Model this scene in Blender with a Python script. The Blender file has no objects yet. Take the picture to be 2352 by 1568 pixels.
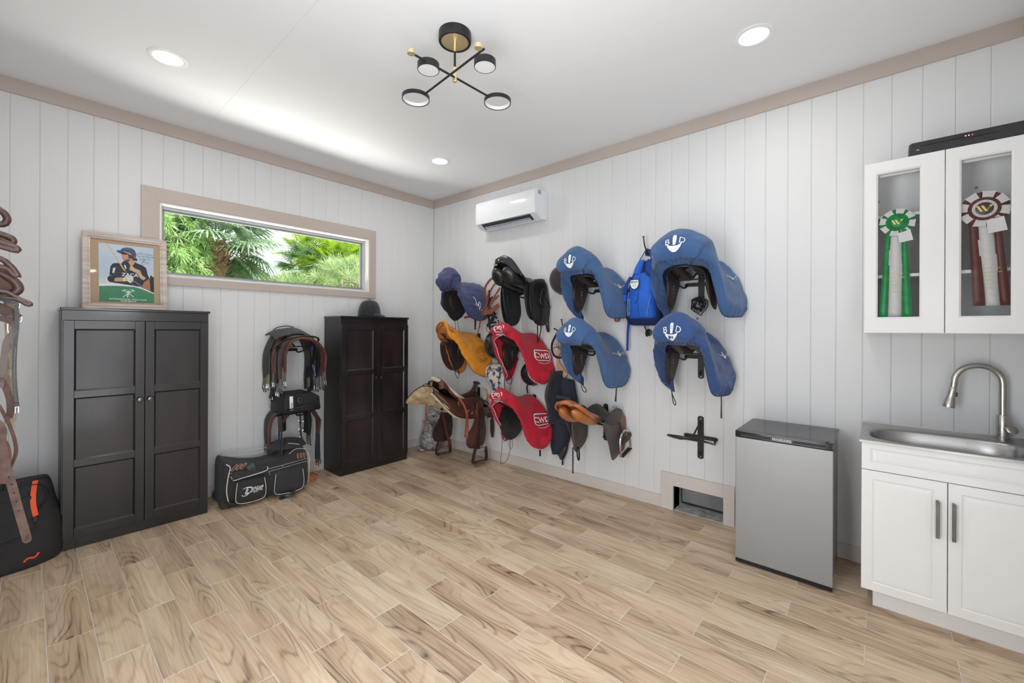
import bpy, bmesh, math, random
from mathutils import Vector, Matrix, noise
rnd = random.Random(7)
PI = math.pi
SC = bpy.context.scene
COL = SC.collection
# ---------------------------------------------------------------- camera
TH, RO = 0.7181, -0.0048
_F = Vector((math.cos(TH), math.sin(TH), 0)); _R = Vector((math.sin(TH), -math.cos(TH), 0)); _U = Vector((0, 0, 1))
_R2 = _R*math.cos(RO) - _U*math.sin(RO); _U2 = _U*math.cos(RO) + _R*math.sin(RO)
cam = bpy.data.cameras.new('camera'); camo = bpy.data.objects.new('camera', cam); COL.objects.link(camo)
cam.sensor_width = 36.0; cam.lens = 972.22/2352*36.0
cam.shift_y = -(784-757.75)/2352; cam.clip_start = 0.02
m4 = Matrix((_R2, _U2, -_F)).transposed().to_4x4(); m4.translation = Vector((-3.3794, -4.279, 1.42))
camo.matrix_world = m4; SC.camera = camo
# ---------------------------------------------------------------- light and exposure
SC.view_settings.view_transform = 'Standard'; SC.view_settings.look = 'None'
SC.view_settings.gamma = 1.0; SC.view_settings.use_curve_mapping = False
SC.view_settings.exposure = -0.12
SC.cycles.max_bounces = 10; SC.cycles.diffuse_bounces = 6; SC.cycles.glossy_bounces = 4
SC.cycles.transparent_max_bounces = 12; SC.cycles.caustics_reflective = False; SC.cycles.caustics_refractive = False
SC.cycles.sample_clamp_indirect = 4.0
wd = bpy.data.worlds.new('sky'); SC.world = wd; wd.use_nodes = True
bg = wd.node_tree.nodes['Background']; bg.inputs['Color'].default_value = (0.90, 0.96, 1.0, 1); bg.inputs['Strength'].default_value = 1.7
def light(name, kind, loc, power, color=(1, 1, 1), size=1, size_y=None, aim=None, spread=None, shape=None, angle=None):
    l = bpy.data.lights.new(name, kind); o = bpy.data.objects.new(name, l); COL.objects.link(o)
    l.energy = power; l.color = color; o.location = loc
    if kind == 'AREA':
        l.size = size; l.shape = shape or ('RECTANGLE' if size_y else 'SQUARE')
        if size_y: l.size_y = size_y
        if spread: l.spread = spread
    if angle is not None: l.angle = angle
    if aim is not None: o.rotation_euler = Vector(aim).to_track_quat('-Z', 'Y').to_euler()
    return o
light('sun', 'SUN', (0, -5, 9), 12, (1, .96, .88), aim=(-.35, .62, -.70), angle=.012)
DL = [(-2.829, -1.044), (-.754, -3.742), (-.770, -1.064), (-2.83, -3.74)]
for x, y in DL:
    light('downlight_lamp', 'AREA', (x, y, 3.018), 5.0, (1, .97, .93), size=.13, shape='DISK', aim=(0, 0, -1))
light('added_front_fill', 'AREA', (-2.9, -4.80, 1.0), 39, (.90, .95, 1), size=1.5, size_y=1.9, aim=(.2, 1, -.03))  # added soft fill inside the front wall, no daylight enters there
light('added_side_fill', 'AREA', (-3.70, -3.15, .95), 64, (.90, .95, 1), size=1.3, size_y=1.85, aim=(1, .25, -.04))  # added fill lamp against the back wall, which has no opening
light('bounce_flash', 'AREA', (-2.75, -3.55, 1.75), 15, (.96, .98, 1), size=.5, aim=(.32, .40, 1), spread=PI)
light('added_window_uplight', 'AREA', (-1.8, 1.3, .55), 270, (1, .99, .95), size=3.2, size_y=1.2, aim=(0, -.75, 1))  # added lamp outside, stands in for ground bounce through the window onto the ceiling
# ---------------------------------------------------------------- materials
MATS = {}
def mat(name, col, rough=.5, metal=0.0, col2=None, vscale=4.0, vstretch=(1, 1, 1), vdetail=4, vcon=(.35, .65), bump=0.0, bscale=60, bstretch=(1, 1, 1),
        spec=.5, coat=0.0, sheen=0.0, emit=None, estr=0.0, alpha=None, trans=0.0, ior=1.45, sss=0, rvar=0.0, coord='Object', weave=0):
    if name in MATS: return MATS[name]
    m = bpy.data.materials.new(name); m.use_nodes = True; nt = m.node_tree; N = nt.nodes; Lk = nt.links
    b = N['Principled BSDF']; b.inputs['Base Color'].default_value = (*col, 1); b.inputs['Roughness'].default_value = rough
    b.inputs['Metallic'].default_value = metal; b.inputs['Specular IOR Level'].default_value = spec; b.inputs['Coat Weight'].default_value = coat
    b.inputs['Coat Roughness'].default_value = .12
    b.inputs['Sheen Weight'].default_value = sheen; b.inputs['Transmission Weight'].default_value = trans; b.inputs['IOR'].default_value = ior
    if alpha is not None: b.inputs['Alpha'].default_value = alpha
    if emit: b.inputs['Emission Color'].default_value = (*emit, 1); b.inputs['Emission Strength'].default_value = estr
    tc = N.new('ShaderNodeTexCoord')
    def nz(scale, stretch, det):
        mp = N.new('ShaderNodeMapping'); mp.inputs['Scale'].default_value = stretch; Lk.new(tc.outputs[coord], mp.inputs['Vector'])
        t = N.new('ShaderNodeTexNoise'); t.inputs['Scale'].default_value = scale; t.inputs['Detail'].default_value = det
        Lk.new(mp.outputs[0], t.inputs['Vector']); return t
    if col2:
        t = nz(vscale, vstretch, vdetail); cr = N.new('ShaderNodeValToRGB')
        cr.color_ramp.elements[0].position = vcon[0]; cr.color_ramp.elements[1].position = vcon[1]
        cr.color_ramp.elements[0].color = (*col, 1); cr.color_ramp.elements[1].color = (*col2, 1)
        Lk.new(t.outputs['Fac'], cr.inputs[0]); Lk.new(cr.outputs[0], b.inputs['Base Color'])
    if rvar:
        t = nz(vscale*1.7, (1, 1, 1), 3); mr = N.new('ShaderNodeMapRange'); mr.inputs['To Min'].default_value = max(0.03, rough-rvar); mr.inputs['To Max'].default_value = rough+rvar
        Lk.new(t.outputs['Fac'], mr.inputs['Value']); Lk.new(mr.outputs[0], b.inputs['Roughness'])
    if bump:
        t = nz(bscale, bstretch, 3); bp = N.new('ShaderNodeBump'); bp.inputs['Strength'].default_value = bump; bp.inputs['Distance'].default_value = .01
        Lk.new(t.outputs['Fac'], bp.inputs['Height']); Lk.new(bp.outputs[0], b.inputs['Normal'])
    MATS[name] = m; return m
def srgb(r, g, b):
    f = lambda c: (c/255/12.92 if c/255 <= .04045 else ((c/255+.055)/1.055)**2.4)
    return (f(r), f(g), f(b))
# ---------------------------------------------------------------- mesh building
ORG = {}
class MB:
    def __init__(s, xf=None): s.v = []; s.f = []; s.xf = xf
    def pt(s, p):
        p = Vector(p); s.v.append(Vector(s.xf(*p)) if s.xf else p); return len(s.v)-1
    def face(s, *i): s.f.append(tuple(i))
    def box(s, a, b):
        a = Vector(a); b = Vector(b); k = [s.pt((x, y, z)) for z in (a.z, b.z) for y in (a.y, b.y) for x in (a.x, b.x)]
        for q in ((0, 2, 3, 1), (4, 5, 7, 6), (0, 1, 5, 4), (2, 6, 7, 3), (0, 4, 6, 2), (1, 3, 7, 5)): s.face(*[k[j] for j in q])
        return s
    def obox(s, c, ax, ay, az):   # oriented box: centre and three half vectors
        c = Vector(c); ax = Vector(ax); ay = Vector(ay); az = Vector(az)
        k = [s.pt(c+ax*i+ay*j+az*l) for l in (-1, 1) for j in (-1, 1) for i in (-1, 1)]
        for q in ((0, 2, 3, 1), (4, 5, 7, 6), (0, 1, 5, 4), (2, 6, 7, 3), (0, 4, 6, 2), (1, 3, 7, 5)): s.face(*[k[j] for j in q])
        return s
    def grid(s, rows, closed=False, caps=False):
        n = len(rows[0]); idx = [[s.pt(p) for p in r] for r in rows]
        for i in range(len(rows)-1):
            for j in range(n if closed else n-1):
                j2 = (j+1) % n; s.face(idx[i][j], idx[i][j2], idx[i+1][j2], idx[i+1][j])
        if caps: s.f.append(tuple(reversed(idx[0]))); s.f.append(tuple(idx[-1]))
        return s
    def tube(s, path, r, n=8, closed=False, caps=True, flat=1.0, up=None):
        P = [Vector(p) for p in path]; m = len(P); rows = []; prev = None
        for i in range(m):
            if closed: t = P[(i+1) % m]-P[i-1]
            else: t = P[min(i+1, m-1)]-P[max(i-1, 0)]
            if t.length < 1e-9: t = Vector((0, 0, 1))
            t.normalize()
            if up is not None: a = Vector(up)-t*Vector(up).dot(t)
            elif prev is None: a = (Vector((0, 0, 1)) if abs(t.z) < .9 else Vector((1, 0, 0))); a = a-t*a.dot(t)
            else: a = prev-t*prev.dot(t)
            if a.length < 1e-6: a = Vector((1, 0, 0))-t*t.x
            if a.length < 1e-6: a = Vector((0, 1, 0))-t*t.y
            a.normalize(); prev = a; b = t.cross(a)
            rr = r[i] if isinstance(r, (list, tuple)) else r
            rows.append([P[i]+a*math.cos(k*2*PI/n)*rr*flat+b*math.sin(k*2*PI/n)*rr for k in range(n)])
        if closed: rows.append(rows[0])
        return s.grid(rows, True, caps and not closed)
    def strap(s, path, w, t, nrm=None):   # flat band along path: width w across, thickness t along nrm
        P = [Vector(p) for p in path]; rows = []
        for i in range(len(P)):
            d = (P[min(i+1, len(P)-1)]-P[max(i-1, 0)]).normalized()
            nn = nrm[i] if isinstance(nrm, list) else nrm
            n_ = Vector(nn if nn is not None else (0, -1, 0)); n_ = n_-d*n_.dot(d)
            if n_.length < 1e-6: n_ = Vector((1, 0, 0))-d*d.x
            n_.normalize(); b = d.cross(n_); ww = (w[i] if isinstance(w, (list, tuple)) else w)/2
            rows.append([P[i]+b*ww+n_*t/2, P[i]-b*ww+n_*t/2, P[i]-b*ww-n_*t/2, P[i]+b*ww-n_*t/2])
        return s.grid(rows, True, True)
    def lathe(s, prof, c, n=24, axis=(0, 0, 1), sx=1.0, sy=1.0):   # prof: (radius, height)
        c = Vector(c); az = Vector(axis).normalized(); ax = (Vector((1, 0, 0)) if abs(az.x) < .9 else Vector((0, 1, 0))); ax = (ax-az*ax.dot(az)).normalized(); ay = az.cross(ax)
        rows = [[c+az*h+(ax*math.cos(k*2*PI/n)*sx+ay*math.sin(k*2*PI/n)*sy)*max(r, 1e-5) for k in range(n)] for r, h in prof]
        return s.grid(rows, True, Vector(prof[0]+(0,) if len(prof[0]) == 2 else prof[0]) != Vector(prof[-1]+(0,)))
    def ball(s, c, r, n=12, m=8):
        if not isinstance(r, (tuple, list)): r = (r, r, r)
        c = Vector(c); rows = []
        for i in range(m+1):
            a = PI*i/m; rows.append([c+Vector((math.sin(a)*math.cos(k*2*PI/n)*r[0]+1e-6*math.cos(k), math.sin(a)*math.sin(k*2*PI/n)*r[1], math.cos(a)*r[2])) for k in range(n)])
        return s.grid(rows, True)
    def poly(s, pts, thick=None):   # planar polygon, optional extrusion vector
        a = [s.pt(p) for p in pts]; s.face(*a)
        if thick is not None:
            t = Vector(thick); b = [s.pt(Vector(p)+t) for p in pts]; s.face(*reversed(b)); n = len(pts)
            for i in range(n): j = (i+1) % n; s.face(a[i], b[i], b[j], a[j])
        return s
    def obj(s, name, m, parent=None, smooth=None, bev=0.0, solid=0.0, sub=0, label=None, kind=None, seg=2, off=0.0):
        me = bpy.data.meshes.new(name); o = Vector(ORG.get(parent.name, (0, 0, 0))) if parent else Vector((0, 0, 0))
        me.from_pydata([tuple(p-o) for p in s.v], [], s.f); me.validate()
        bm = bmesh.new(); bm.from_mesh(me); bmesh.ops.recalc_face_normals(bm, faces=bm.faces)
        if bev: 
            ed = [e for e in bm.edges if len(e.link_faces) == 2 and e.calc_face_angle(0) > .5]
            bmesh.ops.bevel(bm, geom=ed, offset=bev, segments=seg, affect='EDGES', profile=.7, clamp_overlap=True)
        bm.to_mesh(me); bm.free()
        if m is not None:
            me.materials.append(m)
        ang = smooth if smooth is not None else (35 if not bev else 0)
        if ang:
            me.polygons.foreach_set('use_smooth', [True]*len(me.polygons)); me.set_sharp_from_angle(angle=math.radians(ang))
        ob = bpy.data.objects.new(name, me); COL.objects.link(ob)
        if parent: ob.parent = parent; ORG[ob.name] = tuple(o)
        if solid: md = ob.modifiers.new('solid', 'SOLIDIFY'); md.thickness = solid; md.offset = off
        if sub: md = ob.modifiers.new('sub', 'SUBSURF'); md.levels = sub; md.render_levels = sub
        if label: ob['label'] = label
        if kind: ob['kind'] = kind
        return ob
def tag(o, label, cat, group=None, kind=None):
    if label: o['label'] = label
    if cat: o['category'] = cat
    if group: o['group'] = group
    if kind: o['kind'] = kind
    return o
def thing(name, loc, label, cat, group=None):
    o = bpy.data.objects.new(name, None); COL.objects.link(o); o.location = loc; o.empty_display_size = .05
    ORG[o.name] = tuple(loc); return tag(o, label, cat, group)
def copy_tree(o, parent=None):
    c = o.copy(); COL.objects.link(c); c.parent = parent
    if o.name in ORG: ORG[c.name] = ORG[o.name]
    for ch in [x for x in KIDS(o)]: copy_tree(ch, c)
    return c
def KIDS(o): return [x for x in bpy.data.objects if x.parent == o]
def cr(P, t):   # catmull-rom through P at t in 0..1
    n = len(P)-1; x = min(max(t, 0), 1)*n; i = min(int(x), n-1); u = x-i
    g = lambda k: Vector(P[min(max(k, 0), n)])
    p0, p1, p2, p3 = g(i-1), g(i), g(i+1), g(i+2)
    if i == 0: p0 = p1*2-p2
    if i == n-1: p3 = p2*2-p1
    return .5*((2*p1)+(p2-p0)*u+(2*p0-5*p1+4*p2-p3)*u*u+(3*p1-p0-3*p2+p3)*u*u*u)
def curve(P, n=16): return [cr(P, i/(n-1)) for i in range(n)]
def closed_curve(P, n=24):
    Q = [Vector(p) for p in P]; k = len(Q); out = []
    for i in range(n):
        x = i/n*k; a = int(x); u = x-a; p0, p1, p2, p3 = Q[(a-1) % k], Q[a % k], Q[(a+1) % k], Q[(a+2) % k]
        out.append(.5*((2*p1)+(p2-p0)*u+(2*p0-5*p1+4*p2-p3)*u*u+(3*p1-p0-3*p2+p3)*u*u*u))
    return out
_tc = {}
def text2d(txt, size=1.0, shear=0.0, spacing=1.0, bold=0.0):   # centred letters: (verts2d, faces)
    key = (txt, shear, spacing, bold)
    if key not in _tc:
        cu = bpy.data.curves.new('t', 'FONT'); cu.body = txt; cu.align_x = 'CENTER'; cu.align_y = 'CENTER'; cu.size = 1; cu.shear = shear; cu.space_character = spacing
        cu.resolution_u = 3; cu.offset = bold
        o = bpy.data.objects.new('t', cu); COL.objects.link(o); bpy.context.view_layer.update()
        me = bpy.data.meshes.new_from_object(o.evaluated_get(bpy.context.evaluated_depsgraph_get()))
        _tc[key] = ([(v.co.x, v.co.y) for v in me.vertices], [tuple(p.vertices) for p in me.polygons])
        bpy.data.objects.remove(o); bpy.data.meshes.remove(me); bpy.data.curves.remove(cu)
    v, f = _tc[key]; return [(x*size, y*size) for x, y in v], f
def text_flat(mb, txt, size, c, ax, ay, **k):   # letters laid on a plane
    v, f = text2d(txt, size, **k); c = Vector(c); ax = Vector(ax).normalized(); ay = Vector(ay).normalized(); b = len(mb.v)
    for x, y in v: mb.pt(c+ax*x+ay*y)
    for q in f: mb.face(*[b+i for i in q])
    return mb
# ================================================================= structure
H = 3.044; XW, YF = -3.74, -4.84     # ceiling height, wall behind the bridles, wall beside the sink
WHITE = mat('wall_paint', (.70, .705, .71), .55, col2=(.675, .68, .685), vscale=2.2, vstretch=(1, 1, .3), bump=.12, bscale=35, bstretch=(1, 1, .12), rvar=.1)
WBACK = mat('wall_groove_paint', (.64, .635, .63), .7, col2=(.62, .615, .61), bump=.05)
TAUPE = mat('taupe_trim_paint', srgb(190, 179, 171), .45, col2=srgb(184, 172, 164), vscale=1.5, bump=.1, bscale=30, bstretch=(.15, .15, 1))
PALE = mat('pale_trim_paint', srgb(208, 202, 197), .5, col2=srgb(202, 195, 189), vscale=2, bump=.08, bscale=30)
CEIL = mat('ceiling_paint', (.80, .81, .82), .7, col2=(.785, .795, .805), vscale=1.2, bump=.06, bscale=25)
GROUT = mat('grout', srgb(222, 212, 202), .9, col2=srgb(206, 194, 182), vscale=9, bump=.3, bscale=200)
def wood_tile():
    m = bpy.data.materials.new('wood_look_tile'); m.use_nodes = True; nt = m.node_tree; N = nt.nodes; L = nt.links; b = N['Principled BSDF']
    tc = N.new('ShaderNodeTexCoord'); oi = N.new('ShaderNodeObjectInfo')
    def vm(op, a, b_, x=None):
        n = N.new('ShaderNodeVectorMath'); n.operation = op
        for k, s_ in ((0, a), (1, b_)):
            if s_ is None: continue
            if isinstance(s_, tuple): n.inputs[k].default_value = s_
            else: L.new(s_, n.inputs[k])
        return n.outputs[0]
    def mt(op, a, b_=None, c=None):
        n = N.new('ShaderNodeMath'); n.operation = op
        for k, s_ in ((0, a), (1, b_), (2, c)):
            if s_ is None: continue
            if isinstance(s_, (int, float)): n.inputs[k].default_value = s_
            else: L.new(s_, n.inputs[k])
        return n.outputs[0]
    def noi(v, sc, det, w=None, dist=0):
        n = N.new('ShaderNodeTexNoise'); n.noise_dimensions = '4D' if w is not None else '3D'
        n.inputs['Scale'].default_value = sc; n.inputs['Detail'].default_value = det; n.inputs['Distortion'].default_value = dist
        L.new(v, n.inputs['Vector'])
        if w is not None: L.new(w, n.inputs['W'])
        return n.outputs['Fac']
    w = mt('MULTIPLY', oi.outputs['Random'], 97.0)
    p1 = vm('MULTIPLY', tc.outputs['Object'], (6.5, 1.25, 1.0))
    big = noi(p1, 1.0, 1.2, w, .25)
    p2 = vm('MULTIPLY', tc.outputs['Object'], (110, 3.2, 1.0)); fine = noi(p2, 1.0, 4, w)
    p3 = vm('MULTIPLY', tc.outputs['Object'], (16, 1.6, 1.0)); mid = noi(p3, 1.0, 3, w)
    rings = mt('SINE', mt('ADD', mt('MULTIPLY', big, 105.0), mt('MULTIPLY', fine, 1.6)))
    rings = mt('POWER', mt('MULTIPLY', mt('ADD', rings, 1.0), .5), 4.5)      # thin dark growth lines
    amp = noi(vm('MULTIPLY', tc.outputs['Object'], (4, 1.5, 1)), 1.6, 1, mt('ADD', w, 5.0))
    amp = mt('MULTIPLY', mt('SUBTRACT', amp, .28), 1.5)
    tone = mt('ADD', mt('MULTIPLY', mid, .46), mt('MULTIPLY', big, .46))
    f = mt('ADD', mt('ADD', mt('ADD', mt('MULTIPLY', tone, .95), .06), mt('MULTIPLY', mt('MULTIPLY', rings, amp), .33)), mt('MULTIPLY', fine, .42))
    f = mt('ADD', f, mt('MULTIPLY', mt('SUBTRACT', oi.outputs['Random'], .5), .10))
    cr_ = N.new('ShaderNodeValToRGB'); e = cr_.color_ramp; e.elements[0].position = .46; e.elements[0].color = (*srgb(228, 205, 174), 1)
    e.elements[1].position = 1.18; e.elements[1].color = (*srgb(108, 82, 62), 1)
    for p, c in ((.66, (208, 182, 150)), (.82, (184, 156, 126)), (.98, (142, 115, 90))):
        k = e.elements.new(p); k.color = (*srgb(*c), 1)
    L.new(f, cr_.inputs[0])
    hs = N.new('ShaderNodeHueSaturation'); L.new(cr_.outputs[0], hs.inputs['Color'])
    L.new(mt('ADD', .74, mt('MULTIPLY', noi(p1, .5, 1, mt('ADD', w, 9.0)), .34)), hs.inputs['Saturation'])
    L.new(hs.outputs[0], b.inputs['Base Color'])
    b.inputs['Roughness'].default_value = .42; b.inputs['Specular IOR Level'].default_value = .4
    bp = N.new('ShaderNodeBump'); bp.inputs['Strength'].default_value = .12; bp.inputs['Distance'].default_value = .004
    L.new(fine, bp.inputs['Height']); L.new(bp.outputs[0], b.inputs['Normal']); return m
TILE = wood_tile()
# floor: a grout bed and one tile object per tile (152.5 x 608 mm in half bond)
floor = MB().box((XW, YF, -.06), (0, 0, -.0013)).obj('floor', GROUT, kind='structure')
def tile_mesh(w, l, g=.0018):
    mb = MB(); x, y = w/2-g, l/2-g; c = .0012
    rows = [[(-x, -y, -.003), (x, -y, -.003), (x, y, -.003), (-x, y, -.003)], [(-x, -y, -c), (x, -y, -c), (x, y, -c), (-x, y, -c)],
            [(-x+c, -y+c, 0), (x-c, -y+c, 0), (x-c, y-c, 0), (-x+c, y-c, 0)]]
    mb.grid(rows, True); mb.face(8, 9, 10, 11); me = bpy.data.meshes.new('tile'); me.from_pydata([tuple(v) for v in mb.v], [], mb.f); me.materials.append(TILE); return me
TW, TL = .1525, .6085; _tm = {}
k0 = -3
for k in range(k0, 23):
    x0 = -3.32+k*TW; x1 = min(x0+TW, -.001); x0c = max(x0, XW+.001)
    if x1-x0c < .02: continue
    ys = [-.88-TL*j + (TL/2 if k % 2 else 0) for j in range(-2, 9)]
    for a in ys:
        y1 = min(a+TL, -.001); y0 = max(a, YF+.001)
        if y1-y0 < .02: continue
        key = (round(x1-x0c, 3), round(y1-y0, 3))
        if key not in _tm: _tm[key] = tile_mesh(x1-x0c, y1-y0)
        o = bpy.data.objects.new('tile', _tm[key]); COL.objects.link(o); o.parent = floor; o.location = ((x0c+x1)/2, (y0+y1)/2, 0)
# ceiling of four sheets with faint joints
ceiling = MB().box((XW-.1, YF-.1, H+.012), (.1, .1, H+.1)).obj('ceiling', WBACK, kind='structure')
CX = [XW, -2.44, -1.22, 0]; CY = [YF, -2.42, 0]
for i in range(3):
    for j in range(2):
        MB().box((CX[i]+.0003, CY[j]+.0003, H), (CX[i+1]-.0003, CY[j+1]-.0003, H+.011)).obj('panel', CEIL, ceiling, bev=.0004, seg=1)
# walls of vertical boards
def board_mesh(w, h, name='board', g=.0006, ch=.0042, cd=.0027, dep=.006):   # local: width along x, height along z, face at y=0 looking -y
    mb = MB(); x = w/2
    prof = [(-x+g/2, dep), (-x+g/2, cd), (-x+g/2+ch, 0), (x-g/2-ch, 0), (x-g/2, cd), (x-g/2, dep)]
    mb.grid([[(a, b, z) for a, b in prof] for z in (0, h)], True, True)
    me = bpy.data.meshes.new(name); me.from_pydata([tuple(v) for v in mb.v], [], mb.f); me.materials.append(WHITE); return me
_bm = {}
def board(parent, a, b, z0, z1, side, wall):
    w = round(b-a, 4)
    if w < .012 or z1-z0 < .02: return
    key = (w, round(z1-z0, 3))
    if key not in _bm: _bm[key] = board_mesh(w, z1-z0)
    o = bpy.data.objects.new('board', _bm[key]); COL.objects.link(o); o.parent = parent
    c = (a+b)/2
    if side == 'y': o.location = (c, wall, z0); 
    elif side == 'x': o.location = (wall, c, z0); o.rotation_euler = (0, 0, -PI/2)
    elif side == 'w': o.location = (wall, c, z0); o.rotation_euler = (0, 0, PI/2)
    elif side == 'f': o.location = (c, wall, z0); o.rotation_euler = (0, 0, PI)
S = .1306
WX0, WX1, WZ0, WZ1 = -2.701, -.897, 1.831, 2.411       # window opening
wl = MB(); bk = .006
for a, b in (((XW-.1, bk, 0), (WX0, .12, H)), ((WX1, bk, 0), (.1, .12, H)), ((WX0, bk, 0), (WX1, .12, WZ0)), ((WX0, bk, WZ1), (WX1, .12, H))): wl.box(a, b)
wall_left = wl.obj('wall_left', WBACK, kind='structure')
gl = [0, -.0715]
while gl[-1] > XW: gl.append(gl[-1]-.1303)
gl[-1] = XW
for a, b in zip(gl[1:], gl[:-1]):
    if b <= WX0 or a >= WX1: board(wall_left, a, b, 0, H, 'y', 0)
    else:
        board(wall_left, a, b, WZ1 if (a >= WX0 and b <= WX1) else WZ1+.02, H, 'y', 0); board(wall_left, a, b, 0, WZ0 if (a >= WX0 and b <= WX1) else WZ0-.02, 'y', 0)
# right wall with the low niche
NY0, NY1, NZ1 = -3.406, -3.040, .194
wr_ = MB()
for a, b in (((bk, YF-.1, 0), (.12, NY0, H)), ((bk, NY1, 0), (.12, .1, H)), ((bk, NY0, NZ1), (.12, NY1, H))): wr_.box(a, b)
wall_right = wr_.obj('wall_right', WBACK, kind='structure')
gr = [0, -.1229]
while gr[-1] > YF: gr.append(gr[-1]-.1312)
gr[-1] = YF
for a, b in zip(gr[1:], gr[:-1]):
    zz = .24 if (b > NY0 and a < NY1) else 0
    board(wall_right, a, b, zz, H, 'x', 0)
# walls out of view: beside the sink and behind the bridles, with a closed doorway behind the added front fill lamp
wf = MB()
for a, b in (((XW-.1, YF-.12, 0), (-3.66, YF-.006, H)), ((-2.14, YF-.12, 0), (.1, YF-.006, H)), ((-3.66, YF-.12, 2.36), (-2.14, YF-.006, H))): wf.box(a, b)
wall_front = wf.obj('wall_front', WBACK, kind='structure')
g = [0]
while g[-1] > -2.14: g.append(max(g[-1]-.1312, -2.14))
for a, b in zip(g[1:], g[:-1]): board(wall_front, a, b, 0, H, 'f', YF)
g = [-2.14]
while g[-1] > XW: g.append(max(g[-1]-.1312, XW))
for a, b in zip(g[1:], g[:-1]): board(wall_front, a, b, 2.36, H, 'f', YF)
wall_back = MB().box((XW-.12, YF-.1, 0), (XW-.006, .1, H)).obj('wall_back', WBACK, kind='structure')
g = [0]
while g[-1] > YF: g.append(max(g[-1]-.1306, YF))
for a, b in zip(g[1:], g[:-1]): board(wall_back, a, b, 0, H, 'w', XW)
door_1 = MB().box((-3.66, YF-.10, 0), (-2.14, YF-.06, 2.36)).obj('door_1', mat('door_paint', (.6, .6, .6), .4, col2=(.57, .57, .57)), kind='structure')
# trim boards under the ceiling, baseboards
TZ = 2.948
MB().box((XW, -.018, TZ), (0, 0, H)).obj('trim_1', TAUPE, kind='structure', bev=.0015, seg=1)
MB().box((-.016, YF, TZ), (0, -.018, H)).obj('trim_2', TAUPE, kind='structure', bev=.0015, seg=1)
MB().box((-3.74, YF, TZ), (-.016, YF+.018, H)).obj('trim_3', TAUPE, kind='structure', bev=.0015, seg=1)
MB().box((XW, -.014, 0), (-.014, 0, .097)).obj('baseboard_left', PALE, kind='structure', bev=.002, seg=1)
MB().box((-.014, -2.942, 0), (0, 0, .097)).obj('baseboard_right', PALE, kind='structure', bev=.002, seg=1)
MB().box((-.014, YF, 0), (0, -3.485, .095)).obj('baseboard_front', PALE, kind='structure', bev=.002, seg=1)
# window: casing, white jamb, grey vinyl sash, pane
win = thing('window_1', (-1.8, 0, 2.12), None, None); win['kind'] = 'structure'
o_ = [(-2.811, 1.765), (-.820, 1.765), (-.820, 2.518), (-2.811, 2.518)]; i_ = [(WX0, WZ0), (WX1, WZ0), (WX1, WZ1), (WX0, WZ1)]
for k in range(4):   # mitred casing boards
    j = (k+1) % 4; MB().poly([(x, -.018, z) for x, z in (o_[k], o_[j], i_[j], i_[k])], (0, .018, 0)).obj('casing', TAUPE, win, bev=.0012, seg=1)
JW = mat('white_jamb_paint', (.82, .80, .77), .4, col2=(.80, .78, .75))
jb = MB(); t = .012
jb.box((WX0, -.012, WZ1-t), (WX1, .14, WZ1)).box((WX0, -.012, WZ0), (WX1, .14, WZ0+t)).box((WX0, -.012, WZ0+t), (WX0+t, .14, WZ1-t)).box((WX1-t, -.012, WZ0+t), (WX1, .14, WZ1-t))
jb.obj('jamb', JW, win, bev=.001, seg=1)
VG = mat('grey_vinyl', srgb(196, 200, 202), .35, col2=srgb(188, 192, 195))
def sash(y0, y1, i0, i1, z0, z1, name, m_):
    s_ = MB(); x0, x1 = WX0+t+i0, WX1-t-i0; w = i1-i0; a, b = WZ0+t+z0, WZ1-t-z0
    s_.box((x0, y0, b-w), (x1, y1, b)).box((x0, y0, a), (x1, y1, a+w)).box((x0, y0, a+w), (x0+w, y1, b-w)).box((x1-w, y0, a+w), (x1, y1, b-w)); return s_.obj(name, m_, win, bev=.002, seg=1)
sash(.070, .13, 0, .022, 0, 1, 'sash', VG) if False else None
sash(.075, .135, 0.0, .020, 0.0, 0, 'sash', VG); sash(.092, .125, .020, .034, .020, 0, 'glazing_bead', mat('sash_bead', srgb(150, 153, 155), .4, col2=srgb(140, 143, 146)))
GL = bpy.data.materials.new('window_glass'); GL.use_nodes = True; nt = GL.node_tree
nt.nodes.remove(nt.nodes['Principled BSDF']); tr = nt.nodes.new('ShaderNodeBsdfTransparent'); gs = nt.nodes.new('ShaderNodeBsdfGlossy'); gs.inputs['Roughness'].default_value = .02
mx = nt.nodes.new('ShaderNodeMixShader'); lw = nt.nodes.new('ShaderNodeLayerWeight'); lw.inputs['Blend'].default_value = .12
nt.links.new(lw.outputs['Fresnel'], mx.inputs[0]); nt.links.new(tr.outputs[0], mx.inputs[1]); nt.links.new(gs.outputs[0], mx.inputs[2]); nt.links.new(mx.outputs[0], nt.nodes['Material Output'].inputs[0])
MB().box((WX0+.04, .105, WZ0+.04), (WX1-.04, .109, WZ1-.04)).obj('pane', GL, win)
# niche: painted surround, concrete lined recess, metal flap
nc = thing('trim_4', (0, -3.22, 0), None, None); nc['kind'] = 'structure'
for a, b in (((-.016, -2.942, 0), (0, NY1, .292)), ((-.016, -3.482, 0), (0, NY0, .292)), ((-.016, NY0, NZ1), (0, NY1, .292))):
    MB().box((a[0], min(a[1], b[1]), a[2]), (b[0], max(a[1], b[1]), b[2])).obj('casing', PALE, nc, bev=.0015, seg=1)
CONC = mat('rough_plaster', srgb(196, 197, 194), .9, col2=srgb(118, 118, 114), vscale=14, vdetail=8, vcon=(.42, .78), bump=.5, bscale=60)
ln = MB(); D = .17
ln.box((0, NY0-.012, -.01), (D, NY1+.012, .004)).box((0, NY0-.012, NZ1), (D, NY1+.012, NZ1+.012)).box((0, NY0-.012, 0), (D, NY0, NZ1)).box((0, NY1, 0), (D, NY1+.012, NZ1))
ln.obj('lining', CONC, nc)
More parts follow.
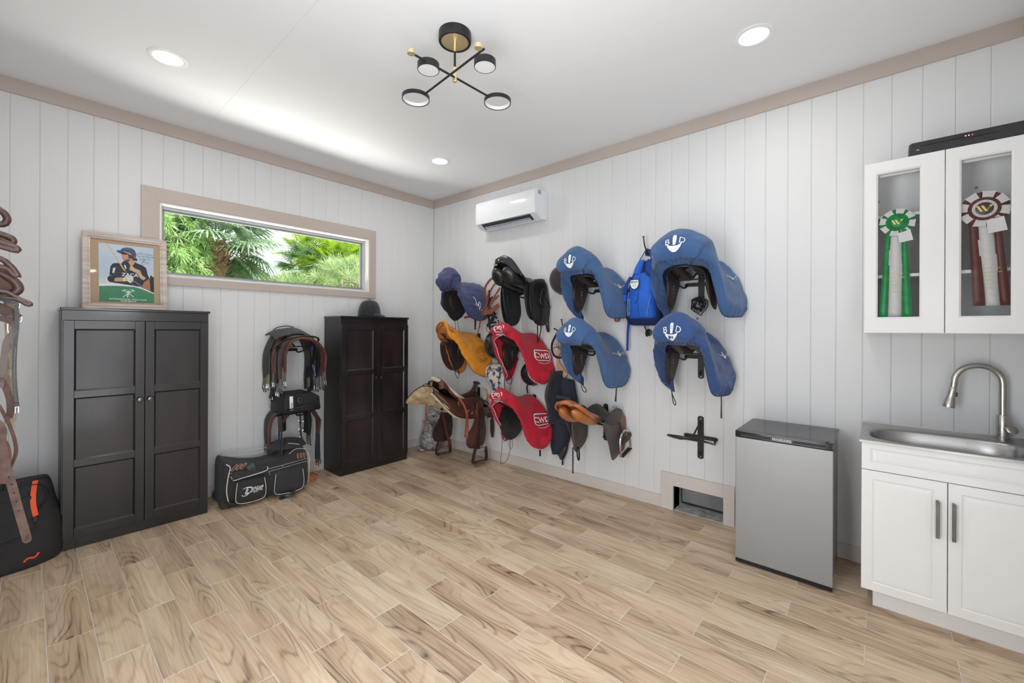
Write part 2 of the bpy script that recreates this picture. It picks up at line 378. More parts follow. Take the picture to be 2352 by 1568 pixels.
MB().box((D, NY0-.012, -.01), (D+.01, NY1+.012, NZ1+.012)).obj('back_panel', mat('dark_gap', (.02, .02, .02), .8, col2=(.03, .03, .03)), nc)
MB().box((D-.02, NY0-.004, .028), (D-.012, NY1-.014, NZ1+.01)).obj('flap', mat('grey_metal_flap', srgb(150, 150, 150), .5, .3, col2=srgb(128, 128, 128), vscale=6), nc, bev=.002)
# ================================================================= fixtures
BLACKM = mat('black_powder_coat', (.018, .018, .019), .38, .2, col2=(.03, .03, .031), vscale=12, bump=.05, bscale=90)
LAMPG = mat('lamp_glass', (.9, .9, .9), .3, emit=(1, .985, .96), estr=3.2)
TRIMW = mat('lamp_trim_white', (.82, .82, .82), .4, col2=(.8, .8, .8))
for i, (x, y) in enumerate(DL):
    lab = ['round recessed ceiling light above the dark cabinet with the framed picture', 'round recessed ceiling light nearest the white wall cabinet',
           'round recessed ceiling light in the corner near the air conditioner', 'round recessed ceiling light over the doorway'][i]
    t = thing('recessed_light', (x, y, H), lab, 'ceiling light', 'recessed ceiling lights')
    MB().lathe([(.098, 0), (.098, -.004), (.090, -.007), (.074, -.004), (.071, 0)], (x, y, H), 40).obj('trim_ring', TRIMW, t, smooth=40)
    MB().lathe([(.0, -.002), (.072, -.002), (.072, 0), (0, 0)], (x, y, H), 40).obj('diffuser', LAMPG, t)
# ---- chandelier
BR = mat('brushed_brass', (.80, .66, .38), .42, .85, col2=(.88, .76, .50), vscale=9, vstretch=(1, 1, 8), bump=.1, bscale=200)
LENS = mat('frosted_lens', (.72, .72, .72), .35, col2=(.7, .7, .7), sss=0)
ch = thing('chandelier', (-1.842, -2.51, H), 'black ceiling lamp with crossed rods, small drums, open rings and brass caps', 'chandelier')
cx, cy = -1.842, -2.51
MB().lathe([(0, 0), (.088, 0), (.0885, -.046), (.086, -.050), (.074, -.050), (.074, -.046), (0, -.046)], (cx, cy, H), 48).obj('canopy', BLACKM, ch)
MB().lathe([(0, -.044), (.074, -.044), (.074, -.0475), (0, -.0475)], (cx, cy, H), 48).obj('canopy_plate', BR, ch)
MB().tube([(cx, cy, H-.046), (cx, cy, H-.10)], .0075, 12).obj('collar', BR, ch)
MB().tube([(cx, cy, H-.10), (cx, cy, 2.845)], .0065, 12).obj('stem', BLACKM, ch)
MB().lathe([(0, 2.855), (.0125, 2.855), (.0125, 2.800), (.0105, 2.796), (.0125, 2.792), (.0125, 2.780), (.009, 2.777), (0, 2.777)], (cx, cy, 0), 20).obj('hub', BR, ch)
for (a, b, z, cap, drum, ring) in (
        ((-2.105, -2.507), (-1.60, -2.522), 2.80, (-2.128, -2.510), (-1.994, -2.475), (-1.515, -2.525)),
        ((-1.905, -2.800), (-1.850, -2.265), 2.803, (-1.935, -2.790), (-1.815, -2.716), (-1.858, -2.178))):
    MB().tube([(a[0], a[1], z), (b[0], b[1], z)], .0058, 10).obj('rod', BLACKM, ch)
    MB().lathe([(0, z-.009), (.019, z-.009), (.020, z-.008), (.020, z+.009), (.019, z+.010), (0, z+.010)], (cap[0], cap[1], 0), 24).obj('brass_cap', BR, ch)
    d = MB().lathe([(0, z+.022), (.055, z+.022), (.057, z+.020), (.057, z-.014), (.0535, z-.016), (.0535, z-.012), (0, z-.012)], (drum[0], drum[1], 0), 40).obj('drum_lamp', BLACKM, ch)
    MB().lathe([(0, z-.0115), (.0533, z-.0115), (.0533, z-.0135), (0, z-.0135)], (drum[0], drum[1], 0), 40).obj('lens', LENS, d)
    MB().tube([(drum[0], drum[1], z), (cx+(drum[0]-cx)*.95, cy+(drum[1]-cy)*.95, z)], .004, 8).obj('bracket', BLACKM, ch)
    rg = MB().lathe([(.079, z+.010), (.081, z+.010), (.081, z-.012), (.079, z-.012), (.077, z-.012), (.077, z+.010), (.079, z+.010)], (ring[0], ring[1], 0), 48)
    rg.v = rg.v; rg = rg.obj('ring_lamp', BLACKM, ch)
    MB().lathe([(.0768, z+.009), (.0765, z+.009), (.0735, z+.009), (.0735, z-.010), (.0765, z-.010), (.0768, z+.009)], (ring[0], ring[1], 0), 48).obj('lens', mat('ring_diffuser', (.8, .8, .8), .4, col2=(.78, .78, .78)), rg)
# ---- air conditioner
ACW = mat('ac_gloss_white', (.80, .82, .85), .12, col2=(.79, .81, .84), coat=.4)
ACG = mat('ac_inside', (.035, .04, .05), .4, col2=(.05, .055, .065))
ACL = mat('ac_louver', (.60, .64, .70), .3, col2=(.57, .61, .67))
ac = thing('air_conditioner', (0, -1.38, 2.65), 'white split air conditioner unit high on the board wall', 'air conditioner')
y0, y1 = -1.785, -.975
prof = [(-.004, 2.787), (-.160, 2.787), (-.188, 2.778), (-.200, 2.755), (-.203, 2.66), (-.200, 2.585), (-.190, 2.550)]
mb = MB(); mb.grid([[(x, y, z) for x, z in prof+[(-.115, 2.505), (-.02, 2.503), (-.004, 2.510)]] for y in (y0, y1)], True, True); mb.obj('casing', ACW, ac, smooth=30)
mb = MB(); pf = [(x-.003, z) for x, z in prof[2:]]+[(-.186, 2.546)]; bk_ = [(x+.006, z) for x, z in reversed(pf)]
mb.grid([[(x, y, z) for x, z in pf+bk_] for y in (y0+.004, y1-.004)], True, True); mb.obj('front_panel', ACW, ac, smooth=30)
mb = MB(); mb.grid([[(x, y, z) for x, z in ((-.187, 2.546), (-.120, 2.5035), (-.119, 2.500), (-.188, 2.5405))] for y in (y0+.075, y1-.075)], True, True); mb.obj('outlet', ACG, ac)
for k, (fx, fz) in enumerate(((-.170, 2.528), (-.143, 2.510))):
    pass
mb = MB(); mb.grid([[(x, y, z) for x, z in ((-.158, 2.519), (-.116, 2.497), (-.118, 2.493), (-.160, 2.515))] for y in (y0+.10, y1-.10)], True, True); mb.obj('louver', ACL, ac)
for k in range(8):
    y = y0+.135+k*.0735
    MB().obox((-.152, y, 2.5115), (.009, 0, .0052), (0, .029, 0), (.0006, 0, -.001)).obj('slot', ACG, ac)
mb = MB(); mb.box((-.186, y1-.30, 2.535), (-.178, y1-.298, 2.515)); mb.obj('fin', ACG, ac)
LBL = mat('sticker_grey', srgb(120, 125, 130), .5, col2=srgb(190, 195, 200), vscale=160, vcon=(.45, .5))
MB().box((-.155, y0-.0008, 2.735), (-.105, y0, 2.775)).obj('rating_label', LBL, ac)
mb = MB()
for q in (((-.05, 2.60), (-.03, 2.60)), ((-.05, 2.60), (-.05, 2.55)), ((-.05, 2.55), (-.03, 2.55))): mb.tube([(q[0][0], y0-.0005, q[0][1]), (q[1][0], y0-.0005, q[1][1])], .001, 4)
mb.obj('knockout', ACL, ac)
mb = MB(); text_flat(mb, 'midea', .022, (-.2068, -1.37, 2.612), (0, -1, 0), (0, 0, 1)); mb.obj('lettering', mat('pale_grey_print', srgb(205, 212, 222), .4, col2=srgb(200, 208, 218)), ac)
# ---- dark wardrobes
DW = mat('espresso_wood', (.006, .005, .005), .36, col2=(.015, .012, .013), vscale=2.2, vstretch=(2, 2, .6), vdetail=4, bump=.03, bscale=30, bstretch=(3, 3, .12), rvar=.08, coat=.5)
DWP = mat('espresso_panel', (.008, .0055, .006), .40, col2=(.022, .014, .016), vscale=2.6, vstretch=(3, 3, .6), vdetail=4, bump=.03, bscale=40, bstretch=(3, 3, .1), rvar=.12, coat=.35)
DWS = mat('espresso_side', (.011, .0105, .0105), .36, col2=(.018, .017, .017), vscale=1.2, rvar=.06)
KN = mat('dark_metal_knob', (.10, .10, .10), .25, .9, col2=(.14, .14, .14))
def wardrobe(x0, x1, yf, zt, label, seam, zd0, zd1, nudge):
    t = thing('wardrobe', ((x0+x1)/2, yf/2, 0), label, 'cabinet', 'dark panelled wardrobes')
    yb = -.018
    mb = MB()
    mb.box((x0, yf+.02, 0), (x0+.018, yb, zt-.018)).box((x1-.018, yf+.02, 0), (x1, yb, zt-.018)).box((x0+.018, yb-.006, 0), (x1-.018, yb, zt-.018)).box((x0+.018, yf+.022, .09), (x1-.018, yb-.006, .105))
    mb.obj('body', DWS, t, bev=.001, seg=1)
    MB().box((x0+.001, yf+.002, zt-.082), (x1-.001, yf+.021, zt-.018)).obj('top_rail', DW, t, bev=.001, seg=1)
    MB().box((x0+.001, yf+.002, 0), (x1-.001, yf+.021, .072)).obj('plinth', DW, t, bev=.001, seg=1)
    for p_, q_ in ((x0+.001, x0+.018), (x1-.018, x1-.001)): MB().box((p_, yf+.002, .072), (q_, yf+.021, zt-.082)).obj('face_stile', DW, t)
    MB().box((x0-.008, yf-.012, zt-.018), (x1+.008, yb, zt)).obj('top_slab', DW, t, bev=.005, seg=2)
    for k, (a, b) in enumerate(((x0+.006, seam-.0015), (seam+.0015, x1-.006))):
        st = .050; zz = [zd0, zd1]; yy0, yy1 = yf-.018, yf
        ph = (zd1-zd0-.055*2-.045*2)/3
        zs = [zd0+.055+i*(ph+.045) for i in range(3)]
        d = MB()
        d.box((a, yy0, zd0), (a+st, yy1, zd1)).box((b-st, yy0, zd0), (b, yy1, zd1)).box((a+st, yy0, zd0), (b-st, yy1, zs[0])).box((a+st, yy0, zs[2]+ph), (b-st, yy1, zd1))
        d.box((a+st, yy0, zs[0]+ph), (b-st, yy1, zs[1])).box((a+st, yy0, zs[1]+ph), (b-st, yy1, zs[2]))
        d = d.obj('door', DW, t, bev=.0012, seg=1)
        for z in zs:
            p = MB(); c = .009
            p.grid([[(a+st, yy0+.001, z), (b-st, yy0+.001, z), (b-st, yy0+.001, z+ph), (a+st, yy0+.001, z+ph)], [(a+st+c, yy0+.009, z+c), (b-st-c, yy0+.009, z+c), (b-st-c, yy0+.009, z+ph-c), (a+st+c, yy0+.009, z+ph-c)]], True)
            p.face(4, 5, 6, 7); p.obj('panel', DWP, d)
        kx = seam-.027 if k == 0 else seam+.027
        MB().lathe([(0, 0), (.008, 0), (.006, .008), (.007, .014), (.0155, .018), (.0175, .024), (.014, .030), (0, .032)], (kx, yy0, .925), 20, axis=(0, -1, 0)).obj('knob', KN, d)
    return t
wardrobe(-3.238, -2.460, -.367, 1.552, 'tall dark wardrobe with the framed picture standing on it', -2.836, .072, 1.468, 0)
wardrobe(-1.396, -.632, -.358, 1.550, 'tall dark wardrobe with the black riding helmet on top', -1.006, .072, 1.470, 0)
# ---- wall cabinet with two framed doors
CW = mat('cabinet_white', (.78, .78, .775), .28, col2=(.765, .765, .76), coat=.1)
CWI = mat('cabinet_inside', (.86, .86, .86), .5, col2=(.84, .84, .84), bump=.05)
GRY = mat('grey_dot', (.25, .25, .25), .5, .5, col2=(.3, .3, .3))
uc = thing('wall_cabinet', (-.15, -4.52, 1.41), 'white wall cabinet with two glass-fronted doors and a rosette behind each', 'cabinet')
ya, yb_ = YF+.004, -4.205; zb, zt = 1.412, 2.352
MB().box((-.278, yb_-.016, zb), (0, yb_, zt)).box((-.278, ya, zb), (0, ya+.016, zt)).box((-.278, ya+.016, zb), (0, yb_-.016, zb+.016)).box((-.278, ya+.016, zt-.016), (0, yb_-.016, zt)).box((-.012, ya+.016, zb+.016), (0, yb_-.016, zt-.016)).obj('body', CWI, uc)
MB().box((-.26, ya+.016, zt-.075), (-.244, yb_-.016, zt-.016)).obj('top_rail', CWI, uc)
for z in (1.72, 2.05):
    MB().box((-.245, ya+.017, z), (-.013, yb_-.017, z+.016)).obj('shelf', CW, uc)
MB().lathe([(0, 0), (.006, 0), (.006, .004), (0, .005)], (-.012, -4.262, 2.20), 10, axis=(-1, 0, 0)).obj('screw_cap', GRY, uc)
MB().lathe([(0, 0), (.006, 0), (.006, .004), (0, .005)], (-.012, -4.66, 2.20), 10, axis=(-1, 0, 0)).obj('screw_cap', GRY, uc)
GLC = GL
for (a, b, oa, ob) in ((-4.519, -4.203, -4.427, -4.261), (-4.838, -4.522, -4.742, -4.578)):
    z0, z1, o0, o1 = 1.414, 2.352, 1.501, 2.284; xf, xb = -.300, -.281
    d = MB(); c = .008
    O = [(a, z0), (b, z0), (b, z1), (a, z1)]; I = [(oa, o0), (ob, o0), (ob, o1), (oa, o1)]; I2 = [(oa-c, o0-c), (ob+c, o0-c), (ob+c, o1+c), (oa-c, o1+c)]
    d.grid([[(xb, y, z) for y, z in I], [(xb, y, z) for y, z in O], [(xf+.002, y, z) for y, z in O], [(xf, y+(.002 if y == a else -.002), z+(.002 if z == z0 else -.002)) for y, z in O],
            [(xf, y, z) for y, z in I2], [(xf+.006, y, z) for y, z in I], [(xb, y, z) for y, z in I]], True)
    d = d.obj('door', CW, uc)
    MB().box((-.2925, oa-.004, o0-.004), (-.2885, ob+.004, o1+.004)).obj('pane', GLC, d)
# rosettes
def rosette(c, r, cols, label, ribbons, tagp, mono, zend):
    x, y, z = c; t = thing('rosette', c, label, 'rosette', 'show rosettes in the cabinet'); MAIN, CREAM, CEN = cols
    fr = MB(); n = 96; rows = []
    for k in range(n+1):
        a = 2*PI*k/n; dz = .004 if k % 2 else 0
        rows.append([(x+.006+dz, y+math.cos(a)*r*.55, z+math.sin(a)*r*.55), (x+.004+dz, y+math.cos(a)*r, z+math.sin(a)*r)])
    fr.grid(rows); fr.obj('outer_frill', MAIN, t, smooth=0, solid=.0008)
    for k in range(8):
        a = 2*PI*(k+.25)/8; u = Vector((0, math.cos(a), math.sin(a))); v = Vector((0, -math.sin(a), math.cos(a)))
        p = Vector((x+.001, y, z)); MB().poly([p+u*r*.60-v*r*.20, p+u*r*1.0-v*r*.27, p+u*r*1.02+v*r*.27, p+u*r*.60+v*r*.20], (.002, 0, 0)).obj('petal', CREAM, t, smooth=0)
    rows = []; n = 72
    for k in range(n+1):
        a = 2*PI*k/n; dz = .003 if k % 2 else 0
        rows.append([(x-.001+dz, y+math.cos(a)*r*.34, z+math.sin(a)*r*.34), (x-.002+dz, y+math.cos(a)*r*.66, z+math.sin(a)*r*.66)])
    MB().grid(rows).obj('inner_frill', MAIN, t, smooth=0, solid=.0008)
    if mono == 2:
        rows = []
        for k in range(n+1):
            a = 2*PI*k/n; dz = .002 if k % 2 else 0
            rows.append([(x-.003+dz, y+math.cos(a)*r*.3, z+math.sin(a)*r*.3), (x-.004+dz, y+math.cos(a)*r*.50, z+math.sin(a)*r*.50)])
        MB().grid(rows).obj('cream_frill', CREAM, t, smooth=0, solid=.0006)
    b = MB().lathe([(0, 0), (r*.36, 0), (r*.36, .004), (r*.30, .006), (0, .007)], (x-.001, y, z), 32, axis=(-1, 0, 0)).obj('button', CEN, t, smooth=40)
    w = MB(); s = r*.17; gx = x-.0088
    for k in (-1, 0): w.poly([(gx, y-(k*1.1*s-.9*s), z+s), (gx, y-(k*1.1*s-.25*s), z+s), (gx, y-(k*1.1*s+.75*s), z-s), (gx, y-(k*1.1*s+.1*s), z-s)][::1], (.0008, 0, 0))
    w.poly([(gx, y-1.55*s, z+s), (gx, y-.7*s, z-.15*s), (gx, y-.45*s, z-s)], (.0008, 0, 0)); w.poly([(gx, y-1.0*s, z+s), (gx, y-2.0*s, z+1.1*s), (gx, y-1.4*s, z+.2*s)], (.0008, 0, 0))
    w.obj('monogram', mat('gold_foil', (.75, .60, .22), .3, .6, col2=(.8, .68, .3)), b)
    for k, (ya0, ya1, yb0, yb1, m_, dx) in enumerate(ribbons):
        rows = []
        for i in range(13):
            q = i/12; zz = z-r*.55+(zend-(z-r*.55))*q; wv = .003*math.sin(q*7+k*2)
            rows.append([(x+.004+dx+wv, ya0+(yb0-ya0)*q, zz), (x+.004+dx+wv, ya1+(yb1-ya1)*q, zz)])
        if zend > 1.506:
            last = rows.pop(); m = 8
        rb = MB().grid(rows).obj('ribbon', m_, t, solid=.0008)
        if m_ == CREAM:
            tx = MB()
            for i in range(6): text_flat(tx, ('HORSE SHOW', 'CHAMPIONSHIP', 'CLASSIC', 'RESERVE', '2016', 'FINAL')[i], .011, (x+.0005+dx, (yb0+yb1)/2+(ya0+ya1-yb0-yb1)*.2, 1.735-i*.0195), (0, -1, 0), (0, 0, 1))
            tx.obj('lettering', mat('gold_print', (.62, .58, .25), .5, col2=(.6, .6, .3)), rb)
    a, b_ = tagp; MB().poly([(x-.002, a[0], a[1]), (x-.002, b_[0], a[1]+.012), (x-.002, b_[0]-.012, b_[1]), (x-.002, a[0]-.006, b_[1]-.01)], (.001, 0, 0)).obj('paper_tag', mat('tag_white', (.7, .7, .7), .6, col2=(.67, .67, .67)), t)
CRM = mat('cream_satin', (.60, .59, .585), .45, col2=(.56, .55, .545), vscale=20, vstretch=(1, 1, 5), sheen=.3)
GRN = mat('green_satin', srgb(18, 140, 75), .38, col2=srgb(10, 120, 62), vscale=14, vstretch=(1, 1, 4), sheen=.4)
BRN = mat('brown_satin', srgb(98, 50, 42), .4, col2=srgb(80, 38, 32), vscale=14, vstretch=(1, 1, 4), sheen=.4)
rosette((-.274, -4.340, 2.015), .072, (GRN, CRM, GRN), 'green and white show rosette with long ribbons hanging behind the inner cabinet door',
        [(-4.296, -4.314, -4.264, -4.302, GRN, -.001), (-4.310, -4.360, -4.298, -4.362, CRM, .003), (-4.358, -4.376, -4.360, -4.404, GRN, -.001)], ((-4.342, 1.955), (-4.392, 1.912)), 1, 1.492)
rosette((-.274, -4.658, 2.030), .086, (BRN, CRM, mat('dark_brown_button', (.05, .035, .03), .3, col2=(.06, .04, .035))), 'large brown and cream show rosette with dark brown ribbons behind the outer cabinet door',
        [(-4.606, -4.636, -4.622, -4.666, BRN, -.001), (-4.630, -4.690, -4.662, -4.716, CRM, .003), (-4.686, -4.710, -4.714, -4.752, BRN, -.001)], ((-4.664, 1.972), (-4.722, 1.915)), 2, 1.512)
# ---- black bar device on the cabinet
BP = mat('black_plastic', (.030, .030, .031), .45, col2=(.038, .038, .04), bump=.08, bscale=300)
br = thing('power_bar', (-.20, -4.6, 2.352), 'long black electronic bar with small lights lying on the wall cabinet', 'electronic bar')
mb = MB(); ye, yn = -4.836, -4.385; rows = []
for y, ins in ((yn, .010), (yn-.010, 0), (ye+.01, 0), (ye, .01)): rows.append([(-.288+ins, y, 2.3525), (-.288+ins, y, 2.412), (-.280+ins, y, 2.424-ins*.5), (-.150-ins, y, 2.424-ins*.5), (-.142-ins, y, 2.3525)])
mb.grid(rows, True, True); mb.obj('body', BP, br)
mb = MB(); mb.box((-.2895, -4.60, 2.398), (-.2875, -4.43, 2.4005)).box((-.2895, -4.70, 2.392), (-.2875, -4.60, 2.3945)); mb.obj('seam', mat('black_gap', (.008, .008, .008), .5, col2=(.01, .01, .01)), br)
for y in (-4.48, -4.58, -4.68, -4.76): MB().box((-.2892, y-.008, 2.357), (-.287, y+.008, 2.363)).obj('foot_clip', mat('black_gap', (.01,)*3), br)
for k, (y, m_) in enumerate(((-4.592, 0), (-4.603, 0), (-4.615, 1))):
    MB().box((-.2895, y-.002, 2.402), (-.2875, y+.002, 2.406)).obj('indicator', mat('red_led', (1, .1, .1), .4, emit=(1, .05, .05), estr=3) if m_ else mat('white_led', (.9, .9, .9), .4, emit=(1, 1, 1), estr=1.2), br)
MB().box((-.2895, -4.424, 2.378), (-.2875, -4.412, 2.383)).obj('port', LBL, br)
# ---- sink cabinet
sk = thing('sink_cabinet', (-.3, -4.52, 0), 'white sink cabinet with two doors and a false drawer front', 'cabinet')
XF = -.569
MB().box((-.545, -4.224, .112), (-.006, -4.208, .862)).box((-.545, ya, .112), (-.006, -4.224, .128)).box((-.545, ya, .128), (-.525, -4.224, .862)).obj('body', CW, sk)
MB().box((-.480, ya, 0), (-.10, -4.248, .112)).obj('toe_kick', CW, sk)
def routed(a, b, z0, z1, name, inset, parent):   # slab with a routed frame line on its face
    d = MB(); x0 = XF; rg = [(0, 0, .022), (0, 0, .002), (.002, .002, 0), (inset, inset, 0), (inset+.006, inset+.006, .0045), (inset+.012, inset+.012, .001), (inset+.024, inset+.024, 0)]
    rows = [[(x0+dx, y, z) for y, z in ((a+i, z0+j), (b-i, z0+j), (b-i, z1-j), (a+i, z1-j))] for i, j, dx in rg]
    d.grid(rows, True); n = len(d.v); d.face(n-4, n-3, n-2, n-1); d.face(0, 3, 2, 1); return d.obj(name, CW, parent, smooth=0)
routed(ya, -4.203, .722, .864, 'drawer_front', .034, sk)
HM = mat('dark_steel_handle', (.13, .12, .11), .3, .9, col2=(.20, .19, .17), vscale=9)
for a, b, hy_ in ((-4.511, -4.203, -4.478), (ya, -4.514, -4.531)):
    d = routed(a, b, .113, .719, 'door', .042, sk)
    MB().box((-.598, hy_-.0065, .462), (-.590, hy_+.0065, .632)).box((-.592, hy_-.005, .622), (-.567, hy_+.005, .632)).box((-.592, hy_-.005, .462), (-.567, hy_+.005, .472)).obj('handle', HM, d, bev=.001, seg=1)
# stainless top with a sunk oblong bowl
SS = mat('stainless_steel', (.42, .41, .40), .30, 1.0, col2=(.38, .37, .36), vscale=3)
st_ = thing('sink', (-.3, -4.52, .865), 'stainless steel sink top with an oblong bowl', 'sink')
ox0, ox1, oy0, oy1 = -.580, -.012, ya, -4.195; zt = .872
cxs, cys, ax_, ay_ = -.345, -4.52, .192, .292
mb = MB(); n = 64; ring = []
def sup(a, rx, ry, e=3.2):
    c_, s_ = math.cos(a), math.sin(a); k = (abs(c_)**e+abs(s_)**e)**(-1/e); return cxs+rx*c_*k, cys+ry*s_*k
def edge(a):
    c_, s_ = math.cos(a), math.sin(a); tx = ((ox1 if c_ > 0 else ox0)-cxs)/c_ if abs(c_) > 1e-6 else 9; ty = ((oy1 if s_ > 0 else oy0)-cys)/s_ if abs(s_) > 1e-6 else 9; q = min(tx, ty); return cxs+c_*q, cys+s_*q
ang = sorted([2*PI*k/n for k in range(n)]+[math.atan2(yy-cys, xx-cxs) % (2*PI) for xx in (ox0, ox1) for yy in (oy0, oy1)])
rows = []
for h, kind, sc in ((-.012, 'e', 1), (-.002, 'e', 1), (.0, 'e', .992), (0, 's', 1.06), (-.004, 's', 1.0), (-.012, 's', .975), (-.08, 's', .955), (-.13, 's', .92), (-.145, 's', .82), (-.148, 's', .1)):
    rows.append([((lambda p: (cxs+(p[0]-cxs)*sc, cys+(p[1]-cys)*sc))(edge(a)) if kind == 'e' else sup(a, ax_*sc, ay_*sc))+(zt+h,) for a in ang])
mb.grid(rows, True); mb.f.append(tuple(range(len(mb.v)-len(ang), len(mb.v)))); mb.obj('basin', SS, st_, smooth=40)
mb = MB().box((-.014, ya, zt-.004), (-.004, -4.20, zt+.005)); mb.obj('back_lip', SS, st_, bev=.002)
mb = MB()
for k in range(60): 
    a = rnd.uniform(-1.2, 1.2); zz = rnd.uniform(-.10, -.02); p = sup(a, ax_*.955, ay_*.955); mb.ball((p[0]-.001, p[1], zt+zz), rnd.uniform(.0008, .0018), 6, 4)
mb.obj('water_drops', mat('water_drop', (.9, .9, .9), .05, spec=.8, trans=.6), st_, kind='stuff')
# ---- faucet
FN = mat('brushed_nickel', (.46, .44, .40), .27, 1.0, col2=(.56, .54, .50), vscale=3, vstretch=(1, 1, 9), bump=.05, bscale=120)
fa = thing('faucet', (-.055, -4.752, .872), 'tall brushed nickel gooseneck faucet with pull-down spray head', 'faucet')
fx, fy = -.055, -4.752
MB().lathe([(0, 0), (.026, 0), (.026, .006), (.0225, .008), (.0225, .115), (.020, .120), (0, .120)], (fx, fy, .872), 28).obj('base', FN, fa, smooth=40)
pth = [(fx, fy, .99), (fx, fy, 1.08), (fx, fy, 1.15)]+[(fx-.024*(1-math.cos(a)), fy+.090*(1-math.cos(a)), 1.155+.090*math.sin(a)) for a in [PI*k/14 for k in range(1, 14)]]
e_ = pth[-1]; pth += [(fx-.050, fy+.183, 1.125)]
MB().tube(pth, .0148, 16).obj('spout', FN, fa, smooth=60)
d_ = Vector((-.004, .014, -1)).normalized(); p0 = Vector(pth[-1])
MB().lathe([(.0150, 0), (.0165, .004), (.0165, .030), (.0172, .045), (.0195, .065), (.0245, .088), (.0265, .104), (.0255, .110), (0, .110)], p0, 24, axis=d_+Vector((-.02, .16, 0))).obj('spray_head', FN, fa, smooth=50)
MB().box((fx-.058, fy+.166, 1.075), (fx-.042, fy+.176, 1.098)).obj('spray_button', BP, fa, bev=.003)
hm = MB(); hm.tube([(fx-.02, fy-.012, .925), (fx-.035, fy-.018, .925)], .014, 16); hm.obj('handle_joint', FN, fa)
MB().lathe([(0, 0), (.020, .001), (.0245, .006), (.020, .011), (0, .012)], (fx-.05, fy-.022, .925), 24, axis=(-.7, -.35, .55)).obj('handle_cap', FN, fa, smooth=60)
MB().tube([(fx-.052, fy-.020, .935), (fx-.058, fy-.012, .965), (fx-.062, fy-.004, .992)], [.007, .0055, .0045], 10).obj('lever', FN, fa)
# ---- fridge
fr = thing('mini_fridge', (-.26, -3.85, 0), 'small silver-grey refrigerator with a black top standing on the floor', 'refrigerator')
FS = mat('silver_door_steel', (.30, .305, .305), .36, .35, col2=(.285, .29, .29), vscale=1.5, bump=.04, bscale=400)
FB = mat('fridge_black_gloss', (.012, .012, .012), .10, col2=(.018, .018, .018), vscale=3, rvar=.03, spec=.35)
FSD = mat('fridge_side_grey', (.28, .28, .275), .35, .3, col2=(.27, .27, .265))
MB().box((-.455, -4.074, .012), (-.045, -3.611, .790)).obj('body', FSD, fr, bev=.004)
MB().box((-.470, -4.082, .790), (-.040, -3.602, .812)).obj('top', FB, fr, bev=.004)
MB().box((-.508, -4.084, .030), (-.458, -3.603, .772)).obj('door', FS, fr, bev=.006, seg=3)
hb = MB(); hb.box((-.508, -4.086, .772), (-.470, -3.601, .812)); hb.obj('handle_band', FB, fr, bev=.005)
for a, b in ((-3.79, -3.632), (-4.045, -3.90)):
    MB().box((-.5092, a, .782), (-.507, b, .797)).obj('grip_recess', mat('black_gap', (.01,)*3), fr)
    mb = MB(); mb.tube([(-.5095, a-.004, .798), (-.5095, a-.004, .781), (-.5095, b+.004, .781), (-.5095, b+.004, .798)], .0016, 6); mb.obj('grip_edge', KN, fr)
mb = MB(); text_flat(mb, 'FRIGIDAIRE', .019, (-.5095, -3.845, .789), (0, -1, 0), (0, 0, 1), bold=.01); mb.obj('lettering', mat('silver_print', (.6, .6, .6), .4, col2=(.62, .62, .62)), fr)
MB().box((-.503, -4.082, .008), (-.455, -3.605, .030)).obj('kick_plate', FB, fr)
MB().box((-.50, -4.065, .812), (-.455, -4.05, .818)).box((-.515, -4.084, .806), (-.46, -4.055, .815)).obj('hinge_cover', FB, fr, bev=.002)
for x, y in ((-.44, -3.64), (-.44, -4.05), (-.08, -3.64), (-.08, -4.05)): MB().lathe([(0, 0), (.014, 0), (.012, .0125), (0, .0125)], (x, y, 0), 12).obj('foot', BP, fr)
# ---- framed picture
FW = mat('limed_frame_wood', srgb(214, 204, 196), .55, col2=srgb(186, 172, 163), vscale=7, vstretch=(.5, 1, 6), vdetail=6, bump=.3, bscale=60)
BUR = mat('burlap_mat', srgb(200, 174, 146), .9, col2=srgb(190, 163, 135), vscale=160, bump=.5, bscale=400)
pf_ = thing('framed_picture', (-2.90, -.09, 1.5525), 'picture of a polo player in a pale wood frame, standing on the wardrobe', 'picture')
A0 = Vector((-3.132, -.100, 1.5535)); AX = Vector((1, .0, .004)).normalized(); AZ = Vector((0, .11, 1)).normalized(); AN = AX.cross(AZ) ; AN = -AN if AN.y > 0 else AN
FWd, FH = .466, .552
def fp(u, v, d=0): return A0+AX*u+AZ*v+AN*d
mb = MB(); rg = [(0, -.004), (0, .018), (.006, .022), (.018, .018), (.026, .020), (.036, .012), (.042, .012), (.042, -.002)]
mb.grid([[fp(i, i, d), fp(FWd-i, i, d), fp(FWd-i, FH-i, d), fp(i, FH-i, d)] for i, d in rg], True); mb.obj('frame', FW, pf_, smooth=0)
mb = MB(); mb.poly([fp(.03, .03, .002), fp(FWd-.03, .03, .002), fp(FWd-.03, FH-.03, .002), fp(.03, FH-.03, .002)], -AN*.006); mb.obj('burlap_mount', BUR, pf_)
PW, PH, PU, PV = .303, .425, .085, .057
quad = [Vector((365, 262)), Vector((1362, 378)), Vector((1380, 1378)), Vector((390, 1335))]
def inv(x, y):
    u = v = .5
    for _ in range(12):
        p = quad[0]*(1-u)*(1-v)+quad[1]*u*(1-v)+quad[2]*u*v+quad[3]*(1-u)*v; du = (quad[1]-quad[0])*(1-v)+(quad[2]-quad[3])*v; dv = (quad[3]-quad[0])*(1-u)+(quad[2]-quad[1])*u
        r = Vector((x, y))-p; D_ = du.x*dv.y-du.y*dv.x; u += (r.x*dv.y-r.y*dv.x)/D_; v += (du.x*r.y-du.y*r.x)/D_
    return u, v
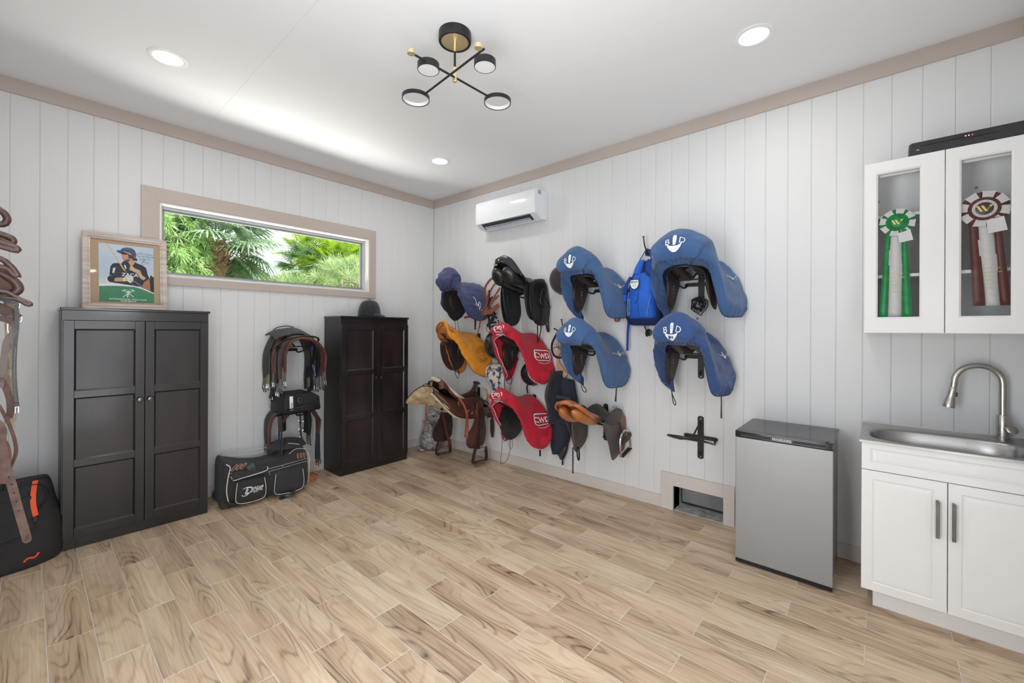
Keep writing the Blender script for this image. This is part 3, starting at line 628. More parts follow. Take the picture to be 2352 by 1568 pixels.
def art(pts, lvl, col, parent, name='print_shape'):
    q = [inv(*p) for p in pts]; q = [(min(max(u, 0), 1), min(max(v, 0), 1)) for u, v in q]
    mb = MB(); mb.poly([fp(PU+u*PW, PV+(1-v)*PH, .003+lvl*.00012) for u, v in q]); key = 'print_%d_%d_%d' % tuple(col)
    return mb.obj(name, mat(key, srgb(*col), .45, col2=srgb(*[int(c*.95) for c in col]), vscale=30), parent, smooth=0)
mb = MB(); mb.poly([fp(PU, PV, .0031), fp(PU+PW, PV, .0031), fp(PU+PW, PV+PH, .0031), fp(PU, PV+PH, .0031)], AN*-.001)
pr = mb.obj('print', mat('print_sky', srgb(196, 212, 226), .45, col2=srgb(182, 200, 218), vscale=3), pf_)
A = lambda l, c, *p: art(p, l, c, pr)
A(1, (214, 220, 228), (385, 905), (1375, 905), (1375, 1130), (390, 1130))
A(3, (176, 120, 84), (1150, 1110), (1165, 1010), (1230, 950), (1290, 930), (1330, 1000), (1376, 1000), (1378, 1200), (1250, 1150))
A(4, (38, 32, 34), (1290, 960), (1300, 890), (1325, 868), (1345, 905), (1378, 900), (1378, 1205), (1310, 1190), (1300, 1050))
A(5, (36, 42, 54), (560, 860), (575, 700), (620, 645), (700, 640), (770, 650), (800, 605), (870, 600), (905, 640), (930, 690), (1000, 620), (1070, 655), (1160, 690), (1225, 740), (1255, 860), (1290, 930), (1180, 1000), (1145, 1085), (1000, 1060), (760, 1020), (640, 1000), (600, 870))
A(6, (205, 160, 135), (900, 640), (905, 560), (985, 560), (1010, 650), (960, 700), (930, 690))
A(7, (208, 150, 128), (790, 585), (775, 540), (760, 470), (770, 440), (900, 450), (930, 520), (925, 590), (860, 600))
A(8, (74, 58, 52), (880, 470), (960, 500), (1010, 540), (1050, 560), (1060, 610), (990, 600), (940, 560), (900, 560))
A(8, (98, 72, 62), (800, 590), (850, 580), (900, 570), (930, 590), (880, 625), (840, 600))
A(9, (28, 30, 36), (748, 440), (800, 435), (880, 470), (870, 490), (800, 485), (750, 465))
A(10, (62, 84, 112), (675, 408), (750, 404), (780, 370), (850, 350), (940, 365), (1010, 410), (1035, 480), (1030, 545), (985, 520), (900, 450), (800, 430), (740, 465), (690, 435))
A(11, (88, 112, 142), (790, 372), (850, 352), (930, 365), (960, 395), (860, 385))
A(6, (205, 165, 140), (640, 935), (680, 908), (820, 905), (860, 940), (820, 980), (650, 975))
A(7, (214, 172, 146), (915, 770), (925, 700), (960, 690), (1010, 740), (1110, 780), (1150, 870), (1220, 920), (1180, 960), (1120, 930), (1050, 830), (960, 785))
A(8, (228, 228, 224), (800, 930), (860, 880), (950, 875), (990, 920), (980, 980), (930, 1010), (880, 975), (810, 975))
A(9, (226, 196, 60), (835, 925), (860, 900), (880, 970), (850, 975))
A(6, (28, 32, 40), (525, 905), (560, 870), (640, 880), (650, 930), (640, 1000), (560, 985), (530, 950))
A(9, (222, 186, 120), (495, 275), (520, 290), (840, 780), (820, 790))
A(10, (120, 120, 128), (830, 785), (850, 780), (1000, 1065), (985, 1065), (920, 920))
A(10, (110, 112, 122), (980, 940), (1160, 1080), (1150, 1100), (970, 965))
A(9, (232, 234, 238), (622, 730), (668, 725), (640, 825), (610, 820)); A(9, (232, 234, 238), (815, 680), (840, 678), (860, 748), (838, 752))
A(12, (238, 240, 242), (385, 1010), (560, 1012), (800, 1030), (1000, 1062), (1150, 1100), (1380, 1195), (1380, 1212), (1150, 1122), (1000, 1080), (800, 1062), (600, 1055), (390, 1060))
A(11, (66, 138, 96), (390, 1050), (600, 1050), (800, 1060), (1000, 1078), (1150, 1118), (1380, 1208), (1380, 1380), (390, 1338))
INK = mat('print_white', srgb(236, 240, 238), .5, col2=srgb(230, 235, 233)); INKD = mat('print_ink', srgb(90, 98, 110), .5, col2=srgb(84, 92, 104))
def atext(t_, size, x, y, m_, **k):
    u, v = inv(x, y); mb = MB(); text_flat(mb, t_, size, fp(PU+u*PW, PV+(1-v)*PH, .0052), AX, AZ, **k); mb.obj('lettering', m_, pr, smooth=0)
atext('ZACA', .034, 925, 865, INK, bold=.02); atext('INTERNATIONAL POLO CLUB', .0152, 895, 1308, INK, bold=.015); atext('PALM BEACH', .0145, 900, 1342, INK, bold=.015)
atext('The', .012, 1130, 450, INKD); atext('Perfect Match-', .016, 1200, 488, INKD, shear=.2); atext('Polo and Brands', .016, 1200, 530, INKD, shear=.2); atext('Sunday 3pm', .014, 1200, 572, INKD, shear=.2)
sg = MB(); sp = [(1090, 600), (1150, 590), (1210, 590), (1130, 650), (1170, 610), (1185, 640), (1210, 625), (1230, 640), (1265, 628)]
sg.tube([fp(PU+inv(*p)[0]*PW, PV+(1-inv(*p)[1])*PH, .0052) for p in sp], .0008, 4); sg.tube([fp(PU+inv(*p)[0]*PW, PV+(1-inv(*p)[1])*PH, .0052) for p in ((1150, 668), (1290, 652))], .0007, 4)
sg.obj('signature', mat('ink_dark', srgb(50, 56, 66), .5, col2=srgb(46, 52, 60)), pr)
em = MB()
def ln_(a, b, w):
    u0, v0 = inv(*a); u1, v1 = inv(*b); p = fp(PU+u0*PW, PV+(1-v0)*PH, .0052); q = fp(PU+u1*PW, PV+(1-v1)*PH, .0052); em.strap([p, q], w, .0002, AN)
for a, b, w in (((905, 1180), (880, 1270), .007), ((800, 1265), (900, 1200), .004), ((1000, 1270), (910, 1200), .004), ((785, 1150), (855, 1130), .006), ((950, 1130), (1010, 1160), .006), ((815, 1148), (895, 1190), .003), ((985, 1150), (905, 1190), .003),
                ((900, 1165), (840, 1170), .004), ((900, 1165), (960, 1180), .004), ((900, 1165), (855, 1210), .003), ((900, 1165), (930, 1210), .003), ((900, 1165), (870, 1135), .003), ((900, 1165), (930, 1135), .003)): ln_(a, b, w)
em.lathe([(0, 0), (.003, 0)], fp(PU+inv(930, 1268)[0]*PW, PV+(1-inv(930, 1268)[1])*PH, .0053), 12, axis=AN); em.obj('emblem', INK, pr)
MB().poly([fp(.04, .04, .0075), fp(FWd-.04, .04, .0075), fp(FWd-.04, FH-.04, .0075), fp(.04, FH-.04, .0075)], AN*.001).obj('picture_glass', GL, pf_)
# ---- riding helmet
VEL = mat('black_velvet', (.012, .014, .02), .85, col2=(.022, .025, .034), vscale=30, sheen=.35, bump=.15, bscale=500)
hm = thing('riding_helmet', (-.995, -.19, 1.5505), 'black velvet riding helmet resting on top of the dark wardrobe', 'helmet')
hx, hy_, hz = -.995, -.19, 1.5505
mb = MB(); rows = []
for i in range(11):
    a = PI/2*i/10; rows.append([(hx+math.cos(b)*.118*math.cos(a)**.58+1e-5*math.cos(b), hy_+math.sin(b)*.103*math.cos(a)**.58+1e-5*math.sin(b), hz+.012+.165*math.sin(a)) for b in [2*PI*k/28 for k in range(28)]])
mb.grid([[(x, y, hz+.006) for x, y, z in rows[0]]]+rows, True); mb.obj('shell', VEL, hm, smooth=60, solid=.004)
mb = MB(); rows = []
for k in range(17):
    b = math.radians(-95+k*9.4); c_, s_ = math.cos(b), math.sin(b); ext = max(0, math.cos(math.radians(-95+k*9.4+20)))**.8*.050
    rows.append([(hx+c_*.115, hy_+s_*.100, hz+.032), (hx+c_*(.116+ext*.6), hy_+s_*(.101+ext*.6), hz+.024), (hx+c_*(.117+ext), hy_+s_*(.102+ext), hz+.008), (hx+c_*(.117+ext), hy_+s_*(.102+ext), hz+.005), (hx+c_*.112, hy_+s_*.098, hz+.020)])
mb.grid(rows, True, True); mb.obj('peak', VEL, hm, smooth=60)
MB().ball((hx, hy_, hz+.180), (.016, .016, .009), 14, 6).obj('button', VEL, hm)
MB().tube(closed_curve([(hx+math.cos(b)*.1195, hy_+math.sin(b)*.1045, hz+.010) for b in [2*PI*k/12 for k in range(12)]], 36), .0045, 8, closed=True).obj('rim_piping', mat('black_leather', (.009, .009, .010), .32, col2=(.017, .017, .018), vscale=20, bump=.2, bscale=260, coat=.1), hm)
# ================================================================= saddles on wall racks
YC = [-.831, -1.635, -2.439, -3.243]; ZR = [.612, 1.222, 1.775]
LEB = mat('saddle_black_leather', (.014, .014, .015), .24, col2=(.022, .022, .024), vscale=14, bump=.16, bscale=300, coat=.25)
LEBM = MATS['black_leather']
LEP = mat('dark_brown_panel_leather', (.028, .020, .018), .42, col2=(.045, .032, .028), vscale=16, bump=.25, bscale=240)
LED = mat('worn_grey_brown_leather', (.075, .066, .062), .5, col2=(.13, .095, .078), vscale=7, bump=.25, bscale=200, rvar=.1)
LEC = mat('cognac_leather', (.36, .115, .035), .26, col2=(.44, .16, .05), vscale=8, bump=.12, bscale=220, coat=.25)
LEO = mat('oxblood_strap_leather', (.20, .055, .03), .38, col2=(.26, .08, .045), vscale=14, bump=.2, bscale=220)
LEW = mat('western_leather', (.060, .022, .016), .33, col2=(.10, .036, .026), vscale=9, bump=.3, bscale=160, coat=.2)
LEWD = mat('western_dark_leather', (.030, .017, .014), .42, col2=(.055, .028, .022), vscale=9, bump=.35, bscale=140)
BLUE = mat('blue_cover_cloth', srgb(62, 98, 146), .8, col2=srgb(52, 86, 132), vscale=5, bump=.35, bscale=420, sheen=.25)
BLUE2 = mat('deep_blue_cover_cloth', srgb(46, 80, 134), .8, col2=srgb(38, 68, 118), vscale=5, bump=.35, bscale=420, sheen=.25)
BLUEH = mat('blue_hem_elastic', srgb(24, 50, 92), .8, col2=srgb(20, 42, 80), vscale=80, vstretch=(1, 1, 1))
RED = mat('red_cover_cloth', srgb(196, 16, 48), .8, col2=srgb(176, 10, 38), vscale=5, bump=.35, bscale=420, sheen=.15)
REDL = mat('red_cover_pocket', srgb(214, 22, 60), .8, col2=srgb(205, 18, 54), vscale=5, bump=.3, bscale=420, sheen=.15)
YEL = mat('yellow_cover_cloth', srgb(226, 150, 30), .8, col2=srgb(212, 134, 22), vscale=5, bump=.35, bscale=420, sheen=.15)
NAVY = mat('navy_cover_cloth', srgb(56, 66, 108), .7, col2=srgb(46, 55, 94), vscale=4, bump=.35, bscale=300, sheen=.25)
PIPE = mat('pale_piping', srgb(222, 220, 218), .6, col2=srgb(190, 184, 180)); PIPEB = mat('taupe_piping', srgb(120, 98, 88), .7, col2=srgb(108, 88, 78))
WPR = mat('white_print', srgb(235, 238, 240), .6, col2=srgb(225, 229, 232)); DPR = mat('dark_print', srgb(96, 62, 20), .7, col2=srgb(86, 54, 18))
STEEL = mat('polished_steel', (.55, .55, .54), .18, 1.0, col2=(.62, .62, .61), vscale=6)
BRASS = mat('buckle_brass', (.62, .50, .28), .25, 1.0, col2=(.7, .58, .34))
def sloc(y0, z0): return lambda u, v, z: (-max(u, .003), y0-v, z0+z)
# ---- rack
def rack_parts(t, xf):
    mb = MB(xf); pl = [(0, -.0225), (0, .0225)]
    out = [(.0225*math.cos(a), .145+.0225*math.sin(a)*.7) for a in [PI*k/8 for k in range(9)]]+[(.0225*math.cos(a), -.150+.0225*math.sin(a)*.7) for a in [PI+PI*k/8 for k in range(9)]]
    mb.poly([(.0005, v, z) for v, z in out], (.005, 0, 0)); pl = mb.obj('plate', BLACKM, t, smooth=0)
    for z in (.140, -.150): MB(xf).lathe([(0, 0), (.006, 0), (.005, .003), (0, .004)], (.0055, 0, z), 10, axis=(1, 0, 0)).obj('screw', mat('screw_steel', (.2, .2, .2), .35, .9, col2=(.3, .3, .3)), pl, smooth=0)
    mb = MB(xf); out = [(.108+.015*math.sin(a), .0145*math.cos(a)) for a in [PI*k/6 for k in range(7)]]; out += [(-v, -z) for v, z in out]
    mb.poly([(.0055, v, z) for v, z in out], (.005, 0, 0)); mb.obj('cross_bar', BLACKM, t, smooth=0)
    hoop = curve([(.010, .104, .0), (.035, .110, -.022), (.075, .122, -.022), (.15, .128, -.004), (.28, .128, .030), (.37, .112, .055), (.43, .06, .070), (.447, 0, .075), (.43, -.06, .070), (.37, -.112, .055), (.28, -.128, .030), (.15, -.128, -.004), (.075, -.122, -.022), (.035, -.110, -.022), (.010, -.104, 0)], 60)
    MB(xf).tube(hoop, .0072, 10).obj('hoop', BLACKM, t)
    MB(xf).tube([(.21, -.128, .012), (.21, .128, .012)], .0055, 8).obj('cross_rod', BLACKM, t)
    MB(xf).tube(curve([(.010, 0, .108), (.03, 0, .108), (.055, 0, .098), (.21, 0, .020)], 14), .0065, 10).obj('brace', BLACKM, t)
    MB(xf).tube([(.31, -.05, .038), (.21, -.128, .012)], .004, 6).obj('stay', BLACKM, t); MB(xf).tube([(.31, .05, .038), (.21, .128, .012)], .004, 6).obj('stay', BLACKM, t)
    MB(xf).tube(curve([(.006, 0, -.105), (.02, -.0, -.125), (.035, 0, -.135), (.05, 0, -.125)], 10)+[(.052, 0, -.118)], .0045, 8).obj('bridle_hook', BLACKM, t)
def rack(y0, z0, label, grp='saddle racks on the board wall', tilt=0):
    t = thing('saddle_rack', (0, y0, z0), label, 'saddle rack', grp); f = sloc(y0, z0)
    rack_parts(t, lambda u, v, z: f(u, v, z+tilt*max(0, u-.04))); return t
class Surf:
    def __init__(s, st, cen=None):   # st rows: Tu,Tz,W,SD,Hu,Hv,Hz,fwd,out [,(Lu,Lv,Lz)]
        s.c = []
        for r in st:
            Tu, Tz, W, SD, Hu, Hv, Hz, fw, ou = r[:9]; L = r[9] if len(r) > 9 else (Hu, Hv, Hz)
            def side(sg, h, fw=fw):
                Hh = Vector((h[0], sg*h[1], h[2])); Sp = Vector((Tu, sg*W, Tz-SD)); vv = max(W, h[1])*.5
                def mid(w, k, o): B = Sp.lerp(Hh, w); B.x += fw*k; B.y = sg*(vv+abs(B.y)*.5+ou*o); return B
                return [Hh, mid(.74, 1.0, 1.25), mid(.40, .7, .9), Sp]
            s.c.append(side(1, (Hu, Hv, Hz))+[Vector((Tu, 0, Tz))]+list(reversed(side(-1, L, r[10] if len(r) > 10 else fw))))
        s.k = len(s.c[0])
        n = len(s.c)
        s.pre = {}
    def row(s, t):
        key = round(t, 5)
        if key not in s.pre: s.pre[key] = [cr([c[j] for c in s.c], t) for j in range(s.k)]
        return s.pre[key]
    disp = None
    def p(s, t, q): return cr(s.row(t), q)
    def dp(s, t, q):
        p = s.p(t, q); a, b, n = s.frame(t, q)
        if n.dot(p-Vector((.25, 0, -.05))) < 0: n = -n
        return p+n*(s.disp(p, t, q) if s.disp else 0), n
    def frame(s, t, q):
        e = .012; a = s.p(min(t+e, 1), q)-s.p(max(t-e, 0), q); b = s.p(t, min(q+e, 1))-s.p(t, max(q-e, 0))
        a /= (min(t+e, 1)-max(t-e, 0)); b /= (min(q+e, 1)-max(q-e, 0)); n = a.cross(b); n = n.normalized() if n.length > 1e-9 else Vector((0, 0, 1)); return a, b, n
def surf_obj(S, xf, name, m, parent, nt=56, ns=64, amp=.004, freq=14, gather=.0, gk=60, hemw=.22, seed=0, solid=.003, inset=0, t0=0, t1=1, q0=0, q1=1, fold=0, puff=.012):
    def fn(p, t, q):
        d = amp*(noise.noise(p*freq+Vector((seed*3.1, 0, 0)))+.5*noise.noise(p*freq*2.3+Vector((0, seed, 0))))
        if fold: d += fold*max(0, noise.noise(Vector((p.x*9, p.y*5, p.z*26+seed*7))))
        hd = min(q*2, (1-q)*2, (1-t)*1.6)
        if gather:
            w = max(0, 1-hd/hemw); ph = gk*(t if min(q, 1-q)*2 < (1-t)*1.6 else q*1.2)+3*noise.noise(p*7)+seed
            d += gather*(w**1.3)*min(1, hd/.05+.1)*(.75*math.sin(ph)+.35*math.sin(ph*2.13+2*noise.noise(p*5)))+puff*w*(1-w)*4
        return d
    S.disp = fn
    rows = []; cen = Vector((.25, 0, -.05))
    for i in range(nt+1):
        t = t0+(t1-t0)*i/nt; r = []
        for j in range(ns+1):
            q = q0+(q1-q0)*j/ns; p = S.p(t, q); a, b, n = S.frame(t, q)
            if n.dot(p-cen) < 0: n = -n
            d = fn(p, t, q)
            r.append(p+n*(d-inset))
        rows.append(r)
    return MB(xf).grid(rows).obj(name, m, parent, smooth=60, solid=solid, off=-1), rows
def hem(rows, xf, m, parent, r=.0028, name='hem_piping', n=1):
    path = [r_[0] for r_ in rows]+rows[-1][1:-1]+[r_[-1] for r_ in reversed(rows)]
    pts = [path[0]]
    for p in path[1:]:
        if (p-pts[-1]).length > .006: pts.append(p)
    return MB(xf).tube(pts, r, 6).obj(name, m, parent)
def find(S, target):
    best = None; T = Vector(target)
    for i in range(41):
        for j in range(41):
            p = S.p(i/40, j/40); d = (p-T).length
            if best is None or d < best[0]: best = (d, i/40, j/40)
    return best[1], best[2]
def decal(S, xf, target, items, parent, name, m, right, up, off=.006, rot=0):
    """items: callables adding 2D shapes; maps flat artwork on the surface around target"""
    t, q = find(S, target); a, b, n = S.frame(t, q); c = S.p(t, q)
    if n.dot(c-Vector((.25, 0, -.05))) < 0: n = -n
    X = Vector(right); X = (X-n*X.dot(n)).normalized(); Y = Vector(up); Y = (Y-n*Y.dot(n)); Y = (Y-X*Y.dot(X)).normalized()
    if rot: X, Y = X*math.cos(rot)+Y*math.sin(rot), Y*math.cos(rot)-X*math.sin(rot)
    G = Matrix(((a.dot(a), a.dot(b)), (a.dot(b), b.dot(b)))).inverted()
    mb = MB(xf)
    for v2, f2 in items:
        base = len(mb.v)
        for x, y in v2:
            d = X*x+Y*y; w = G @ Vector((a.dot(d), b.dot(d))); tt, qq = min(max(t+w[0], 0), 1), min(max(q+w[1], 0), 1)
            p, nn = S.dp(tt, qq)
            mb.pt(p+nn*(off-.0045))
        for f in f2: mb.face(*[base+i for i in f])
    return mb.obj(name, m, parent, smooth=0)
def sh2(v, f, dx, dy): return [(x+dx, y+dy) for x, y in v], f
def txt(t_, size, dx=0, dy=0, **k): v, f = text2d(t_, size, **k); return sh2(v, f, dx, dy)
def poly2(pts, sub=1): return pts, [tuple(range(len(pts)))]
def ring2(pts, w, closed=True):   # stroke along a 2D polyline
    P = [Vector(p) for p in pts]; n = len(P); v = []; f = []
    for i in range(n):
        d = (P[(i+1) % n]-P[i-1]) if closed else (P[min(i+1, n-1)]-P[max(i-1, 0)]); d.normalize(); s_ = Vector((-d.y, d.x))*w/2; v += [tuple(P[i]+s_), tuple(P[i]-s_)]
    for i in range(n if closed else n-1): j = (i+1) % n; f.append((2*i, 2*j, 2*j+1, 2*i+1))
    return v, f
def arc2(cx, cy, r, a0, a1, n=16): return [(cx+r*math.cos(math.radians(a0+(a1-a0)*k/n)), cy+r*math.sin(math.radians(a0+(a1-a0)*k/n))) for k in range(n+1)]
def anchor(s):   # round headed stem on a crescent, as on the blue covers
    st = [(-.10*s, .0), (-.13*s, .35*s), (-.12*s, .52*s)]+arc2(0, .52*s, .12*s, 180, 0, 8)+[(.12*s, .52*s), (.13*s, .35*s), (.10*s, 0)]
    inn = [(-.50, .17), (-.40, .05), (-.24, -.03), (-.08, -.05), (.08, -.05), (.24, -.03), (.40, .05), (.50, .17)]; out = [(-.50, .15), (-.46, -.06), (-.34, -.24), (-.13, -.37), (.13, -.37), (.34, -.24), (.46, -.06), (.50, .15)]
    v = [(x*s, y*s) for x, y in inn+out]
    return [poly2(st), (v, [(i, i+1, i+9, i+8) for i in range(7)])]
def strap_tail(xf, parent, P, w, m=None, name='girth_strap', t=.004, nrm=(1, 0, 0)): return MB(xf).strap(P, w, t, nrm).obj(name, m or LEP, parent)
def loop_tail(xf, parent, P, r=.0035, m=None, name='stirrup_loop'): return MB(xf).tube(curve(P, 24), r, 8).obj(name, m or LEBM, parent)
BASE = [(.03, .17, .10, .05, .03, .200, -.08, 0, .010), (.09, .205, .115, .05, .05, .232, -.17, 0, .014), (.17, .180, .105, .045, .12, .235, -.228, 0, .016, (.08, .19, -.22)),
        (.26, .180, .105, .045, .22, .225, -.243, 0, .018, (.12, .165, -.245)), (.34, .215, .125, .040, .335, .175, -.225, .02, .035, (.17, .140, -.255), .11),
        (.42, .270, .140, .055, .395, .150, -.06, .035, .040, (.25, .135, -.10), .12), (.485, .318, .142, .075, .435, .138, .045, .030, .025, (.335, .140, .035), .07),
        (.535, .322, .135, .085, .448, .115, .085, .050, .015, (.40, .12, .075)), (.590, .262, .125, .060, .452, .085, .100, .050, .008), (.590, .160, .095, .020, .458, .050, .106, .030, .004), (.500, .102, .045, .001, .462, .014, .108, 0, 0)]
def tweak(st, du=0, dz=0, sw=1.0, wz=1.0, flap=0, cantle=0):
    o = []
    for i, r in enumerate(st):
        r = list(r); r[0] += du; r[4] += du; r[1] = r[1]*wz+dz+(cantle if i >= 5 else 0); r[2] *= sw; r[5] *= sw; r[6] = r[6]+dz+(flap if r[6] < -.1 else 0)
        if len(r) > 9: r[9] = (r[9][0]+du, r[9][1]*sw, r[9][2]+dz+(flap if r[9][2] < -.1 else 0))
        o.append(tuple(r))
    return o
def saddle_under(t, xf, m1=LEP, m2=LEP, tree=True, cog=True):
    # underside seen through the opening: two padded panels and the inner faces of the flaps
    for sg in (1, -1):
        rows = []
        for i in range(15):
            q = i/14; u = .07+.34*q; w = .020+.016*math.sin(PI*q); zc = .045+.075*q**1.5; rows.append([(u, sg*(.035+.040+.040*math.cos(a)), zc+w*math.sin(a)) for a in [2*PI*k/12 for k in range(12)]])
        MB(xf).grid(rows, True, True).obj('seat_panel', m1, t)
        o = [(.10, .02), (.12, -.08), (.16, -.17), (.21, -.205), (.29, -.16), (.335, -.02), (.35, .05), (.22, .08)]
        P = closed_curve([(u, sg*(.128-.12*z), z) for u, z in o], 32)
        rows = [[Vector((u, sg*(abs(v)-.012), z)) for u, v, z in P], P]; c = Vector((.19, sg*.15, -.02))
        mb = MB(xf); mb.grid([[c+(p-c)*.02+Vector((0, -sg*.010, 0)) for p in P], [c+(p-c)*.85+Vector((0, -sg*.006, 0)) for p in P], P, [p+Vector((0, sg*.006, 0)) for p in P], [c+(p-c)*.02+Vector((0, sg*.008, 0)) for p in P]], True)
        mb.obj('flap', m2, t)
        rows = []
        for i in range(13):   # knee roll
            q = i/12; z = .08-.26*q; u = .10+.20*math.sin(PI*(.35+q*.45)); r = .022*(math.sin(PI*min(.97, max(.06, q)))**.5); rows.append([(u+r*1.6*math.cos(a), sg*(.128+.016*q)+r*math.sin(a)*.7, z) for a in [2*PI*k/10 for k in range(10)]])
        MB(xf).grid(rows, True, True).obj('knee_block', m2, t)
    if cog:
        mb = MB(xf)
        mb.strap([(.20, -.135, .06), (.19, -.142, -.03), (.18, -.146, -.11)], .03, .004, (0, 1, 0)); mb = mb.obj('girth_billet', mat('red_brown_leather', (.22, .06, .03), .4, col2=(.28, .09, .045)), t)
        for k in range(4): MB(xf).ball((.187-.002*k, -.139-.0015*k, -.02-.026*k), (.005, .002, .0035), 8, 4).obj('billet_hole', WPR, mb)
def covered(col, row, st, cloth, hemm, label, gather, seed, logos, group, hemr=.003, fold=0, amp=.004, tails=True, grp_under=True, nt=110, hemw=.30, puff=.012, name='covered_saddle'):
    y0, z0 = YC[col], ZR[row]; xf = sloc(y0, z0); t = thing(name, (0, y0, z0), label, 'saddle', group)
    S = Surf(st); cv, rows = surf_obj(S, xf, 'cover', cloth, t, nt=nt, ns=96, gather=gather, seed=seed, fold=fold, amp=amp, hemw=hemw, puff=puff, gk=150)
    hem(rows, xf, hemm, cv, hemr)
    if grp_under: saddle_under(t, xf)
    return t, S, cv, xf
def bd_logo(S, xf, cv, target, s=1.0, letter=None, m=None):
    its = anchor(.100*s)+[txt('B', .054*s, -.046*s, .024*s), txt('D', .054*s, .048*s, .028*s)]
    for x in ():   # slab serifs
        for dy in (-.022, .022): its.append(poly2([((x-.020)*s, (.022 if x < 0 else .030)*s+dy*s-.002), ((x-.004)*s, (.022 if x < 0 else .030)*s+dy*s-.002), ((x-.004)*s, (.022 if x < 0 else .030)*s+dy*s+.002), ((x-.020)*s, (.022 if x < 0 else .030)*s+dy*s+.002)]))
    its = [([(x, y*1.3) for x, y in v], f) for v, f in its]
    decal(S, xf, target, its, cv, 'embroidery', WPR, (0, 1, 0), (0, 0, 1), off=.009)
    if letter: decal(S, xf, target, [txt(letter, .026*s, 0, .042*s)], cv, 'marker_letter', mat('marker_ink', (.02, .02, .03), .6, col2=(.03, .03, .04)), (0, 1, 0), (0, 0, 1), off=.011)
def bruno(S, xf, cv, target, s=1.0):
    its = [txt('BRUNO', .026*s, -.052*s, .004), txt('DELGRANGE', .022*s, .062*s, -.002), txt('SELLIER PARIS', .011*s, .075*s, -.020)]+[sh2(v, f, -.006*s, -.002) for v, f in anchor(.050*s)]
    decal(S, xf, target, its, cv, 'lettering', WPR, (-1, 0, 0), (0, 0, 1), off=.013, rot=.0)
G1 = 'saddles under blue cloth covers'
racks = []
rl = {(3, 0): 'black iron saddle rack with nothing on it, above the wall niche', (3, 1): 'saddle rack under the deep blue cover of the middle row, above the empty rack', (3, 2): 'saddle rack under the largest blue cover, with the coiled cords',
      (2, 0): 'saddle rack holding the uncovered brown jumping saddle', (2, 1): 'saddle rack under the blue cover marked A', (2, 2): 'saddle rack under the blue cover beside the blue backpack',
      (1, 0): 'saddle rack under the lower red cover', (1, 1): 'saddle rack under the upper red cover', (1, 2): 'saddle rack holding the black dressage saddle',
      (0, 0): 'saddle rack holding the western saddle', (0, 1): 'saddle rack under the yellow cover', (0, 2): 'saddle rack under the navy cover'}
for (c_, r_), l_ in rl.items(): rack(YC[c_], ZR[r_], l_, tilt={(3, 1): .13, (1, 1): .12, (1, 0): .12, (0, 1): .08}.get((c_, r_), .03))
# ---- blue covers
B1 = tweak(BASE, cantle=0)
t, S, cv, xf = covered(3, 1, B1, BLUE2, BLUEH, 'saddle in a deep blue cover hanging above the empty saddle rack', .009, 1, None, G1, fold=.012)
bd_logo(S, xf, cv, (.61, .0, .195), .80, 'C'); bruno(S, xf, cv, (.16, .20, .03), 1.0)
loop_tail(xf, t, [(.20, -.15, -.20), (.19, -.15, -.27), (.155, -.14, -.33), (.14, -.14, -.352), (.155, -.14, -.365), (.185, -.145, -.33), (.20, -.15, -.24)])
strap_tail(xf, t, [(.22, .20, -.22), (.23, .205, -.30), (.25, .21, -.40)], [.016, .020, .034], nrm=(0, 1, 0))
B2 = tweak(BASE, du=-.01, dz=-.02, cantle=-.005)
t, S, cv, xf = covered(2, 1, B2, BLUE, BLUEH, 'saddle in a blue cover with the letter A on its white emblem, middle row', .008, 2, None, G1, fold=.006)
bd_logo(S, xf, cv, (.60, .0, .175), .74, 'A'); bruno(S, xf, cv, (.15, .20, .0), .9)
loop_tail(xf, t, [(.20, -.14, -.20), (.19, -.13, -.27), (.15, -.12, -.315), (.135, -.12, -.33), (.15, -.12, -.345), (.185, -.13, -.32), (.20, -.14, -.24)])
strap_tail(xf, t, [(.19, .20, -.25), (.21, .205, -.32), (.23, .21, -.38)], [.014, .018, .030], nrm=(0, 1, 0))
B3 = tweak(BASE, du=-.015, dz=-.01, sw=1.05, cantle=.0)
t, S, cv, xf = covered(2, 2, B3, BLUE, BLUEH, 'saddle in a blue cover beside the blue backpack, top row', .008, 3, None, G1, fold=.006)
bd_logo(S, xf, cv, (.595, .0, .185), .74); bruno(S, xf, cv, (.17, .20, .02), .85)
MB(xf).poly([(.30, -.17, -.02), (.27, -.172, -.02), (.27, -.174, -.055), (.30, -.172, -.05)], (0, .002, 0)).obj('care_tag', WPR, t)
MB(xf).lathe([(0, 0), (.02, 0), (.028, .05), (.02, .08), (0, .085)], (.12, .165, -.20), 12, axis=(0, 0, -1)).obj('girth_guard', LEO, t)
B4 = tweak(BASE, du=-.04, dz=-.015, sw=1.28, wz=1.08, flap=.0, cantle=.0)
t, S, cv, xf = covered(3, 2, B4, BLUE, BLUEH, 'largest blue covered saddle, top row, above the deep blue cover', .008, 4, None, G1, fold=.005)
bd_logo(S, xf, cv, (.575, .0, .20), .92); bruno(S, xf, cv, (.15, .26, .0), .8)
MB(xf).poly([(.30, -.215, -.05), (.27, -.217, -.05), (.27, -.219, -.08), (.30, -.217, -.08)], (0, .002, 0)).obj('care_tag', WPR, t)
MB(xf).lathe([(0, 0), (.02, 0), (.026, .05), (.02, .08), (0, .085)], (.10, .21, -.09), 12, axis=(0, 0, -1)).obj('girth_guard', LEO, t)
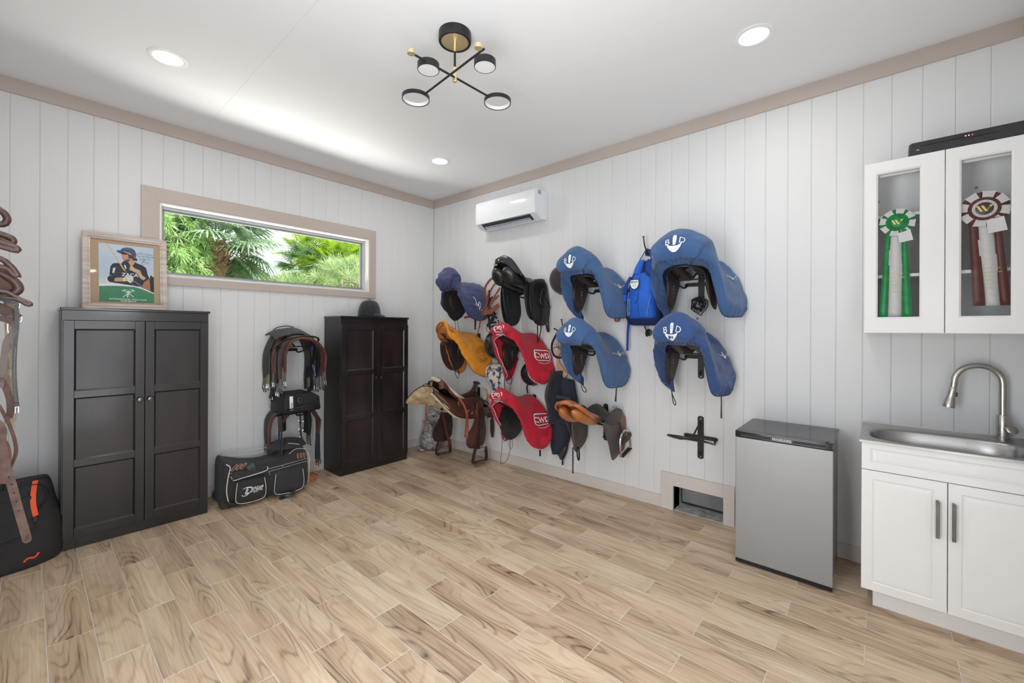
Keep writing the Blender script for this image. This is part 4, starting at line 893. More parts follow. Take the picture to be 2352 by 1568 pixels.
# ---- red covers
R0 = [(.02, .13, .10, .05, .02, .205, -.12, 0, .02), (.06, .165, .11, .05, .03, .24, -.24, 0, .02), (.13, .165, .10, .045, .10, .235, -.31, 0, .02), (.22, .165, .10, .045, .20, .22, -.31, 0, .02),
      (.31, .185, .11, .04, .30, .18, -.24, .03, .02, (.25, .155, -.235)), (.39, .225, .12, .05, .36, .155, -.06, .03, .02, (.37, .14, -.06)), (.45, .262, .12, .06, .425, .135, .06, .02, .010, (.45, .125, .06)),
      (.50, .272, .11, .07, .465, .105, .115, .01, 0, (.49, .10, .10)), (.53, .225, .09, .03, .480, .06, .138, .005, 0), (.515, .160, .05, .008, .478, .015, .146, 0, 0)]
def cwd(S, xf, cv, T1, T2):
    V = []; Fc = []; n = 12
    for i in range(n+1):
        for j in range(n+1):
            y = -.055+.085*i/n; w = .072*(1-.35*max(0, -y/.055)**2.5); V.append((-w+2*w*j/n, y))
    for i in range(n):
        for j in range(n): Fc.append((i*(n+1)+j, i*(n+1)+j+1, (i+1)*(n+1)+j+1, (i+1)*(n+1)+j))
    decal(S, xf, (.15, .235, -.235), [(V, Fc)], cv, 'tip_pocket', REDL, (-1, 0, -.05), (0, 0, 1), off=.009)
    def box_(w, h, n=6):
        r = h*.25; p = []
        for cx_, cy_, a0 in ((w/2-r, h/2-r, 0), (-w/2+r, h/2-r, 90), (-w/2+r, -h/2+r, 180), (w/2-r, -h/2+r, 270)): p += arc2(cx_, cy_, r, a0, a0+90, n)
        return p
    decal(S, xf, T1, [ring2(box_(.100, .060), .006), txt('CWD', .038, -.008, 0, bold=.02), txt('s', .022, .034, -.008, bold=.02)], cv, 'embroidery', WPR, (-.15, 1, 0), (0, 0, 1), off=.008)
    decal(S, xf, T2, [ring2(box_(.190, .105), .009), txt('CWD', .072, -.014, 0, bold=.02), txt('s', .044, .071, -.014, bold=.02), txt('www.cwdsellier.com', .021, .020, -.072)], cv, 'lettering', WPR, (-1, 0, -.10), (0, 0, 1), off=.008)
    decal(S, xf, T1, [([(-.045, .045), (.035, .045), (.035, .075), (-.045, .075)], [(0, 1, 2, 3)])], cv, 'loop_patch', mat('red_patch', srgb(160, 20, 44), .9, col2=srgb(150, 16, 40)), (-.15, 1, 0), (0, 0, 1), off=.006)
    decal(S, xf, T1, [([(-.060, -.055), (.06, -.055), (.06, -.042), (-.06, -.042)], [(0, 1, 2, 3)])], cv, 'zip_edge', PIPE, (-.15, 1, 0), (0, 0, 1), off=.007)
G2 = 'saddles under red covers'
t, S, cv, xf = covered(1, 1, R0, RED, PIPE, 'saddle in a red cover just below the black dressage saddle', .003, 5, None, G2, hemr=.0042, fold=.010, amp=.006)
cwd(S, xf, cv, (.52, .0, .22), (.14, .22, -.03))
loop_tail(xf, t, [(.26, -.15, -.23), (.27, -.15, -.28), (.24, -.15, -.33), (.20, -.15, -.34), (.18, -.15, -.30), (.20, -.15, -.25)], .003)
t, S, cv, xf = covered(1, 0, tweak(R0, du=.02), RED, PIPE, 'saddle in a red cover in the bottom row, with long black cords hanging from it', .003, 6, None, G2, hemr=.0042, fold=.010, amp=.006)
cwd(S, xf, cv, (.54, .0, .22), (.15, .22, -.03))
mb = MB(xf); c_ = closed_curve([(.05, -.10, -.06), (.05, -.12, -.18), (.12, -.14, -.27), (.22, -.15, -.285), (.30, -.15, -.22), (.36, -.14, -.08), (.34, -.10, .05), (.15, -.08, .05)], 40)
mb.grid([[p+Vector((0, -.010, 0)) for p in c_], [p+Vector((0, .006, 0)) for p in c_]], True, True); mb.obj('black_flap', LEB, t)
for k, P in enumerate(([(.34, -.13, -.18), (.345, -.13, -.32), (.36, -.13, -.44), (.365, -.13, -.475), (.33, -.13, -.49), (.27, -.12, -.46), (.235, -.12, -.36), (.23, -.12, -.22)], [(.24, -.12, -.22), (.25, -.12, -.32), (.23, -.12, -.37), (.20, -.12, -.34), (.21, -.12, -.22)])): loop_tail(xf, t, P, .0022)
strap_tail(xf, t, [(.17, .20, -.29), (.175, .205, -.34), (.18, .21, -.385)], [.020, .022, .026], m=LEBM, nrm=(0, 1, 0))
# pockets of lighter red cloth at the flap tips
for rr in (1, 0):
    pass
# ---- yellow cover, open at the back so the cognac seat shows
Y0 = [(.02, .06, .09, .05, .02, .17, -.15, 0, .02), (.05, .115, .11, .05, .03, .215, -.27, 0, .02), (.12, .165, .10, .05, .10, .22, -.305, 0, .02), (.22, .175, .09, .05, .20, .21, -.285, 0, .02, (.18, .16, -.28)),
      (.32, .180, .10, .05, .29, .195, -.225, .01, .02, (.25, .15, -.24)), (.40, .215, .11, .06, .38, .16, -.08, .02, .02, (.33, .14, -.08)), (.46, .250, .11, .08, .44, .14, .05, .02, .01, (.40, .13, .05)),
      (.505, .280, .09, .08, .52, .12, .13, .015, 0, (.47, .12, .12)), (.53, .285, .06, .03, .545, .09, .20, .005, 0, (.53, .10, .17)), (.545, .275, .035, .01, .560, .05, .245, 0, 0, (.56, .07, .21))]
t, S, cv, xf = covered(0, 1, Y0, YEL, PIPEB, 'saddle in a yellow cover with a cognac seat showing at the open end', .002, 7, None, None, hemr=.004, fold=.012, amp=.006)
rl_ = txt
let = []
for s_, a0, a1 in (('BUTET', 150, 40), ('SAUMUR', 215, 325)):
    for i, ch_ in enumerate(s_):
        a = math.radians(a0+(a1-a0)*i/(len(s_)-1)); r = .062; v, f = text2d(ch_, .034); rot = a-PI/2 if s_ == 'BUTET' else a+PI/2
        let.append(([(x*math.cos(rot)-y*math.sin(rot)+r*math.cos(a), x*math.sin(rot)+y*math.cos(rot)+r*math.sin(a)) for x, y in v], f))
let += [ring2(arc2(0, 0, .086, 0, 345, 40), .0035, True), ring2(arc2(0, 0, .040, 0, 345, 30), .003, True), txt('Selle', .020)]
decal(S, xf, (.15, .19, -.09), let, cv, 'lettering', DPR, (-1, 0, -.1), (0, 0, 1), off=.008)
seat = [(.30, .12, .10, .03, .28, .12, .06, 0, 0), (.40, .17, .11, .03, .40, .13, .07, 0, 0), (.47, .215, .11, .04, .45, .125, .08, .01, 0), (.515, .245, .10, .05, .49, .10, .09, .02, 0), (.535, .22, .08, .03, .50, .06, .10, .01, 0), (.53, .16, .04, .01, .50, .01, .11, 0, 0)]
surf_obj(Surf(seat), xf, 'seat', LEC, t, nt=20, ns=30, amp=.001, solid=.004)
mb = MB(xf); c_ = closed_curve([(.10, -.15, .0), (.10, -.16, -.18), (.18, -.165, -.25), (.30, -.165, -.24), (.40, -.16, -.12), (.43, -.15, .06), (.3, -.12, .1)], 36)
mb.grid([[p+Vector((0, .008, 0)) for p in c_], [p+Vector((0, -.008, 0)) for p in c_]], True, True); mb.obj('sweat_flap', mat('dark_red_flap', (.055, .022, .018), .5, col2=(.075, .03, .025)), t)
loop_tail(xf, t, [(.24, -.14, -.22), (.235, -.14, -.28), (.21, -.14, -.335), (.185, -.14, -.345), (.175, -.14, -.30), (.20, -.14, -.23)], .0035)
strap_tail(xf, t, [(.44, .10, .10), (.42, -.12, .10)], .006, m=LEBM)
# ---- navy cover
N0 = [(.03, .10, .10, .05, .03, .18, -.12, 0, .02), (.08, .150, .135, .045, .08, .215, -.21, 0, .02), (.16, .165, .145, .04, .18, .225, -.255, 0, .02), (.25, .160, .130, .04, .28, .215, -.245, 0, .02, (.20, .15, -.23)),
      (.32, .150, .095, .035, .37, .20, -.19, .01, .02, (.30, .17, -.18)), (.365, .195, .095, .05, .44, .165, -.04, .02, .015, (.40, .16, -.10)), (.40, .275, .120, .06, .43, .135, .03, .02, .015, (.37, .14, .02)),
      (.455, .308, .125, .07, .42, .10, .05, .03, .01), (.515, .265, .115, .05, .41, .07, .055, .03, 0), (.535, .155, .09, .02, .40, .04, .06, .02, 0), (.45, .062, .04, .001, .40, .012, .065, 0, 0)]
t, S, cv, xf = covered(0, 2, N0, NAVY, mat('navy_hem', srgb(28, 36, 66), .8, col2=srgb(24, 30, 56)), 'saddle in a navy cover in the corner, top row, with a small white disc badge', .010, 8, None, None, fold=.014, amp=.007)
decal(S, xf, (.53, -.075, .19), [(arc2(0, 0, .022, 0, 345, 20), [tuple(range(21))])], cv, 'badge', mat('pale_blue_badge', srgb(176, 200, 228), .6, col2=srgb(165, 190, 220)), (0, 1, 0), (0, 0, 1), off=.010)
hh = [(-.045, .075), (-.030, .055), (-.020, .02), (-.030, -.010), (-.015, -.020), (-.004, .005), (.004, -.03), (.010, .012), (.024, .018), (.032, -.010), (.022, -.045), (.006, -.062), (.012, -.04), (.020, -.03)]
decal(S, xf, (.23, .21, -.08), [ring2([tuple(Vector(p)) for p in curve([(x, y, 0) for x, y in hh], 50)][0:0] or [(p.x, p.y) for p in curve([(x, y, 0) for x, y in hh], 50)], .006, False), (arc2(.036, -.070, .007, 0, 330, 10), [tuple(range(11))])], cv, 'horse_head_print', WPR, (-1, 0, 0), (0, 0, 1), off=.009)
mb = MB(xf); c_ = closed_curve([(.12, -.12, .06), (.14, -.14, -.14), (.19, -.145, -.24), (.27, -.15, -.24), (.35, -.15, -.14), (.40, -.14, .06)], 30)
mb.grid([[p+Vector((0, .010, 0)) for p in c_], [p+Vector((0, -.010, 0)) for p in c_]], True, True); mb.obj('black_flap', mat('black_suede', (.012, .012, .012), .8, col2=(.018, .018, .018), bump=.2, bscale=300), t)
for P in ([(.235, -.14, -.22), (.235, -.14, -.30), (.23, -.14, -.36)], [(.21, -.14, -.22), (.19, -.14, -.32), (.175, -.14, -.37)]): MB(xf).tube(P, .003, 6).obj('girth_cord', LEO, t)
strap_tail(xf, t, [(.245, .19, -.24), (.25, .195, -.30), (.255, .20, -.355)], [.026, .025, .024], m=mat('dark_strap', (.06, .03, .022), .5, col2=(.08, .04, .03)), nrm=(0, 1, 0))
# ---- uncovered saddles ------------------------------------------------------------
def slab(xf, outline, v0, parent, name, m, th=.006, belly=.0, side=1, n=40, smooth=50):   # leather sheet in a side plane, outline in (u,z) with optional v
    P = closed_curve([(p[0], side*(v0+(p[2] if len(p) > 2 else 0)), p[1]) for p in outline], n); c = sum(P, Vector())/len(P)
    rows = [[c+(p-c)*k+Vector((0, side*(belly*(1-k*k)+th/2), 0)) for p in P] for k in (.02, .5, .85, .98)]+[[p+Vector((0, 0, 0)) for p in P]]+[[c+(p-c)*k+Vector((0, side*(belly*(1-k*k)-th/2), 0)) for p in P] for k in (.98, .85, .5, .02)]
    return MB(xf).grid(rows, True).obj(name, m, parent, smooth=smooth)
# black dressage saddle, top row
y0, z0 = YC[1], ZR[2]; xf = sloc(y0, z0)
t = thing('dressage_saddle', (0, y0, z0), 'uncovered glossy black dressage saddle, top row, with a badge on its raised cantle', 'saddle')
D0 = [(.02, .115, .07, .05, .03, .12, .02, 0, .01), (.07, .155, .10, .06, .06, .15, .0, 0, .01), (.14, .165, .11, .06, .12, .16, .01, 0, .01), (.20, .145, .10, .05, .19, .15, .03, 0, .01), (.27, .150, .10, .04, .26, .15, .06, 0, .01),
      (.34, .200, .12, .05, .33, .155, .10, 0, .01), (.41, .275, .125, .06, .41, .15, .15, 0, .005), (.455, .325, .11, .05, .47, .14, .17, 0, 0), (.485, .335, .09, .03, .50, .11, .21, 0, 0), (.505, .315, .07, .01, .515, .06, .25, 0, 0), (.515, .27, .05, .005, .520, .02, .262, 0, 0)]
s_, rows = surf_obj(Surf(D0), xf, 'seat', LEB, t, nt=44, ns=48, amp=.0006, solid=.008)
hem(rows, xf, LEB, s_, .004, 'welt')
pn = []
for sg in (1, -1):   # gusseted rear panels: full glossy rolls meeting under the cantle
    rows = []
    for i in range(19):
        q = i/18; u = .09+.44*q; R_ = .030+.050*q**1.6; zc = .060+.10*q**1.5+(.0 if q < .9 else -.0); vc = .085-.030*q**3
        sc = 1 if q < .93 else (1-(q-.93)/.07*.75)
        rows.append([(u+.02*math.sin(a)*q, sg*(vc+R_*1.0*sc*math.cos(a)), zc+R_*1.15*sc*math.sin(a)) for a in [2*PI*k/16 for k in range(16)]])
    MB(xf).grid(rows, True, True).obj('rear_panel', LEB, t, smooth=70)
    slab(xf, [(.06, .10), (.015, -.05), (.0, -.19), (.05, -.285), (.15, -.315), (.26, -.27), (.31, -.13), (.315, .02), (.28, .10), (.16, .12)], .185, t, 'flap', LEBM, .007, .012, sg)
    slab(xf, [(.10, .10), (.10, -.10), (.14, -.23), (.22, -.26), (.29, -.20), (.33, -.05), (.33, .06), (.22, .11)], .135, t, 'sweat_flap', mat('matt_black_leather', (.018, .018, .019), .5, col2=(.026, .026, .028), bump=.2, bscale=240), .018, .010, sg)
    rows = []
    for i in range(15):
        q = i/14; z = .06-.30*q; u = .285-.03*math.sin(PI*q)-.02*q; r = .020*(math.sin(PI*min(.96, max(.05, q)))**.4); rows.append([(u+r*math.cos(a), sg*(.150-.012+r*math.sin(a)*.8), z) for a in [2*PI*k/10 for k in range(10)]])
    MB(xf).grid(rows, True, True).obj('thigh_block', LEB, t)
    slab(xf, [(.06, .13), (.07, .05), (.13, .015), (.21, .02), (.25, .07), (.22, .12), (.13, .14)], .165, t, 'skirt', LEBM, .006, .010, sg)
slab(xf, [(.285, .08), (.305, -.06), (.29, -.20), (.255, -.265), (.275, -.20), (.285, -.06), (.27, .08)], .198, t, 'flap_welt', LEB, .006, .004, 1)
ir = MB(xf); ir.tube(closed_curve([(.16, .215, .03), (.19, .218, -.03), (.195, .22, -.10), (.12, .225, -.13), (.06, .225, -.135), (.10, .222, -.06), (.12, .218, .01)], 28), .007, 8, closed=True); ir.obj('stirrup_iron', LEB, t)
ir = MB(xf); ir.tube([(.195, .225, -.105), (.06, .230, -.138)], .012, 8, flat=.5); ir.obj('stirrup_tread', mat('rubber_tread', (.02, .02, .02), .7, col2=(.03, .03, .03)), t)
strap_tail(xf, t, [(.14, .215, .03), (.135, .232, -.10), (.13, .232, -.28), (.105, .235, -.36), (.085, .235, -.365)], .026, m=LEBM, name='stirrup_leather', nrm=(0, 1, 0))
strap_tail(xf, t, [(.115, .210, .0), (.10, .230, -.15), (.085, .236, -.37)], .022, m=LEBM, name='stirrup_leather', nrm=(0, 1, 0))
for P in ([(.19, .18, -.24), (.19, .18, -.40), (.185, .18, -.48)], [(.13, .18, -.26), (.145, .18, -.38), (.185, .18, -.47)]): MB(xf).strap(curve(P, 8), .012, .004, (0, 1, 0)).obj('billet_strap', LEBM, t)
MB(xf).lathe([(0, 0), (.024, 0), (.022, .003), (0, .004)], (.505, -.035, .302), 20, axis=(.85, -.15, .5), sx=1.0, sy=.5).obj('badge', BRASS, t)
for v in (.0, ): MB(xf).obox((.53, -.045, .245), (.002, 0, 0), (0, .018, 0), (0, 0, .004)).obj('name_plate', BRASS, t)
for u, v, z in ((.40, .150, .155), (.335, .158, .105)): MB(xf).tube(closed_curve([(u, v, z+.012), (u+.008, v+.004, z), (u, v, z-.012), (u-.008, v-.002, z)], 12), .0025, 6, closed=True).obj('dee_ring', STEEL, t)
# brown jumping saddle, bottom row
y0, z0 = YC[2], ZR[0]; xf = sloc(y0, z0)
t = thing('jumping_saddle', (0, y0, z0), 'uncovered jumping saddle with a cognac seat, grey-brown flaps and a steel stirrup', 'saddle')
J0 = [(.24, .115, .06, .03, .24, .07, .08, 0, 0), (.30, .115, .085, .03, .30, .105, .075, 0, 0), (.38, .135, .105, .03, .38, .13, .09, 0, .005), (.46, .185, .125, .04, .46, .145, .115, 0, .005), (.53, .235, .13, .045, .53, .145, .15, 0, 0), (.58, .262, .12, .04, .585, .135, .185, 0, 0),
      (.61, .265, .10, .025, .62, .11, .215, 0, 0), (.63, .255, .07, .01, .64, .07, .235, 0, 0), (.645, .24, .04, .004, .65, .03, .238, 0, 0)]
s_, rows = surf_obj(Surf(J0), xf, 'seat', LEC, t, nt=36, ns=44, amp=.0006, solid=.012); hem(rows, xf, LEC, s_, .0045, 'welt')
for sg in (1, -1):
    rows = []
    for i in range(19):
        q = i/18; u = .22+.41*q; R_ = .020+.024*math.sin(PI*q**1.2)**.7+.012*q; zc = .070+.112*q**1.7; vc = .075+.012*math.sin(PI*q)-.02*q**3; sc = 1 if q < .9 else 1-(q-.9)*6
        rows.append([(u, sg*(vc+R_*sc*math.cos(a)*.95), zc+R_*sc*math.sin(a)*1.1) for a in [2*PI*k/14 for k in range(14)]])
    MB(xf).grid(rows, True, True).obj('rear_panel', LEC, t, smooth=70)
    slab(xf, [(.24, .13), (.10, .14), (.0, .07), (-.0+.012, -.06), (.02, -.16), (.09, -.225), (.19, -.26), (.235, -.235), (.28, -.12), (.35, .0), (.37, .07)], .178, t, 'flap', LED, .007, .012, sg)
    slab(xf, [(.17, .125), (.03, .085), (-.0+.004, -.02), (.006, -.13), (.05, -.205), (.085, -.20), (.075, -.05), (.13, .05)], .190, t, 'knee_roll', mat('tan_flap_edge', (.26, .095, .05), .42, col2=(.20, .07, .035)), .010, .004, sg)
    if sg < 0: slab(xf, [(.12, .06), (.15, -.10), (.19, -.20), (.27, -.215), (.31, -.14), (.33, .0), (.30, .06)], .14, t, 'sweat_flap', LED, .016, .010, sg)
slab(xf, [(.36, .10), (.20, .165), (.08, .14), (.06, .06), (.14, .035), (.22, .035), (.28, .05)], .188, t, 'skirt', mat('dark_grey_skirt', (.050, .046, .045), .5, col2=(.07, .062, .058), bump=.2, bscale=220), .008, .010, 1)
PM = [(.0, .06, .06, .04, .02, .16, .0, 0, .0), (.05, .12, .08, .05, .06, .18, .03, 0, .01), (.13, .172, .085, .05, .12, .185, .06, 0, .01), (.20, .180, .085, .05, .19, .185, .07, 0, .01), (.26, .150, .08, .04, .27, .16, .08, 0, .005), (.31, .12, .07, .02, .33, .12, .08, 0, 0)]
surf_obj(Surf(PM), xf, 'pommel', MATS['dark_grey_skirt'], t, nt=24, ns=32, amp=.0008, solid=.008)
st = MB(xf); ir = closed_curve([(.12, .225, -.03), (.17, .225, -.08), (.17, .226, -.19), (.13, .228, -.235), (.02, .232, -.19), (-.045+.05, .235, -.15), (.03, .232, -.08), (.07, .228, -.035)], 36); st.tube(ir, .0085, 10, closed=True); st.obj('stirrup_iron', STEEL, t)
MB(xf).strap([(.155, .229, -.232), (.015, .237, -.185)], .034, .008, (0, 0, 1)).obj('stirrup_tread', MATS['rubber_tread'], t)
strap_tail(xf, t, curve([(.12, .200, .04), (.10, .222, -.02), (.085, .238, -.08), (.09, .240, -.10)], 8), .026, m=LED, name='stirrup_leather', nrm=(0, 1, 0))
strap_tail(xf, t, curve([(.17, .228, -.12), (.12, .242, -.105), (.06, .246, -.085), (.02, .246, -.06)], 8), .040, m=LEP, name='keeper_wrap', nrm=(0, 1, 0))
mb = MB(xf)
for i in range(26): mb.ball((.30+.004*math.sin(i*1.9), -.15, -.20-.0085*i), (.007, .007, .0065), 6, 4)
mb.obj('braided_cord', LEBM, t, kind='stuff')
loop_tail(xf, t, [(.27, -.13, -.20), (.26, -.13, -.27), (.245, -.13, -.31), (.23, -.13, -.30), (.235, -.13, -.23), (.25, -.13, -.20)], .007)
MB(xf).tube(closed_curve([(.045, .09, .155), (.045, .115, .16), (.03, .12, .145), (.03, .095, .14)], 12), .0025, 6, closed=True).obj('dee_ring', STEEL, t)
# western saddle, bottom row in the corner
y0, z0 = YC[0], ZR[0]; xf = sloc(y0, z0)
t = thing('western_saddle', (0, y0, z0), 'dark brown western saddle with fleece lining, horn and wooden stirrups in the room corner', 'saddle')
FL = mat('fleece', srgb(214, 200, 172), .95, col2=srgb(186, 168, 138), vscale=22, bump=.8, bscale=160, sheen=.5); FLD = mat('flattened_fleece', srgb(190, 168, 136), .95, col2=srgb(150, 126, 98), vscale=10, vstretch=(1, 1, 2), bump=.7, bscale=120)
SK = [(.03, .02, .06, .03, .03, .22, -.06, 0, .01), (.10, .055, .09, .03, .10, .25, -.10, 0, .01), (.22, .075, .12, .03, .24, .26, -.115, 0, .01), (.36, .090, .13, .03, .40, .26, -.10, 0, .01), (.50, .125, .14, .03, .54, .25, -.06, 0, .02), (.62, .175, .13, .03, .64, .23, .02, 0, .03), (.70, .235, .10, .03, .715, .18, .12, 0, .02), (.73, .260, .07, .02, .755, .12, .19, 0, .01)]
SK = [tuple(list(r)[:4]+[r[4], r[5], r[6], r[7], r[8], (r[4]-.10, r[5]-.03, r[6])]) for r in SK]
S = Surf(SK); s_, rows = surf_obj(S, xf, 'skirt', LEW, t, nt=30, ns=50, amp=.003, solid=.006)
hem(rows, xf, mat('dark_binding', (.02, .014, .012), .5, col2=(.03, .02, .018)), s_, .005, 'binding')
SF = [tuple([r[0], r[1], r[2], r[3], r[4]+(.016 if r[0] > .45 else 0), r[5]-.016, r[6]-.016, r[7], r[8], (r[9][0], r[9][1]-.016, r[9][2]-.016)]) for r in SK]
surf_obj(Surf(SF), xf, 'fleece_lining', FL, t, nt=30, ns=50, amp=.004, freq=40, inset=.006, solid=.012)
hd = MB(xf)   # fleece-lined back corner seen from inside
P = [(.745, -.05, .235), (.80, -.09, .20), (.85, -.13, .14), (.875, -.16, .07), (.80, -.12, .055), (.72, -.04, .045), (.66, .03, .05), (.68, .08, .16), (.72, .05, .235)]
c_ = closed_curve(P, 36); cc = sum(c_, Vector())/36; hd.grid([[cc+(p-cc)*.02+Vector((.02, 0, 0)) for p in c_], [cc+(p-cc)*.6+Vector((.015, 0, 0)) for p in c_], c_, [p+Vector((-.012, -.008, .006)) for p in c_], [cc+(p-cc)*.5+Vector((-.005, 0, .012)) for p in c_]], True); hd.obj('skirt_corner', FLD, t)
MB(xf).tube(curve(P[-1:]+P[:4], 20), .005, 8).obj('binding', MATS['dark_binding'], t)
CT = [(.30, .115, .10, .03, .30, .15, .04, 0, .01), (.38, .125, .12, .03, .38, .165, .05, 0, .01), (.46, .170, .13, .04, .46, .17, .08, 0, .01), (.53, .240, .13, .05, .53, .165, .13, 0, .01), (.575, .300, .12, .05, .57, .15, .18, 0, 0), (.60, .318, .10, .03, .60, .14, .22, 0, 0), (.625, .310, .08, .02, .64, .13, .215, 0, 0), (.645, .285, .06, .01, .66, .10, .215, 0, 0)]
surf_obj(Surf(CT), xf, 'seat', LEW, t, nt=30, ns=40, amp=.001, solid=.010)
rollP = [(.60, -.10, .225), (.635, -.05, .300), (.64, 0, .305), (.625, .05, .290), (.58, .10, .240), (.50, .145, .160), (.42, .17, .100), (.37, .18, .07)]
MB(xf).tube(curve(rollP, 30), [.010+.012*math.sin(PI*min(1, (i+2)/33)) for i in range(30)], 10).obj('fleece_roll', FL, t)
FK = [(-.0+.015, .03, .06, .03, .03, .18, -.02, 0, .01), (.05, .085, .09, .04, .05, .20, -.02, 0, .015), (.11, .125, .10, .05, .11, .21, -.01, 0, .02), (.18, .115, .10, .05, .18, .20, .0, 0, .02), (.25, .10, .09, .04, .25, .18, .02, 0, .01)]
surf_obj(Surf(FK), xf, 'fork', LEWD, t, nt=24, ns=36, amp=.002, solid=.010)
hn = MB(xf); hn.tube([(.10, 0, .10), (.07, 0, .16), (.045, 0, .205)], [.034, .022, .024], 14); hn.obj('horn', LEWD, t); MB(xf).lathe([(0, 0), (.036, .002), (.042, .010), (.036, .020), (0, .024)], (.042, 0, .20), 24, axis=(-.35, 0, 1)).obj('horn_cap', LEWD, t, smooth=60)
for v, q in ((.14, 1), (-.12, 1)): MB(xf).tube(curve([(.02, v*.5, .15), (.04, v*.9, .13), (.06, v*1.1, .07), (.07, v*1.15, .03)], 12), [.014+.016*math.sin(PI*k/11) for k in range(12)], 10).obj('fleece_roll', FL, t)
slab(xf, [(.40, .10), (.24, .09), (.20, .0), (.25, -.08), (.38, -.07), (.50, .02), (.50, .10)], .22, t, 'jockey', LEW, .008, .012, 1)
for sg, du in ((1, 0), (-1, .06)):
    slab(xf, [(.20+du, .05), (.17+du, -.10), (.14+du, -.26), (.17+du, -.40), (.27+du, -.43), (.40+du, -.40), (.43+du, -.30), (.34+du, -.18), (.29+du, -.05), (.28+du, .04)], .255 if sg > 0 else .215, t, 'fender', LEW if sg > 0 else LEWD, .008, .010, sg)
    vv = sg*(.285 if sg > 0 else .23)
    MB(xf).strap(curve([(.22+du, sg*.21, .06), (.23+du, vv, -.06), (.24+du, vv, -.25), (.25+du, vv, -.42)], 12), .050, .006, (0, 1, 0)).obj('stirrup_leather', LEWD, t)
    so = [(.33+du, -.42), (.36+du, -.53), (.345+du, -.565), (.20+du, -.575), (.165+du, -.55), (.18+du, -.43)]
    P3 = [(u, vv+.005, z) for u, z in so]; MB(xf).tube(curve(P3, 24), .013, 8, flat=1.7, up=(0, 1, 0)).obj('wooden_stirrup', LEWD, t)
    MB(xf).tube([P3[0], P3[-1]], .009, 8).obj('stirrup_bolt', LEWD, t)
    MB(xf).strap([(.345+du, vv, -.565), (.19+du, vv, -.572)], .06, .012, (0, 0, 1)).obj('stirrup_tread', mat('worn_tread', (.10, .075, .06), .8, col2=(.16, .12, .1)), t)
bk_ = MB(xf)
for k in range(5): bk_.tube([(.20+.016*k, .297, -.40), (.20+.016*k, .297, -.455)], .0022, 5)
for k in range(3): bk_.tube([(.195, .298, -.405-.022*k), (.27, .298, -.405-.022*k)], .0022, 5)
bk_.obj('stirrup_buckle', STEEL, t, kind='stuff')
MB(xf).strap(curve([(.52, .245, .12), (.47, .268, .04), (.44, .275, -.06), (.45, .275, -.20), (.46, .275, -.28)], 14), [.024]*7+[.028]*7, .005, (0, 1, 0)).obj('saddle_string', mat('red_brown_string', (.30, .075, .05), .5, col2=(.36, .11, .07)), t)
MB(xf).strap(curve([(.43, .272, -.05), (.42, .275, -.18), (.425, .275, -.29)], 10), .014, .004, (0, 1, 0)).obj('saddle_string', MATS['red_brown_string'], t)
MB(xf).strap(curve([(.38, -.20, -.05), (.30, -.20, -.35), (.26, -.20, -.46), (.28, -.20, -.50)], 12), .036, .005, (0, 1, 0)).obj('latigo', mat('latigo_brown', (.09, .03, .022), .5, col2=(.12, .04, .03)), t)
MB(xf).strap(curve([(.72, -.02, .06), (.73, -.02, -.05), (.725, -.02, -.13), (.735, -.03, -.17)], 10), .020, .004, (1, 0, 0)).obj('saddle_string', MATS['red_brown_string'], t)
MB(xf).tube(closed_curve([(.40, .272, -.01), (.43, .274, -.03), (.41, .274, -.06), (.37, .274, -.06), (.36, .272, -.03)], 16), .004, 6, closed=True).obj('rigging_ring', STEEL, t)
MB(xf).strap(curve([(.10, .23, -.10), (.06, .26, -.13), (.045, .27, -.24), (.05, .27, -.33), (.06, .27, -.345), (.075, .27, -.28), (.07, .262, -.16)], 24), .026, .006, (0, 1, 0)).obj('cinch_strap', LEWD, t)
MB(xf).box((.03, .24, -.14), (.11, .262, -.09)).obj('cinch_keeper', LEWD, t, bev=.006)
loop_tail(xf, t, [(.30, .10, -.02), (.30, .10, -.12), (.285, .10, -.165), (.27, .10, -.12), (.27, .10, -.02)], .003)
MB(xf).tube([(.16, .245, .035), (.14, .26, .02), (.12, .262, .0)], .006, 8).obj('buckle', STEEL, t)
# ================================================================= tack between the saddles
PBL = mat('backpack_bright_blue', srgb(22, 104, 214), .55, col2=srgb(14, 88, 190), vscale=5, bump=.3, bscale=300, sheen=.15)
PBD = mat('backpack_deep_blue', srgb(14, 66, 156), .6, col2=srgb(10, 54, 136), vscale=5, bump=.3, bscale=300)
PBN = mat('backpack_navy', srgb(16, 42, 96), .7, col2=srgb(12, 34, 80), vscale=6, bump=.3, bscale=300)
def wall_hook(y, z, label):
    t = thing('bridle_hook', (0, y, z), label, 'hook', 'black hooks between the saddle columns')
    MB().lathe([(0, 0), (.030, 0), (.028, .008), (.012, .012), (0, .012)], (0, y, z), 24, axis=(-1, 0, 0)).obj('wall_plate', BLACKM, t, smooth=40)
    MB().tube(curve([(-.010, y, z), (-.05, y, z+.015), (-.085, y, z+.055), (-.105, y, z+.115)], 14), .0055, 8).obj('prong', BLACKM, t)
    MB().lathe([(0, 0), (.011, 0), (.011, .006), (0, .006)], (-.105, y, z+.113), 14, axis=(-.2, 0, 1)).obj('prong_tip', BLACKM, t)
    MB().tube(curve([(-.010, y, z-.005), (-.04, y, z-.03), (-.062, y, z-.018), (-.066, y, z+.008)], 12), .005, 8).obj('lower_hook', BLACKM, t)
wall_hook(-2.825, 2.065, 'black iron hook the blue backpack hangs on'); wall_hook(-2.830, 1.405, 'empty black iron hook just below the blue backpack')
wall_hook(-2.030, 1.405, 'black iron hook with a black bridle and a tan noseband, beside the cover marked A')
